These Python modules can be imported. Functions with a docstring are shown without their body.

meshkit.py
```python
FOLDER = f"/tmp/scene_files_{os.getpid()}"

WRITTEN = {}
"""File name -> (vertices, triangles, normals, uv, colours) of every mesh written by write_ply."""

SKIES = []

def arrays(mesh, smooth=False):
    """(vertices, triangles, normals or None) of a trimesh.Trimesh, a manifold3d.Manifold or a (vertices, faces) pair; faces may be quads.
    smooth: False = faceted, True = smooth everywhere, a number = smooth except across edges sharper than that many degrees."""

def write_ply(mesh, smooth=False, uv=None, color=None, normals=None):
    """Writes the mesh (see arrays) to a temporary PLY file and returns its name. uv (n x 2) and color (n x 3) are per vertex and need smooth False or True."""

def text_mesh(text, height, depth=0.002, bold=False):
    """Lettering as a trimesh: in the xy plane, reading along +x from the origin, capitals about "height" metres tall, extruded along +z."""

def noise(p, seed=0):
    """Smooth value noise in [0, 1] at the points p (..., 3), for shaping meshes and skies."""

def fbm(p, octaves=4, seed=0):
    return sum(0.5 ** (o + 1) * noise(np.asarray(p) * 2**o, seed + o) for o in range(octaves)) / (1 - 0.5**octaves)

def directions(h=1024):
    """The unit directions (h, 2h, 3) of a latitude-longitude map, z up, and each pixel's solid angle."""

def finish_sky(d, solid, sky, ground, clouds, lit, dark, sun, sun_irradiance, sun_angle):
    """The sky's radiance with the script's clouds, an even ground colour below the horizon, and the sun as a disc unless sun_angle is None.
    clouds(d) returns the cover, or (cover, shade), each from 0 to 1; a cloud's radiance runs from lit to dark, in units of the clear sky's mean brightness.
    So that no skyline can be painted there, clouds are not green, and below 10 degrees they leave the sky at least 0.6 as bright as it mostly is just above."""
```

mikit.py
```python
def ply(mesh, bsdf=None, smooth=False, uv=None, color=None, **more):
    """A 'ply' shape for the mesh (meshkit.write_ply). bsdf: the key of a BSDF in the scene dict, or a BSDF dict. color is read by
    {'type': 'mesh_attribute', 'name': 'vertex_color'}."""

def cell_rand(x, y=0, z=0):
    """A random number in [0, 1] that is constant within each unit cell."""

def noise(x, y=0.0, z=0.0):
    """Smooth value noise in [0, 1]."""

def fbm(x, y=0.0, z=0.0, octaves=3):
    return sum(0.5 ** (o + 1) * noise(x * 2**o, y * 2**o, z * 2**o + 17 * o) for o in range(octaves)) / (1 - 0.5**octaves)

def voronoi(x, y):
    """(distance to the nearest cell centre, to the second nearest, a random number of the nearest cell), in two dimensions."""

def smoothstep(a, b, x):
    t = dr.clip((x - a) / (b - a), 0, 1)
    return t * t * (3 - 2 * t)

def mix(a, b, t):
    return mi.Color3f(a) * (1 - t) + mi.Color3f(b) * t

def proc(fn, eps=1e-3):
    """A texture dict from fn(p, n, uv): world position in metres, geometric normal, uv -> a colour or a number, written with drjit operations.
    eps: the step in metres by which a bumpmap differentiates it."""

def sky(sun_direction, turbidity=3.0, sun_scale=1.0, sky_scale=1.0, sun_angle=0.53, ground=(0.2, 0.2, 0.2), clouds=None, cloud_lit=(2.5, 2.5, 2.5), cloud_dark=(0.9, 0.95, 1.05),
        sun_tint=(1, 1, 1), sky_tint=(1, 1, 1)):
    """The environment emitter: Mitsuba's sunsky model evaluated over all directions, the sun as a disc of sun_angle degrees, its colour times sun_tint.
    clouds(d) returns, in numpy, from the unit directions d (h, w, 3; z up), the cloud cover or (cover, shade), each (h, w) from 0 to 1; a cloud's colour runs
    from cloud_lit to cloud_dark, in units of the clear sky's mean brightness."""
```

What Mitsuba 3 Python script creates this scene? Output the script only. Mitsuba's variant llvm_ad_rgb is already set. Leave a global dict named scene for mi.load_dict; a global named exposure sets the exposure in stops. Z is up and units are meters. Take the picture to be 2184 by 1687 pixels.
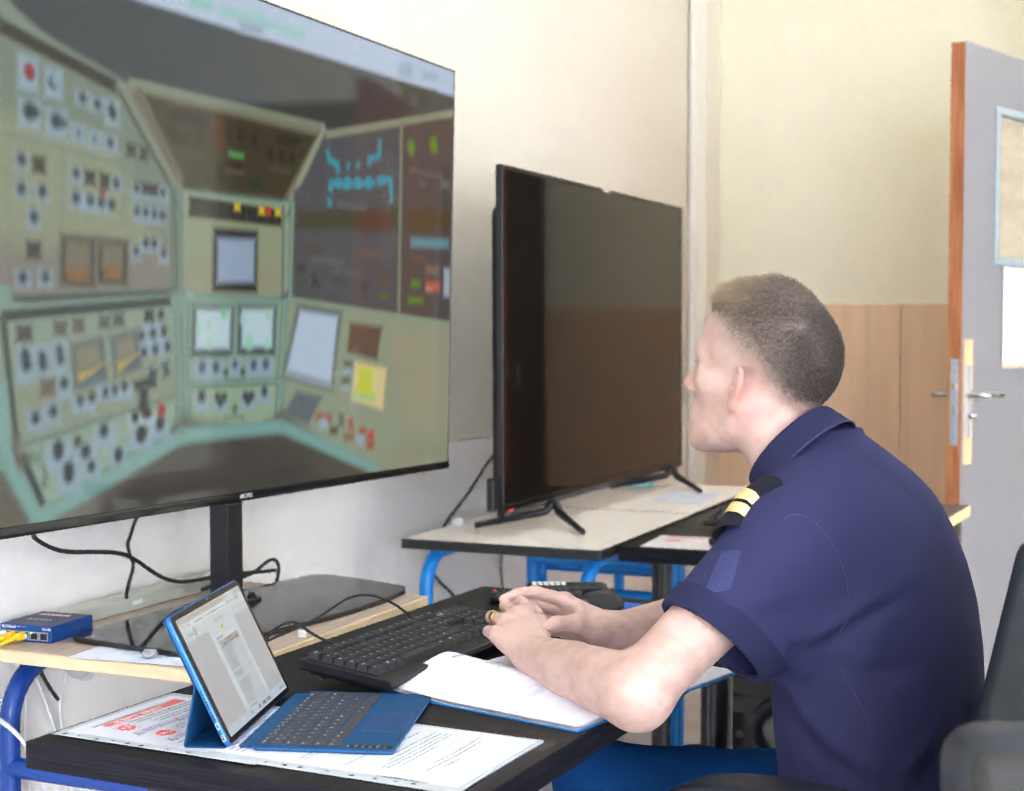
import math, random
import numpy as np
import trimesh
import drjit as dr
import mitsuba as mi
import mikit, meshkit
from scipy.interpolate import CubicSpline
from shapely.geometry import Polygon, box as shp_box, Point

rng = np.random.default_rng(7)
random.seed(7)
T = mi.ScalarTransform4f
PI = math.pi

# ------------------------------------------------------------------ camera, light, exposure
exposure = 0.14
EYE = np.array([0.0, 0.0, 1.25])
YAW, PITCH = math.radians(23.363), math.radians(2.5945)
FWD = np.array([math.cos(YAW) * math.cos(PITCH), math.sin(YAW) * math.cos(PITCH), -math.sin(PITCH)])
scene = {"type": "scene"}
labels = {}
scene["camera"] = {"type": "thinlens", "to_world": T().look_at(origin=EYE.tolist(), target=(EYE + FWD).tolist(), up=[0, 0, 1]),
                   "fov": 2 * math.degrees(math.atan(1092 / 3233)), "fov_axis": "x", "aperture_radius": 0.0045, "focus_distance": 2.12,
                   "near_clip": 0.05, "far_clip": 60.0}
# daylight comes through three wide windows in the right-hand wall and one in the wall behind the camera
DAY = np.array([0.89, 0.98, 1.17])
scene["sky_fill"] = {"type": "constant", "radiance": {"type": "rgb", "value": [0.02, 0.02, 0.02]}}


# ------------------------------------------------------------------ helpers: colour and materials
def lin(r, g=None, b=None):
    c = np.array([r, g, b] if g is not None else r, float) / 255
    return [float(x) for x in np.where(c < 0.04045, c / 12.92, ((c + 0.055) / 1.055) ** 2.4)]


def rgb(c):
    return {"type": "rgb", "value": [float(x) for x in c]}


def mat(key, color, rough=0.5, metallic=0.0, spec=0.5, coat=0.0, coat_gloss=0.9, bump=None, bump_scale=1.0, bump_eps=1e-3, sheen=0.0, two=True, **more):
    """A principled material; color: a linear colour or a function for a procedural texture."""
    b = {"type": "principled", "base_color": mikit.proc(color) if callable(color) else rgb(color),
         "roughness": mikit.proc(rough) if callable(rough) else float(rough), "metallic": float(metallic), "specular": float(spec), **more}
    if coat:
        b["clearcoat"], b["clearcoat_gloss"] = float(coat), float(coat_gloss)
    if sheen:
        b["sheen"] = float(sheen)
    if bump is not None:
        b = {"type": "bumpmap", "arbitrary": mikit.proc(bump, bump_eps), "scale": float(bump_scale), "bsdf": b}
    scene[key] = {"type": "twosided", "bsdf": b} if two else b


# ------------------------------------------------------------------ helpers: entries of the scene
def numbered(key):
    used = set(scene) | set(labels) | {k.split("__")[0] for k in scene}
    if key not in used and not any(k.startswith(key + "__") for k in scene):
        return key
    n = 1
    while f"{key}_{n:03d}" in used or any(k.startswith(f"{key}_{n:03d}__") for k in scene):
        n += 1
    return f"{key}_{n:03d}"


def tag(key, label=None, cat=None, group=None, kind=None):
    d = labels.setdefault(key, {})
    for k, v in (("label", label), ("category", cat), ("group", group), ("kind", kind)):
        if v:
            d[k] = v
    return key


def thing(name, label, cat, group=None):
    key = numbered(name)
    return tag(key, label, cat, group)


COUNT = {}


def part(parent, name, mesh, m, smooth=30, label=None, kind=None, uv=None, **more):
    base = f"{parent}__{name}"
    n = COUNT.get(base, 0)
    COUNT[base] = n + 1
    key = base if n == 0 else f"{base}_{n:03d}"
    scene[key] = mesh if isinstance(mesh, dict) else mikit.ply(mesh, m, smooth=smooth, uv=uv, **more)
    if label or kind:
        tag(key, label, kind=kind)
    return key


def one(name, mesh, m, label=None, cat=None, group=None, kind=None, smooth=30, uv=None, **more):
    key = numbered(name)
    scene[key] = mesh if isinstance(mesh, dict) else mikit.ply(mesh, m, smooth=smooth, uv=uv, **more)
    return tag(key, label, cat, group, kind)


# ------------------------------------------------------------------ helpers: meshes
def rotz(deg):
    a = math.radians(deg)
    m = np.eye(4)
    m[:2, :2] = [[math.cos(a), -math.sin(a)], [math.sin(a), math.cos(a)]]
    return m


def rotx(deg):
    a = math.radians(deg)
    m = np.eye(4)
    m[1:3, 1:3] = [[math.cos(a), -math.sin(a)], [math.sin(a), math.cos(a)]]
    return m


def roty(deg):
    a = math.radians(deg)
    m = np.eye(4)
    m[0, 0], m[0, 2], m[2, 0], m[2, 2] = math.cos(a), math.sin(a), -math.sin(a), math.cos(a)
    return m


def move(x, y=None, z=0.0):
    m = np.eye(4)
    m[:3, 3] = x if y is None else (x, y, z)
    return m


def put(mesh, m):
    mesh = mesh.copy()
    mesh.apply_transform(m)
    return mesh


def cat(*ms):
    ms = [m for x in ms for m in (x if isinstance(x, (list, tuple)) else [x])]
    return trimesh.util.concatenate(ms)


def box(x0, x1, y0, y1, z0, z1, c=0.0):
    """An axis-aligned box, its edges chamfered by c."""
    if c <= 0:
        m = trimesh.creation.box((x1 - x0, y1 - y0, z1 - z0))
        m.apply_translation([(x0 + x1) / 2, (y0 + y1) / 2, (z0 + z1) / 2])
        return m
    c = min(c, (x1 - x0) / 2.01, (y1 - y0) / 2.01, (z1 - z0) / 2.01)
    pts = []
    for x in (x0, x1):
        for y in (y0, y1):
            for z in (z0, z1):
                sx, sy, sz = (c if x == x0 else -c), (c if y == y0 else -c), (c if z == z0 else -c)
                pts += [(x, y + sy, z + sz), (x + sx, y, z + sz), (x + sx, y + sy, z)]
    return trimesh.Trimesh(*hull(pts), process=False)


def hull(pts):
    m = trimesh.convex.convex_hull(np.array(pts, float))
    return m.vertices, m.faces


def rrect(w, h, r, n=6):
    """A rounded rectangle outline, centred, counter-clockwise."""
    out = []
    for cx, cy, a in ((w / 2 - r, h / 2 - r, 0), (-w / 2 + r, h / 2 - r, 90), (-w / 2 + r, -h / 2 + r, 180), (w / 2 - r, -h / 2 + r, 270)):
        for t in np.linspace(a, a + 90, n + 1):
            out.append((cx + r * math.cos(math.radians(t)), cy + r * math.sin(math.radians(t))))
    return np.array(out)


def slab(outline, z0, z1, c=0.001, steps=2):
    """A plate from an outline (shapely polygon or points) with its top and bottom edges rounded by c. Convex or gently curved outlines."""
    P = np.array(outline.exterior.coords)[:-1] if isinstance(outline, Polygon) else np.array(outline, float)
    if Polygon(P).exterior.is_ccw is False:
        P = P[::-1]
    e0, e1 = P - np.roll(P, 1, 0), np.roll(P, -1, 0) - P
    n = np.stack([e0[:, 1] + e1[:, 1], -e0[:, 0] - e1[:, 0]], 1)
    nn = [np.array([e[1], -e[0]]) / (np.linalg.norm(e) + 1e-12) for e in e1]
    n = np.array([(nn[i - 1] + nn[i]) / max(1 + nn[i - 1] @ nn[i], 0.3) for i in range(len(P))])
    rings = []
    for t in np.linspace(90, 0, steps + 1) if c > 0 else [0]:
        rings.append((P - n * c * (1 - math.cos(math.radians(t))), z0 + c * (1 - math.sin(math.radians(t)))))
    for t in np.linspace(0, 90, steps + 1) if c > 0 else [0]:
        rings.append((P - n * c * (1 - math.cos(math.radians(t))), z1 - c * (1 - math.sin(math.radians(t)))))
    k = len(P)
    V = np.vstack([np.column_stack([q, np.full(k, z)]) for q, z in rings])
    F = []
    for i in range(len(rings) - 1):
        a, b = i * k + np.arange(k), i * k + (np.arange(k) + 1) % k
        F += [np.stack([a, b, b + k], 1), np.stack([a, b + k, a + k], 1)]
    import mapbox_earcut as earcut
    cap = earcut.triangulate_float64(np.ascontiguousarray(rings[-1][0]), np.array([k], np.uint32)).reshape(-1, 3).astype(int)
    t = rings[-1][0]
    d1, d2 = t[cap[:, 1]] - t[cap[:, 0]], t[cap[:, 2]] - t[cap[:, 0]]
    area = (d1[:, 0] * d2[:, 1] - d1[:, 1] * d2[:, 0]).sum()
    cap = cap if area > 0 else cap[:, ::-1]
    F += [cap + (len(rings) - 1) * k, cap[:, ::-1]]
    return trimesh.Trimesh(V, np.vstack(F), process=False)


def smooth_path(pts, n=8, closed=False):
    pts = np.array(pts, float)
    if len(pts) < 3:
        return pts
    t = np.concatenate([[0], np.cumsum(np.linalg.norm(np.diff(pts, axis=0), axis=1) ** 0.6)])
    s = CubicSpline(t, pts, axis=0)
    return s(np.linspace(0, t[-1], (len(pts) - 1) * n + 1))


def tube(path, r, n=10, cap=True):
    """A tube along a polyline; r: a radius or one per point."""
    path = np.array(path, float)
    r = np.broadcast_to(r, len(path))
    d = np.gradient(path, axis=0)
    d /= np.linalg.norm(d, axis=1, keepdims=True) + 1e-12
    u = np.cross(d[0], [0, 0, 1] if abs(d[0][2]) < 0.9 else [1, 0, 0])
    V, ang = [], np.arange(n) * 2 * PI / n
    for p, t, rr in zip(path, d, r):
        u = u - (u @ t) * t
        u /= np.linalg.norm(u) + 1e-12
        w = np.cross(t, u)
        V.append(p + rr * (np.cos(ang)[:, None] * u + np.sin(ang)[:, None] * w))
    k = len(path)
    V = np.vstack(V + ([path[:1], path[-1:]] if cap else []))
    i, j = np.arange(n), (np.arange(n) + 1) % n
    F = [np.vstack([np.stack([a * n + i, a * n + j, a * n + n + j], 1), np.stack([a * n + i, a * n + n + j, a * n + n + i], 1)]) for a in range(k - 1)]
    if cap:
        F += [np.stack([j, i, i * 0 + k * n], 1), np.stack([(k - 1) * n + i, (k - 1) * n + j, i * 0 + k * n + 1], 1)]
    return trimesh.Trimesh(V, np.vstack(F), process=False)


def cyl(p0, p1, r, n=20, c=0.0):
    p0, p1 = np.array(p0, float), np.array(p1, float)
    if c:
        d = (p1 - p0) / np.linalg.norm(p1 - p0)
        return tube([p0, p0 + d * 1e-5, p0 + d * c, p1 - d * c, p1 - d * 1e-5, p1], [r - c, r - c, r, r, r - c, r - c], n)
    return tube([p0, p1], r, n)


def lathe(profile, n=32):
    """profile: (r, z) pairs from bottom to top."""
    P = np.array(profile, float)
    a = np.arange(n) * 2 * PI / n
    V = np.vstack([np.column_stack([r * np.cos(a), r * np.sin(a), np.full(n, z)]) for r, z in P])
    i, j = np.arange(n), (np.arange(n) + 1) % n
    F = np.vstack([np.vstack([np.stack([k * n + i, k * n + j, k * n + n + j], 1), np.stack([k * n + i, k * n + n + j, k * n + n + i], 1)]) for k in range(len(P) - 1)])
    return trimesh.Trimesh(V, F, process=False)


def grid_mesh(P):
    """Quads over an (a, b, 3) array of points."""
    a, b = P.shape[:2]
    idx = np.arange(a * b).reshape(a, b)
    q = np.stack([idx[:-1, :-1], idx[1:, :-1], idx[1:, 1:], idx[:-1, 1:]], -1).reshape(-1, 4)
    return trimesh.Trimesh(P.reshape(-1, 3), np.vstack([q[:, [0, 1, 2]], q[:, [0, 2, 3]]]), process=False)


def frame(o, x, y):
    """A matrix from an origin and two axes (the third is their cross product)."""
    x, y = np.array(x, float), np.array(y, float)
    m = np.eye(4)
    m[:3, 0], m[:3, 1], m[:3, 2], m[:3, 3] = x, y, np.cross(x, y), o
    return m


def words(text, height, depth=0.0002, bold=False):
    return meshkit.text_mesh(text, height, depth, bold)


# ------------------------------------------------------------------ flat print: screens, posters and forms drawn from shapes in the sheet's own metres
class Print:
    """Shapes (convex quadrilaterals and discs) painted one over the other on numbered pages; a page's uv are (10 * page + x, y) in metres."""
    pages, table, cells, info = [], [], [], []

    def __init__(self, w, h, cell, base):
        self.k, self.w, self.h, self.cell, self.base, self.shapes = len(Print.pages), w, h, cell, lin(base), []
        Print.pages.append(self)

    def quad(self, pts, color, blur=0.0002, alpha=1.0):
        """A polygon; one of more than four corners or with a notch is cut into triangles that overlap along the cuts."""
        p = np.array(pts, float)
        if (np.roll(p, -1, 0)[:, 1] * p[:, 0] - np.roll(p, -1, 0)[:, 0] * p[:, 1]).sum() < 0:
            p = p[::-1]
        a = np.roll(p, -1, 0) - p
        b = np.roll(a, -1, 0)
        if len(p) > 4 or (a[:, 0] * b[:, 1] - a[:, 1] * b[:, 0]).min() < 0:
            import mapbox_earcut as earcut
            k = len(p)
            for t in earcut.triangulate_float64(np.ascontiguousarray(p), np.array([k], np.uint32)).reshape(-1, 3).astype(int):
                q = p[t]
                c = (q[1, 0] - q[0, 0]) * (q[2, 1] - q[0, 1]) - (q[1, 1] - q[0, 1]) * (q[2, 0] - q[0, 0])
                t = t if c > 0 else t[::-1]
                inner = [0.0 if (t[(i + 1) % 3] - t[i]) % k == 1 else 2 * blur for i in range(3)]
                self._planes(p[t], color, blur, alpha, np.array(inner))
            return
        self._planes(p, color, blur, alpha, np.zeros(len(p)))

    def _planes(self, p, color, blur, alpha, more):
        a = np.roll(p, -1, 0) - p
        n = np.stack([a[:, 1], -a[:, 0]], 1)
        n /= np.linalg.norm(n, axis=1, keepdims=True) + 1e-12
        c = (n * p).sum(1) + more
        if len(p) == 3:
            n, c = np.vstack([n, n[:1]]), np.append(c, c[0])
        row = [*n[:, 0], *n[:, 1], *c, *lin(color), blur, alpha, 0, 0, 0]
        w = blur + more.max()
        self.shapes.append((row, p.min(0) - w, p.max(0) + w))

    def rect(self, x0, y0, x1, y1, color, blur=0.0002, alpha=1.0):
        self.quad([(x0, y0), (x1, y0), (x1, y1), (x0, y1)], color, blur, alpha)

    def line(self, x0, y0, x1, y1, w, color, blur=0.0002, alpha=1.0):
        d = np.array([x1 - x0, y1 - y0], float)
        q = np.array([-d[1], d[0]]) / (np.linalg.norm(d) + 1e-12) * w / 2
        a, b = np.array([x0, y0]), np.array([x1, y1])
        self.quad([a - q, b - q, b + q, a + q], color, blur, alpha)

    def disc(self, x, y, r, color, blur=0.0002, alpha=1.0):
        row = [x, y, r] + [0.0] * 9 + [*lin(color), blur, alpha, 1, 0, 0]
        self.shapes.append((row, np.array([x - r - blur, y - r - blur]), np.array([x + r + blur, y + r + blur])))

    def text(self, s, x, y, height, color, bold=False, angle=0.0, blur=0.00012):
        """Lettering as runs of small bars."""
        m = words(s, height, 0.0001, bold)
        v = m.vertices[:, :2]
        a = math.radians(angle)
        v = v @ np.array([[math.cos(a), math.sin(a)], [-math.sin(a), math.cos(a)]]) + [x, y]
        top = m.face_normals[:, 2] > 0.5
        for f in m.faces[top]:
            t = v[f]
            if abs(np.cross(np.append(t[1] - t[0], 0), np.append(t[2] - t[0], 0))[2]) > 1e-9:
                self.quad(t, color, blur)
        return v[:, 0].max()

    def scribble(self, x0, x1, y, height, color, seed=0, alpha=0.8, blur=0.0003, word=(0.006, 0.022)):
        """A line of writing too small to read: dashes of word length."""
        r = np.random.default_rng(seed)
        x = x0
        while x < x1:
            w = min(r.uniform(*word), x1 - x)
            self.rect(x, y, x + w, y + height, color, blur, alpha * r.uniform(0.7, 1.0))
            x += w + height * 0.9

    @classmethod
    def close(cls):
        rows, lists, start, info = [], [], 0, []
        for pg in cls.pages:
            nx, ny = int(math.ceil(pg.w / pg.cell)), int(math.ceil(pg.h / pg.cell))
            cells = [[] for _ in range(nx * ny)]
            for row, lo, hi in pg.shapes:
                i = len(rows)
                rows.append(row)
                x0, y0 = np.maximum(np.floor(lo / pg.cell).astype(int), 0)
                x1, y1 = np.floor(hi / pg.cell).astype(int)
                for cy in range(y0, min(y1, ny - 1) + 1):
                    for cx in range(x0, min(x1, nx - 1) + 1):
                        cells[cy * nx + cx].append(i)
            info.append([pg.cell, nx, ny, start, *pg.base, 0])
            start += nx * ny
            lists += cells
        first = np.cumsum([0] + [len(c) for c in lists])
        cls.first = mi.UInt32(first.astype(np.uint32))
        cls.items = mi.UInt32(np.array([i for c in lists for i in c] or [0], np.uint32))
        cls.rows = mi.Float(np.array(rows or [[0.0] * 20], np.float32).ravel())
        cls.info = mi.Float(np.array(info, np.float32).ravel())
        for a in (cls.first, cls.items, cls.rows, cls.info):
            dr.eval(a)
        cls.most = max((len(c) for c in lists), default=0)

    @classmethod
    def look(cls, p, n, uv):
        page = dr.clip(dr.floor(uv.x / 10), 0, len(cls.pages) - 1)
        k = mi.UInt32(page)
        x, y = uv.x - page * 10, uv.y
        a = dr.gather(mi.Vector4f, cls.info, k * 2)
        b = dr.gather(mi.Vector4f, cls.info, k * 2 + 1)
        cx, cy = dr.clip(dr.floor(x / a[0]), 0, a[1] - 1), dr.clip(dr.floor(y / a[0]), 0, a[2] - 1)
        c = mi.UInt32(a[3] + cy * a[1] + cx)
        i, end = dr.gather(mi.UInt32, cls.first, c), dr.gather(mi.UInt32, cls.first, c + 1)

        def body(i, r, g, bl):
            j = dr.gather(mi.UInt32, cls.items, i) * 5
            nx, ny, cc, col, ex = (dr.gather(mi.Vector4f, cls.rows, j + q) for q in range(5))
            d = dr.max(nx * x + ny * y - cc)
            d = dr.select(ex[1] > 0.5, dr.sqrt(dr.square(x - nx[0]) + dr.square(y - nx[1])) - nx[2], d)
            t = dr.clip(0.5 - 0.5 * d / col[3], 0, 1)
            t = t * t * (3 - 2 * t) * ex[0]
            return i + 1, r + (col[0] - r) * t, g + (col[1] - g) * t, bl + (col[2] - bl) * t

        _, r, g, bl = dr.while_loop((i, mi.Float(b[0]), mi.Float(b[1]), mi.Float(b[2])), lambda i, r, g, bl: i < end, body)
        return mi.Color3f(r, g, bl)


    @classmethod
    def glow(cls, p, n, uv):
        """The page as a screen gives it off."""
        return cls.look(p, n, uv) * 0.72


def sheet(page, o, x, y, nx=1, ny=1, height=None):
    """A sheet carrying a printed page: corner o, unit axes x and y; returns (mesh, uv)."""
    s, t = np.meshgrid(np.linspace(0, page.w, nx + 1), np.linspace(0, page.h, ny + 1), indexing="ij")
    x, y = np.array(x, float), np.array(y, float)
    P = np.array(o, float) + s[..., None] * x + t[..., None] * y
    if height is not None:
        P = P + height(s, t)[..., None] * np.cross(x, y)
    uv = np.stack([s.ravel() + 10 * page.k, t.ravel()], 1)
    return grid_mesh(P), uv
# ------------------------------------------------------------------ materials of the room and the furniture
def wall_paint(a, b):
    return lambda p, n, uv: mikit.mix(a, b, mikit.smoothstep(0.35, 0.7, mikit.fbm(p.x * 1.7, p.y * 1.7, p.z * 1.3))) * (0.97 + 0.05 * mikit.fbm(p.x * 60, p.y * 60, p.z * 25, octaves=2))


def weave_bump(p, n, uv):
    return mikit.fbm(p.x * 220, p.y * 220, p.z * 150, octaves=2)


mat("paint_cream", wall_paint((0.76, 0.72, 0.625), (0.735, 0.69, 0.595)), 0.75, spec=0.3, bump=weave_bump, bump_scale=0.0012)
mat("paint_green", wall_paint((0.83, 0.815, 0.66), (0.81, 0.795, 0.64)), 0.7, spec=0.3)
mat("paint_white", (0.82, 0.81, 0.78), 0.6, spec=0.4)
mat("paint_trim", (0.78, 0.75, 0.66), 0.6, spec=0.4)
mat("ceiling_white", (0.85, 0.845, 0.83), 0.9, spec=0.2)


def floor_tiles(p, n, uv):
    t = mikit.fbm(p.x * 9, p.y * 9, 2.0)
    return mikit.mix((0.50, 0.465, 0.415), (0.58, 0.545, 0.495), t) * (0.9 + 0.2 * mikit.cell_rand(p.x / 0.3, p.y / 0.3))


mat("floor_vinyl", floor_tiles, 0.35, spec=0.5)


def grain(a, b, along, across, axis="z"):
    """Straight wood grain running along one axis."""
    def fn(p, n, uv):
        q = {"z": (p.x * across, p.y * across, p.z * along), "x": (p.x * along, p.y * across, p.z * across), "y": (p.x * across, p.y * along, p.z * across)}[axis]
        w = mikit.fbm(q[0], q[1], q[2], octaves=3)
        s = mikit.fbm(q[0] * 7, q[1] * 7, q[2] * 3, octaves=2)
        return mikit.mix(a, b, mikit.smoothstep(0.25, 0.75, 0.65 * w + 0.35 * s))
    return fn


mat("dado_wood", grain(lin(238, 210, 182), lin(220, 190, 160), 0.5, 7), 0.45, spec=0.4)
mat("door_grey", (0.275, 0.264, 0.285), 0.45, spec=0.4)
mat("door_wood", grain(lin(190, 128, 84), lin(146, 84, 52), 3, 28), 0.5, spec=0.4)
mat("pale_wood", grain(lin(238, 203, 160), lin(226, 186, 140), 6, 60), 0.5)
mat("cupboard_wood", grain(lin(206, 132, 98), lin(182, 112, 82), 0.8, 9), 0.4)
mat("zinc", (0.46, 0.53, 0.62), 0.45, 0.5)
mat("chrome", (0.75, 0.77, 0.8), 0.12, 1.0)
mat("brass", (0.75, 0.55, 0.25), 0.3, 1.0)
mat("wired_glass", lambda p, n, uv: mikit.mix((0.78, 0.66, 0.5), (0.62, 0.5, 0.36), mikit.smoothstep(0.55, 0.8, mikit.noise(p.x * 4, p.y * 4, p.z * 26)) * 0.5), 0.3, spec=0.5)
mat("wire", (0.32, 0.28, 0.22), 0.5, 0.5)
mat("seal_blue_grey", (0.36, 0.43, 0.46), 0.5)

# ------------------------------------------------------------------ the room
one("wall_left", box(-3.2, 6.53, 1.87, 1.99, 0, 3.0), "paint_cream", kind="structure", label="cream textured wall behind the two televisions")
one("wall_back", box(6.41, 6.53, -3.6, 1.87, 0, 3.0), "paint_green", kind="structure", label="pale yellow-green far wall above the wood dado")
one("wall_right", box(-3.2, 6.53, -3.72, -3.6, 0, 3.0), "paint_cream", kind="structure")
one("wall_front", box(-3.32, -3.2, -3.72, 1.99, 0, 3.0), "paint_cream", kind="structure")
one("floor", box(-3.32, 6.53, -3.72, 1.99, -0.1, 0.0), "floor_vinyl", kind="structure", label="beige vinyl floor")
one("ceiling", box(-3.32, 6.53, -3.72, 1.99, 3.0, 3.1), "ceiling_white", kind="structure")
one("trim_1", box(6.2, 6.41, 1.787, 1.869, 0, 3.0, 0.004), "paint_trim", kind="structure", label="cream corner pilaster between the two walls")
one("trim_2", cyl((6.19, 1.845, 0), (6.19, 1.845, 3.0), 0.016), "paint_white", kind="structure", label="white vertical pipe in the room corner")
# the alcove wall that carries the door, mostly outside the frame
alcove = one("wall_alcove", cat(box(5.2, 6.41, 0.13, 0.25, 0, 3.0), box(5.2, 5.32, -3.6, -0.62, 0, 3.0), box(5.2, 5.32, -0.62, 0.13, 2.1, 3.0)), "paint_green", kind="structure")
for k, (y0, y1) in enumerate(((0.25, 1.01), (1.013, 1.787))):
    one("trim_3" if k == 0 else "trim_4", box(6.396, 6.41, y0, y1, 0.0, 1.345, 0.002), "dado_wood", kind="structure", label="wood-grain dado panel on the far wall" if k == 0 else "wood-grain dado panel nearer the corner")
one("baseboard_left", box(-3.2, 6.2, 1.858, 1.8699, 0, 0.09, 0.003), "paint_trim", kind="structure")
mat("paint_pale", wall_paint((0.93, 0.915, 0.885), (0.91, 0.89, 0.855)), 0.75, spec=0.3, bump=weave_bump, bump_scale=0.0012)
one("trim_6", box(-3.2, 6.2, 1.8682, 1.8701, 0.09, 0.921), "paint_pale", kind="structure", label="whiter textured covering on the lower wall")
# a hairline crack in the plaster between the televisions
one("trim_5", cat(tube([(3.93, 1.8675, 0.921), (4.05, 1.8675, 0.9225), (4.13, 1.8675, 0.918), (4.36, 1.8675, 0.921)], 0.0014, 5)), "wire", kind="structure", label="thin dark crack line across the wall")

# windows: the daylight of the room
def window(n, o, x, y, w, h, radiance):
    """A window of two sashes on a wall; o: its lower corner, x: along the wall, y: up."""
    m = frame(o, x, y)
    f = cat(*[put(box(*b), m) for b in ((-0.06, w + 0.06, -0.06, 0, -0.01, 0.05, 0.004), (-0.06, w + 0.06, h, h + 0.06, -0.01, 0.05, 0.004), (-0.06, 0, -0.06, h + 0.06, -0.01, 0.05, 0.004),
                                        (w, w + 0.06, -0.06, h + 0.06, -0.01, 0.05, 0.004), (w / 2 - 0.04, w / 2 + 0.04, 0, h, -0.01, 0.05, 0.004))])
    scene[f"window_{n}__frame"] = mikit.ply(f, "paint_white")
    scene[f"window_{n}__pane"] = mikit.ply(put(grid_mesh(np.array([[[0, 0, 0.01], [0, h, 0.01]], [[w, 0, 0.01], [w, h, 0.01]]], float)), m), "paint_white", emitter={"type": "area", "radiance": rgb(radiance)})
    tag(f"window_{n}", kind="structure")


KEY, FILL, LAMP = 18.5, 5.2, 1.2
window(1, (-3.2, -2.75, 0.30), (0, 1, 0), (0, 0, 1), 1.9, 1.95, DAY * KEY)
for k, (x, f) in enumerate(((3.9, 0.4), (1.7, 1.3), (-0.5, 1.5))):
    window(2 + k, (x, -3.6, 0.55), (-1, 0, 0), (0, 0, 1), 1.7, 1.75, DAY * FILL * f)

# recessed ceiling panels, lit
for k, (x, y) in enumerate(((0.4, -1.7), (0.4, 0.5), (2.8, -1.7), (2.8, 0.5), (5.2, 0.9))):
    c = thing("ceiling_light", "lit panel recessed in the white ceiling " + ("behind the camera by the windows", "over the first desks by the left wall", "over the foreground chair", "above the seated man", "by the door and the far wall")[k], "ceiling light", "ceiling panels")
    part(c, "frame", cat(box(x - 0.62, x + 0.62, y - 0.32, y - 0.30, 2.985, 3.0), box(x - 0.62, x + 0.62, y + 0.30, y + 0.32, 2.985, 3.0), box(x - 0.62, x - 0.60, y - 0.30, y + 0.30, 2.985, 3.0), box(x + 0.60, x + 0.62, y - 0.30, y + 0.30, 2.985, 3.0)), "paint_white")
    part(c, "diffuser", grid_mesh(np.array([[[x - 0.6, y - 0.3, 2.99], [x - 0.6, y + 0.3, 2.99]], [[x + 0.6, y - 0.3, 2.99], [x + 0.6, y + 0.3, 2.99]]])[:, ::-1]), "paint_white", emitter={"type": "area", "radiance": rgb(np.array([1.0, 0.985, 0.95]) * LAMP * (2.4 if k == 4 else 1.0))})

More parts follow.
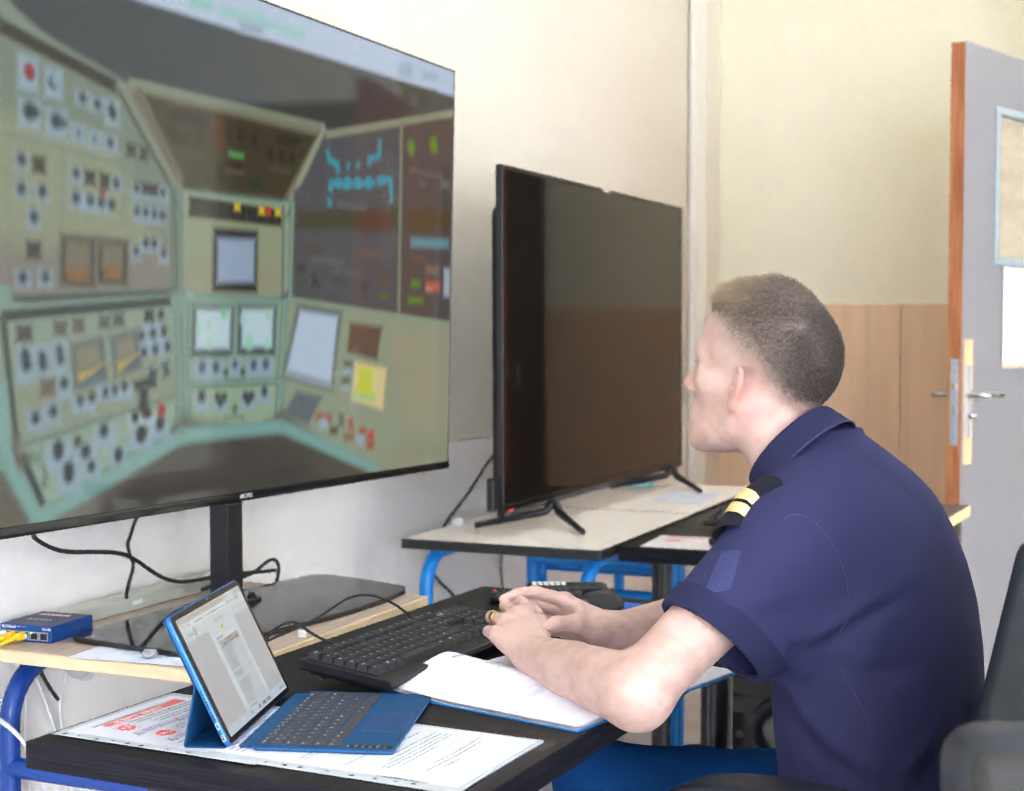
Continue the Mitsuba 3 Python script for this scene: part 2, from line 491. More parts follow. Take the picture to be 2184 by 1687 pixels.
# ------------------------------------------------------------------ the door, standing open
DP, DA = np.array([4.41, 0.53, 0.0]), math.radians(-17.8)
dm = np.eye(4)
dm[:3, 0], dm[:3, 1], dm[:3, 3] = (math.cos(DA), math.sin(DA), 0), (-math.sin(DA), math.cos(DA), 0), DP   # x along the leaf, y towards the far face
door = "door_1"
tag(door, "grey interior door standing open at the right with a wired glass pane", kind="structure")
WX0, WX1, WZ0, WZ1 = 0.228, 0.62, 1.452, 1.865
for b in ((0.004, WX0, 0, 0.042, 0.01, 2.045), (WX1, 0.83, 0, 0.042, 0.01, 2.045), (WX0, WX1, 0, 0.042, 0.01, WZ0), (WX0, WX1, 0, 0.042, WZ1, 2.045)):
    part(door, "panel", put(box(*b), dm), "door_grey")
part(door, "rear_veneer", put(cat(box(0.004, WX0, 0.042, 0.0435, 0.01, 2.045), box(WX1, 0.83, 0.042, 0.0435, 0.01, 2.045), box(WX0, WX1, 0.042, 0.0435, 0.01, WZ0), box(WX0, WX1, 0.042, 0.0435, WZ1, 2.045)), dm), "cupboard_wood", label="reddish wood veneer on the far face")
part(door, "edge", put(box(0, 0.004, 0.001, 0.041, 0.01, 2.043, 0.0005), dm), "door_wood", label="reddish wood edge of the door")
part(door, "window_bead", put(cat(box(WX0 - 0.022, WX0, -0.008, 0.0, WZ0 - 0.022, WZ1 + 0.022, 0.002), box(WX1, WX1 + 0.022, -0.008, 0, WZ0 - 0.022, WZ1 + 0.022, 0.002),
                                  box(WX0, WX1, -0.008, 0, WZ0 - 0.022, WZ0, 0.002), box(WX0, WX1, -0.008, 0, WZ1, WZ1 + 0.022, 0.002)), dm), "seal_blue_grey", label="blue-grey bead around the pane")
part(door, "pane", put(box(WX0, WX1, 0.014, 0.02, WZ0, WZ1), dm), "wired_glass", label="tan wired glass pane")
part(door, "wire_mesh", put(cat([cyl((x, 0.013, WZ0), (x, 0.013, WZ1), 0.0006, 5) for x in np.arange(WX0 + 0.012, WX1, 0.0125)] + [cyl((WX0, 0.0125, z), (WX1, 0.0125, z), 0.0006, 5) for z in np.arange(WZ0 + 0.012, WZ1, 0.0125)]), dm), "wire", kind="stuff")
part(door, "lock_plate", put(box(-0.002, 0.0, 0.009, 0.031, 0.915, 1.16, 0.0005), dm), "zinc", label="zinc lock plate in the door edge")
part(door, "latch", put(hull_mesh := trimesh.Trimesh(*hull([(-0.011, 0.014, 1.075), (-0.011, 0.014, 1.09), (-0.001, 0.014, 1.075), (-0.001, 0.014, 1.09), (-0.001, 0.027, 1.075), (-0.001, 0.027, 1.09)]), process=False), dm), "brass", label="brass latch bolt")
for z in (0.935, 0.985, 1.125, 1.145):
    part(door, "screw", put(cyl((-0.0028, 0.02, z), (-0.001, 0.02, z), 0.0032, 10), dm), "wire")
part(door, "keyhole", put(box(-0.0025, -0.0015, 0.017, 0.023, 1.0, 1.03), dm), "wire")
part(door, "backing_plate", put(box(0.014, 0.066, -0.005, 0.0, 0.86, 1.215, 0.0015), dm), "pale_wood", label="pale wood backing plate behind the handle")
part(door, "handle_plate", put(box(0.018, 0.042, -0.011, -0.005, 0.935, 1.142, 0.002), dm), "zinc", label="slim metal handle plate")
hp = smooth_path([(0.03, -0.01, 1.058), (0.03, -0.045, 1.058), (0.036, -0.058, 1.058), (0.06, -0.062, 1.057), (0.145, -0.06, 1.055)], 6)
part(door, "handle", put(cat(tube(hp, 0.0085, 14), cyl((0.03, -0.009, 1.058), (0.03, -0.018, 1.058), 0.012)), dm), "chrome", label="chrome lever handle")
part(door, "thumb_turn", put(cat(cyl((0.03, -0.009, 1.0), (0.03, -0.028, 1.0), 0.011, c=0.002), cyl((0.03, -0.028, 1.0), (0.03, -0.036, 1.0), 0.007, c=0.002)), dm), "chrome", label="round chrome knob under the handle")
hp2 = smooth_path([(0.03, 0.041, 1.058), (0.03, 0.075, 1.058), (0.024, 0.09, 1.058), (0.06, 0.096, 1.057), (0.145, 0.094, 1.055)], 6)
part(door, "handle", put(tube(hp2, 0.008, 12), dm), "wire", label="dark lever handle on the far side")

# the notice fixed to the door
page_notice = Print(0.21, 0.297, 0.01, (247, 240, 236))
for k, (t, h) in enumerate((("NE", 0.022), ("P", 0.022))):
    page_notice.text(t, 0.045 + 0.02 * k, 0.215 - 0.085 * k, h, (226, 214, 206), True, blur=0.0012)
page_notice.rect(0, 0, 0.21, 0.01, (226, 190, 160), 0.002)
nm, nuv = sheet(page_notice, dm[:3, 3] + dm[:3, :3] @ [0.268, -0.004, 1.128], dm[:3, 0], (0, 0, 1), 6, 8, lambda s, t: 0.002 * np.sin(s * 14) * 0.5 + 0.0 * t)
one("door_notice", nm, "printed_paper", "pale paper notice taped on the grey door below the pane", "notice", uv=nuv, smooth=True)
one("blue_tape", put(box(0.31, 0.335, -0.0095, -0.0005, 1.432, 1.442, 0.001), dm), "tape_blue", "small blue-violet clip fixing the notice on the grey door", "clip")
mat("tape_blue", lin(150, 160, 205), 0.5)
mat("printed_paper", Print.look, 0.6, spec=0.3)

# a built-in wood cupboard along the alcove wall: the televisions mirror it
cup = thing("tall_cupboard", "tall reddish wood wall cupboard behind the open door", "cupboard")
part(cup, "carcass", box(5.21, 5.95, 0.2505, 0.295, 0.06, 2.05, 0.003), "cupboard_wood")
part(cup, "plinth", box(5.22, 5.94, 0.2505, 0.285, 0.0, 0.06), "cupboard_wood")
for k in range(2):
    x0 = 5.212 + k * 0.368
    d = part(cup, "cupboard_door", box(x0 + 0.0015, x0 + 0.3655, 0.295, 0.313, 0.065, 2.045, 0.002), "cupboard_wood")
    part(d, "knob", cyl((x0 + 0.335, 0.313, 1.05), (x0 + 0.335, 0.335, 1.05), 0.012, c=0.003), "chrome")
lk = thing("metal_locker", "dark brown metal locker beside the wall cupboard behind the open door", "locker")
mat("locker_brown", (0.055, 0.042, 0.032), 0.5)
part(lk, "carcass", box(5.965, 6.385, 0.2505, 0.30, 0.0, 2.05, 0.003), "locker_brown")
part(lk, "locker_door", box(5.97, 6.38, 0.30, 0.312, 0.05, 2.04, 0.002), "locker_brown")
part(lk, "handle", box(6.02, 6.04, 0.312, 0.33, 1.0, 1.1, 0.004), "chrome")
# ------------------------------------------------------------------ tables
def speckle(a, b, f=160):
    def fn(p, n, uv):
        g = mikit.fbm(p.x * f * 0.25, p.y * f, p.z * f, octaves=2)
        return mikit.mix(a, b, mikit.smoothstep(0.3, 0.7, g))
    return fn


mat("beige_top", grain(lin(192, 174, 160), lin(174, 154, 140), 7, 160, "x"), 0.45, spec=0.5)
mat("beige_edge", lambda p, n, uv: mikit.mix(lin(214, 192, 160), lin(200, 176, 142), mikit.fbm(p.x * 40, p.y * 40, p.z * 90)), 0.5)
mat("grey_top", speckle(lin(236, 229, 220), lin(228, 220, 210)), 0.4, spec=0.5)
mat("black_rubber", (0.016, 0.016, 0.017), 0.4, spec=0.5)
mat("steel_blue_dark", lin(0, 54, 132), 0.3, spec=0.45, coat=0.2)
mat("steel_blue", lin(0, 122, 204), 0.3, spec=0.45, coat=0.2)
mat("black_steel", (0.012, 0.012, 0.014), 0.3, spec=0.5)


def black_oak(p, n, uv):
    ca, sa = math.cos(math.radians(-2.5)), math.sin(math.radians(-2.5))
    u, v = p.x * ca + p.y * sa, -p.x * sa + p.y * ca
    g = mikit.fbm(u * 6, v * 220, p.z * 220, octaves=3)
    return mikit.mix((0.006, 0.0052, 0.0055), (0.011, 0.0098, 0.0105), mikit.smoothstep(0.3, 0.75, g))


def black_oak_end(p, n, uv):
    g = mikit.fbm(p.x * 14, p.y * 14, p.z * 420, octaves=3)
    return mikit.mix((0.005, 0.005, 0.008), (0.013, 0.013, 0.020), mikit.smoothstep(0.35, 0.75, g))


def fine(p, n, uv):
    return mikit.fbm(p.x * 300, p.y * 700, p.z * 700, octaves=2)


mat("black_wood", black_oak, 0.42, spec=0.25, bump=fine, bump_scale=0.0004)
mat("black_wood_edge", black_oak_end, 0.6, spec=0.15)


def bent_leg(x0, x1, y, z, r, R, n=14):
    """An arch of tube along x: two legs and a rail under the top, with round corners."""
    p = [(x0, y, 0.012)] + [(x0 + R - R * math.cos(t), y, z - R + R * math.sin(t)) for t in np.linspace(0, PI / 2, 9)]
    p += [(x1 - R + R * math.sin(t), y, z - R + R * math.cos(t)) for t in np.linspace(0, PI / 2, 9)] + [(x1, y, 0.012)]
    return tube(np.array(p), r, n)


def school_table(label, group, x0, x1, y0, y1, ztop, thick, top, edge, steel, r, R, bars, legs_in=0.05, c_edge=0.004):
    t = thing("school_table", label, "table", group)
    e = 0.004
    part(t, "tabletop", box(x0 + e, x1 - e, y0 + e, y1 - e, ztop - thick, ztop, 0.0005), top)
    zs = (ztop - thick - 0.0002, ztop - 0.0006)
    part(t, "edge_band", cat(box(x0, x0 + e + 0.0005, y0, y1, *zs, c_edge), box(x1 - e - 0.0005, x1, y0, y1, *zs, c_edge), box(x0, x1, y0, y0 + e + 0.0005, *zs, c_edge), box(x0, x1, y1 - e - 0.0005, y1, *zs, c_edge)), edge)
    zl = ztop - thick - r - 0.0005
    ys = (y0 + legs_in, y1 - legs_in)
    for y in ys:
        f = part(t, "leg_frame", bent_leg(x0 + 0.035, x1 - 0.035, y, zl, r, R), steel)
        for x in (x0 + 0.035, x1 - 0.035):
            part(t, "foot_cap", cyl((x, y, 0), (x, y, 0.03), r + 0.003, c=0.003), "black_rubber")
    for x, z, rr in bars:
        part(t, "crossbar", cyl((x, ys[0], z), (x, ys[1], z), rr, 14), steel)
    return t


school_table("beige laminate school table with dark blue tube legs under the big television", None, 1.972, 2.712, 1.355, 1.85, 0.71, 0.022, "beige_top", "beige_edge", "steel_blue_dark", 0.0175, 0.10,
             ((2.007, 0.50, 0.0175), (2.677, 0.50, 0.0175)))
school_table("grey-topped school table with light blue legs under the near end of the second television", None, 3.236, 3.978, 1.178, 1.69, 0.74, 0.024, "grey_top", "black_rubber", "steel_blue", 0.017, 0.09,
             ((3.935, 0.60, 0.016), (3.935, 0.51, 0.016)), c_edge=0.0075)
school_table("grey-topped school table with light blue legs standing farthest along the wall", None, 3.984, 4.73, 1.182, 1.694, 0.74, 0.024, "grey_top", "black_rubber", "steel_blue", 0.017, 0.09,
             ((4.03, 0.565, 0.016), (4.69, 0.565, 0.016)), c_edge=0.0075)

# the black desks; desk metres: u along the desk from its near left corner, v towards the seated man
DESK_A = math.radians(-2.5)
DESK = np.eye(4)
DESK[:3, 0], DESK[:3, 1], DESK[:3, 3] = (math.cos(DESK_A), math.sin(DESK_A), 0), (math.sin(DESK_A), -math.cos(DESK_A), 0), (1.459, 1.282, 0.74)
DESK[:3, 2] = (0, 0, -1)      # x, y, z of the desk frame: u, v and DOWN (right-handed)


def on_desk(u, v, up=0.0):
    return DESK[:3, 3] + DESK[:3, 0] * u + DESK[:3, 1] * v + np.array([0, 0, up])


def desk_frame(u, v, deg, up=0.0):
    """A matrix on the desk: its x axis turned deg from u towards the far side (anticlockwise seen from above), z up."""
    a = DESK_A + math.radians(deg)
    m = np.eye(4)
    m[:3, 0], m[:3, 1], m[:3, 3] = (math.cos(a), math.sin(a), 0), (-math.sin(a), math.cos(a), 0), on_desk(u, v, up)
    return m


def black_desk(label, m, length, depth, legs, slot=None):
    """m: x along, y towards the back, z up, origin at the near back corner of the top."""
    t = thing("black_desk", label, "desk")
    outer = shp_box(0, -depth, length, 0)
    top = slab(np.array(outer.exterior.coords)[:-1], -0.0345, 0, 0.0007, 1)
    part(t, "desktop", put(top, m), "black_wood")
    e = 0.0008
    part(t, "edge_band", put(cat(box(-e, 0, -depth, 0, -0.034, -0.0008), box(length, length + e, -depth, 0, -0.034, -0.0008), box(-e, length + e, -depth - e, -depth, -0.034, -0.0008), box(-e, length + e, 0, e, -0.034, -0.0008)), m), "black_wood_edge")
    if slot:
        part(t, "cable_slot", put(box(slot[0], slot[1], slot[2], slot[3], -0.0006, 0.0003), m), "black_rubber", label="black cable slot let into the top")
    for x, y in legs:
        part(t, "leg", put(cat(cyl((x, y, -0.74), (x, y, -0.0345), 0.0225, 24), cyl((x, y, -0.043), (x, y, -0.0346), 0.032, 24)), m), "black_steel")
    return t


dm1 = desk_frame(0, 0, 0)
black_desk("black wood-grain desk in front with the tablet and keyboard on it", dm1, 1.24, 0.605, ((0.105, -0.13), (0.105, -0.53), (1.14, -0.1), (1.14, -0.52)), (0.235, 0.278, -0.592, -0.566))
dm2 = frame((3.33, 1.166, 0.738), (1, 0, 0), (0, 1, 0))
black_desk("black desk standing behind the man beside the grey tables", dm2, 1.22, 0.5, ((0.06, -0.085), (0.06, -0.42), (1.16, -0.085), (1.16, -0.42)))

# the small brown table by the door
wt = thing("console_table", "narrow dark brown table with a pale wood edge in front of the open door", "table")
wm = frame((3.962, 0.449, 0.80), (0.052, 0.9987, 0), (-0.9987, 0.052, 0))
mat("brown_top", grain(lin(92, 76, 66), lin(74, 60, 52), 6, 60, "x"), 0.45)
part(wt, "tabletop", put(box(0.003, 0.2, 0.003, 0.8, -0.026, 0, 0.0008), wm), "brown_top")
part(wt, "edge_band", put(cat(box(0, 0.2, 0, 0.003, -0.027, -0.0004, 0.001), box(0, 0.003, 0, 0.8, -0.027, -0.0004, 0.001)), wm), "pale_wood", label="pale wood edge band")
for x, y in ((0.03, 0.05), (0.17, 0.05), (0.03, 0.75), (0.17, 0.75)):
    part(wt, "leg", put(box(x - 0.015, x + 0.015, y - 0.015, y + 0.015, -0.80, -0.026, 0.002), wm), "brown_top")
# ------------------------------------------------------------------ the big television
mat("black_gloss", (0.008, 0.008, 0.009), 0.08, spec=0.5)
mat("black_plastic", (0.014, 0.014, 0.015), 0.42, spec=0.45)
mat("black_satin", (0.010, 0.011, 0.014), 0.3, spec=0.5)
mat("screen_glass", (0.004, 0.004, 0.004), 0.04, spec=1.0)
mat("screen_lit", (0.004, 0.004, 0.004), 0.05, spec=0.36)
mat("print_white", (0.75, 0.75, 0.75), 0.5)
mat("screw_dark", (0.03, 0.033, 0.04), 0.3, 0.7)

tv_page = Print(1.652, 0.907, 0.02, (74, 76, 78))
Q, D = tv_page.quad, tv_page.disc
L = lambda x0, y0, x1, y1, w, c, b: tv_page.line(x0, y0, x1, y1, w, c, b)
Q([(-0.139,0.937),(1.720,1.154),(1.737,0.737),(-0.139,0.528)],(56,61,69),0.017); Q([(0.772,0.892),(1.729,0.935),(1.737,0.737),(0.930,0.677)],(62,61,63),0.03)
Q([(-0.139,0.850),(1.726,1.023),(1.670,0.851),(0.508,0.836)],(188,205,229),0.0085); L(0.640,0.863,0.708,0.866,0.014,(140,205,190),0.0102); L(0.729,0.865,0.862,0.872,0.016,(150,206,200),0.0136)
L(0.862,0.869,1.004,0.873,0.016,(150,208,200),0.0136); Q([(0.790,0.859),(0.865,0.863),(0.863,0.844),(0.787,0.840)],(150,168,195),0.0136); Q([(1.389,0.886),(1.449,0.888),(1.446,0.859),(1.381,0.857)],(164,182,205),0.0136)
Q([(1.500,0.883),(1.566,0.887),(1.562,0.873),(1.498,0.870)],(158,176,200),0.0119); Q([(-0.066,0.792),(0.188,0.759),(0.480,0.696),(0.619,0.553),(0.627,0.349),(-0.065,0.305)],(128,144,130),0.0102)
Q([(-0.066,0.767),(0.188,0.734),(0.447,0.686),(0.590,0.542),(0.593,0.360),(-0.065,0.323)],(118,133,118),0.0085); Q([(-0.066,0.628),(0.440,0.599),(0.584,0.411),(-0.065,0.378)],(142,150,124),0.03)
Q([(-0.065,0.403),(0.589,0.443),(0.590,0.364),(-0.065,0.325)],(130,126,116),0.03); L(0.097,0.751,0.188,0.735,0.022,(44,42,34),0.0068); L(0.188,0.735,0.447,0.687,0.022,(46,44,36),0.0068)
L(0.447,0.687,0.592,0.542,0.012,(90,96,80),0.0068); L(0.595,0.542,0.598,0.362,0.006,(92,104,92),0.0068); L(0.014,0.324,0.598,0.361,0.012,(70,82,78),0.0068); L(0.324,0.572,0.323,0.456,0.004,(120,138,130),0.0068)
L(0.465,0.640,0.465,0.466,0.004,(120,138,130),0.0068); L(0.189,0.582,0.466,0.563,0.004,(122,138,128),0.0068); L(0.467,0.508,0.581,0.518,0.004,(125,138,122),0.0068)
Q([(0.480,0.696),(1.086,0.701),(0.969,0.550),(0.621,0.540)],(124,120,98),0.0085); L(0.480,0.699,1.086,0.705,0.016,(130,140,118),0.0068); Q([(0.516,0.686),(1.057,0.685),(0.942,0.551),(0.629,0.544)],(66,58,42),0.0085)
L(0.626,0.540,0.952,0.546,0.012,(46,42,32),0.0068); L(1.088,0.702,0.969,0.550,0.018,(150,158,134),0.0068); L(0.476,0.692,0.617,0.551,0.02,(126,134,114),0.0068); L(0.498,0.686,0.618,0.557,0.022,(110,100,84),0.0102)
Q([(0.587,0.652),(0.604,0.652),(0.604,0.669),(0.587,0.669)],(46,40,28),0.0068); Q([(0.608,0.652),(0.625,0.652),(0.625,0.670),(0.608,0.670)],(46,40,28),0.0068)
Q([(0.629,0.653),(0.646,0.653),(0.646,0.670),(0.629,0.670)],(46,40,28),0.0068); Q([(0.649,0.653),(0.666,0.653),(0.666,0.671),(0.649,0.671)],(46,40,28),0.0068)
Q([(0.666,0.652),(0.684,0.652),(0.684,0.670),(0.666,0.670)],(46,40,28),0.0068); Q([(0.585,0.619),(0.607,0.619),(0.607,0.639),(0.585,0.639)],(46,40,28),0.0085)
Q([(0.623,0.619),(0.645,0.619),(0.645,0.639),(0.623,0.639)],(46,40,28),0.0085); Q([(0.663,0.620),(0.686,0.620),(0.686,0.641),(0.663,0.641)],(46,40,28),0.0085)
Q([(0.752,0.641),(0.772,0.641),(0.772,0.663),(0.752,0.663)],(48,42,30),0.0085); Q([(0.784,0.642),(0.805,0.642),(0.805,0.664),(0.784,0.664)],(48,42,30),0.0085)
Q([(0.829,0.639),(0.850,0.639),(0.850,0.662),(0.829,0.662)],(48,42,30),0.0085); Q([(0.914,0.654),(0.930,0.654),(0.930,0.671),(0.914,0.671)],(48,42,30),0.0068)
Q([(0.933,0.653),(0.949,0.653),(0.949,0.671),(0.933,0.671)],(48,42,30),0.0068); Q([(0.953,0.654),(0.969,0.654),(0.969,0.672),(0.953,0.672)],(48,42,30),0.0068)
Q([(0.974,0.655),(0.991,0.655),(0.991,0.673),(0.974,0.673)],(48,42,30),0.0068); Q([(0.884,0.620),(0.904,0.620),(0.904,0.641),(0.884,0.641)],(48,42,30),0.0068)
Q([(0.924,0.620),(0.945,0.620),(0.945,0.642),(0.924,0.642)],(48,42,30),0.0068); Q([(0.959,0.622),(0.981,0.622),(0.981,0.643),(0.959,0.643)],(48,42,30),0.0068)
Q([(0.717,0.665),(0.741,0.665),(0.741,0.677),(0.717,0.677)],(104,52,40),0.0085); Q([(0.717,0.649),(0.741,0.649),(0.741,0.661),(0.717,0.661)],(104,52,40),0.0085)
Q([(0.718,0.632),(0.742,0.632),(0.742,0.643),(0.718,0.643)],(104,52,40),0.0085); Q([(0.718,0.616),(0.742,0.616),(0.742,0.628),(0.718,0.628)],(104,52,40),0.0085)
Q([(0.720,0.600),(0.740,0.600),(0.740,0.609),(0.720,0.609)],(52,92,44),0.0085); Q([(0.760,0.610),(0.807,0.610),(0.807,0.621),(0.760,0.621)],(82,150,84),0.0068)
Q([(0.724,0.564),(0.747,0.564),(0.747,0.574),(0.724,0.574)],(40,62,36),0.0085); Q([(0.824,0.562),(0.858,0.562),(0.858,0.577),(0.824,0.577)],(36,58,36),0.0085)
Q([(0.596,0.595),(0.675,0.595),(0.675,0.607),(0.596,0.607)],(80,70,54),0.0102); Q([(0.750,0.583),(0.806,0.583),(0.806,0.590),(0.750,0.590)],(96,84,70),0.0085)
Q([(0.893,0.601),(0.964,0.601),(0.964,0.608),(0.893,0.608)],(82,72,56),0.0085); Q([(0.759,0.592),(0.803,0.592),(0.803,0.603),(0.759,0.603)],(50,42,34),0.0085)
Q([(0.621,0.539),(0.965,0.547),(0.957,0.358),(0.624,0.355)],(134,156,138),0.0085); Q([(0.634,0.527),(0.940,0.531),(0.937,0.370),(0.637,0.365)],(146,156,126),0.0085)
Q([(0.639,0.406),(0.936,0.416),(0.937,0.370),(0.637,0.365)],(150,150,122),0.03); Q([(0.645,0.529),(0.936,0.529),(0.934,0.497),(0.643,0.494)],(50,48,46),0.0068); L(0.669,0.525,0.670,0.491,0.002,(84,82,76),0.0034)
L(0.699,0.525,0.700,0.491,0.002,(84,82,76),0.0034); L(0.726,0.525,0.727,0.492,0.002,(84,82,76),0.0034); L(0.756,0.525,0.757,0.492,0.002,(84,82,76),0.0034); L(0.787,0.525,0.787,0.493,0.002,(84,82,76),0.0034)
L(0.819,0.525,0.820,0.493,0.002,(84,82,76),0.0034); L(0.851,0.525,0.852,0.494,0.002,(84,82,76),0.0034); L(0.885,0.525,0.886,0.494,0.002,(84,82,76),0.0034)
Q([(0.779,0.516),(0.797,0.516),(0.797,0.530),(0.779,0.530)],(205,190,60),0.0068); Q([(0.858,0.515),(0.876,0.515),(0.876,0.529),(0.858,0.529)],(214,194,50),0.0068)
Q([(0.878,0.516),(0.897,0.516),(0.897,0.530),(0.878,0.530)],(196,70,44),0.0068); Q([(0.912,0.517),(0.932,0.517),(0.932,0.531),(0.912,0.531)],(205,190,56),0.0068)
Q([(0.716,0.480),(0.855,0.484),(0.855,0.369),(0.714,0.366)],(44,42,46),0.0102); Q([(0.729,0.462),(0.845,0.467),(0.844,0.388),(0.729,0.382)],(150,170,194),0.0102); L(0.624,0.355,0.957,0.356,0.014,(112,138,128),0.0068)
L(0.619,0.541,0.625,0.355,0.012,(112,132,122),0.0068); L(0.604,0.540,0.612,0.356,0.01,(88,100,90),0.0068); L(0.952,0.546,0.954,0.358,0.016,(140,158,138),0.0068); L(0.940,0.536,0.941,0.357,0.006,(96,108,94),0.0068)
Q([(0.641,0.348),(0.655,0.348),(0.655,0.361),(0.641,0.361)],(170,190,205),0.0068); Q([(1.087,0.693),(1.733,0.834),(1.755,0.313),(0.967,0.356),(0.975,0.548)],(84,84,88),0.0102)
Q([(1.409,0.780),(1.734,0.830),(1.755,0.313),(1.421,0.319)],(88,80,76),0.0102); Q([(0.989,0.534),(1.391,0.567),(1.393,0.524),(0.983,0.497)],(74,70,52),0.0136)
Q([(1.434,0.570),(1.743,0.595),(1.745,0.544),(1.431,0.524)],(92,74,50),0.0136); Q([(1.224,0.551),(1.370,0.562),(1.367,0.522),(1.221,0.513)],(92,62,50),0.0136); L(1.089,0.691,1.734,0.830,0.016,(140,146,124),0.0068)
L(1.402,0.757,1.404,0.329,0.014,(130,134,112),0.0068); L(0.972,0.548,0.967,0.356,0.014,(130,152,134),0.0068); L(0.967,0.356,1.755,0.313,0.018,(138,154,134),0.0068)
Q([(1.384,0.813),(1.440,0.813),(1.440,0.839),(1.384,0.839)],(66,62,40),0.0102); Q([(1.447,0.794),(1.473,0.794),(1.473,0.831),(1.447,0.831)],(80,76,66),0.0102)
Q([(1.543,0.811),(1.566,0.811),(1.566,0.849),(1.543,0.849)],(80,76,66),0.0102); Q([(1.488,0.829),(1.524,0.829),(1.524,0.842),(1.488,0.842)],(70,66,44),0.0085); L(1.097,0.660,1.104,0.644,0.012,(60,158,178),0.0102)
L(1.106,0.642,1.135,0.638,0.012,(60,158,178),0.0102); L(1.135,0.638,1.141,0.623,0.012,(60,158,178),0.0102); L(1.308,0.708,1.307,0.673,0.012,(60,158,178),0.0102); L(1.303,0.671,1.265,0.664,0.012,(60,158,178),0.0102)
L(1.265,0.663,1.262,0.652,0.012,(60,158,178),0.0102); L(1.111,0.598,1.179,0.602,0.012,(60,158,178),0.0102); L(1.111,0.596,1.109,0.581,0.012,(60,158,178),0.0102); L(1.108,0.565,1.108,0.552,0.012,(60,158,178),0.0102)
L(1.356,0.628,1.362,0.612,0.012,(60,158,178),0.0102); L(1.360,0.612,1.363,0.582,0.012,(60,158,178),0.0102); L(1.177,0.614,1.173,0.592,0.012,(60,158,178),0.0102); L(1.216,0.616,1.221,0.599,0.012,(60,158,178),0.0102)
L(1.263,0.624,1.267,0.603,0.012,(60,158,178),0.0102); L(1.301,0.620,1.335,0.626,0.012,(60,158,178),0.0102); L(1.335,0.626,1.360,0.628,0.012,(60,158,178),0.0102); L(1.176,0.640,1.183,0.637,0.012,(60,158,178),0.0102)
L(1.215,0.647,1.221,0.641,0.012,(60,158,178),0.0102); L(1.179,0.602,1.291,0.615,0.012,(60,158,178),0.0102); D(1.142,0.600,0.0092,(60,158,178),0.0102); D(1.177,0.605,0.0093,(60,158,178),0.0102)
D(1.220,0.609,0.0095,(60,158,178),0.0102); D(1.265,0.614,0.0097,(60,158,178),0.0102); D(1.315,0.622,0.0099,(60,158,178),0.0102); D(1.449,0.708,0.0155,(104,148,44),0.0136); D(1.556,0.727,0.0175,(104,148,44),0.0136)
L(1.454,0.500,1.638,0.508,0.022,(104,148,156),0.0102); Q([(1.445,0.656),(1.603,0.656),(1.603,0.662),(1.445,0.662)],(112,102,96),0.0102); Q([(1.487,0.628),(1.518,0.628),(1.518,0.640),(1.487,0.640)],(110,98,92),0.0102)
Q([(1.597,0.635),(1.639,0.635),(1.639,0.652),(1.597,0.652)],(120,112,108),0.0102); Q([(1.457,0.462),(1.515,0.462),(1.515,0.472),(1.457,0.472)],(112,84,60),0.0102)
Q([(1.529,0.434),(1.594,0.434),(1.594,0.453),(1.529,0.453)],(124,108,98),0.0102); Q([(1.529,0.395),(1.598,0.395),(1.598,0.417),(1.529,0.417)],(186,96,76),0.0102)
Q([(1.531,0.397),(1.559,0.397),(1.559,0.403),(1.531,0.403)],(196,150,140),0.0102); Q([(1.619,0.385),(1.648,0.385),(1.648,0.450),(1.619,0.450)],(170,180,190),0.0102)
Q([(1.461,0.402),(1.501,0.402),(1.501,0.417),(1.461,0.417)],(96,140,44),0.0102); Q([(1.447,0.365),(1.514,0.365),(1.514,0.378),(1.447,0.378)],(98,142,40),0.0102)
Q([(1.319,0.371),(1.360,0.371),(1.360,0.383),(1.319,0.383)],(92,110,48),0.0102); Q([(1.313,0.409),(1.362,0.409),(1.362,0.421),(1.313,0.421)],(96,84,56),0.0102)
Q([(0.996,0.385),(1.020,0.385),(1.020,0.398),(0.996,0.398)],(60,90,62),0.0102); Q([(0.992,0.414),(1.019,0.414),(1.019,0.427),(0.992,0.427)],(66,62,52),0.0102)
Q([(1.045,0.389),(1.073,0.389),(1.073,0.407),(1.045,0.407)],(62,64,66),0.0102); Q([(1.013,0.450),(1.075,0.450),(1.075,0.465),(1.013,0.465)],(84,76,68),0.0102)
Q([(1.232,0.459),(1.319,0.459),(1.319,0.473),(1.232,0.473)],(110,92,78),0.0102); Q([(1.043,0.438),(1.169,0.438),(1.169,0.443),(1.043,0.443)],(104,104,108),0.0102)
Q([(1.128,0.419),(1.241,0.419),(1.241,0.425),(1.128,0.425)],(100,98,98),0.0102); Q([(1.133,0.395),(1.162,0.395),(1.162,0.408),(1.133,0.408)],(70,72,74),0.0102)
Q([(1.240,0.386),(1.268,0.386),(1.268,0.402),(1.240,0.402)],(84,70,62),0.0102); Q([(1.138,0.555),(1.252,0.555),(1.252,0.561),(1.138,0.561)],(106,104,106),0.0102)
Q([(-0.065,0.298),(0.191,0.326),(0.621,0.358),(0.639,0.111),(0.273,0.002),(0.205,0.094),(-0.064,0.045)],(124,156,148),0.0102)
Q([(-0.065,0.292),(0.197,0.306),(0.596,0.338),(0.608,0.187),(0.228,0.121),(-0.064,0.113)],(138,156,138),0.0085); Q([(0.234,0.112),(0.611,0.179),(0.617,0.134),(0.289,0.020)],(144,168,152),0.0085)
Q([(0.221,0.226),(0.607,0.252),(0.611,0.179),(0.232,0.120)],(138,148,128),0.04); L(0.195,0.313,0.595,0.346,0.016,(56,66,60),0.0068); L(0.197,0.312,0.226,0.128,0.014,(66,80,74),0.0068)
L(0.238,0.106,0.285,0.024,0.016,(48,62,60),0.0068); L(0.228,0.118,0.614,0.185,0.005,(106,126,116),0.0068); L(0.285,0.019,0.617,0.132,0.006,(112,134,126),0.0068); L(0.610,0.344,0.617,0.134,0.006,(110,134,122),0.0068)
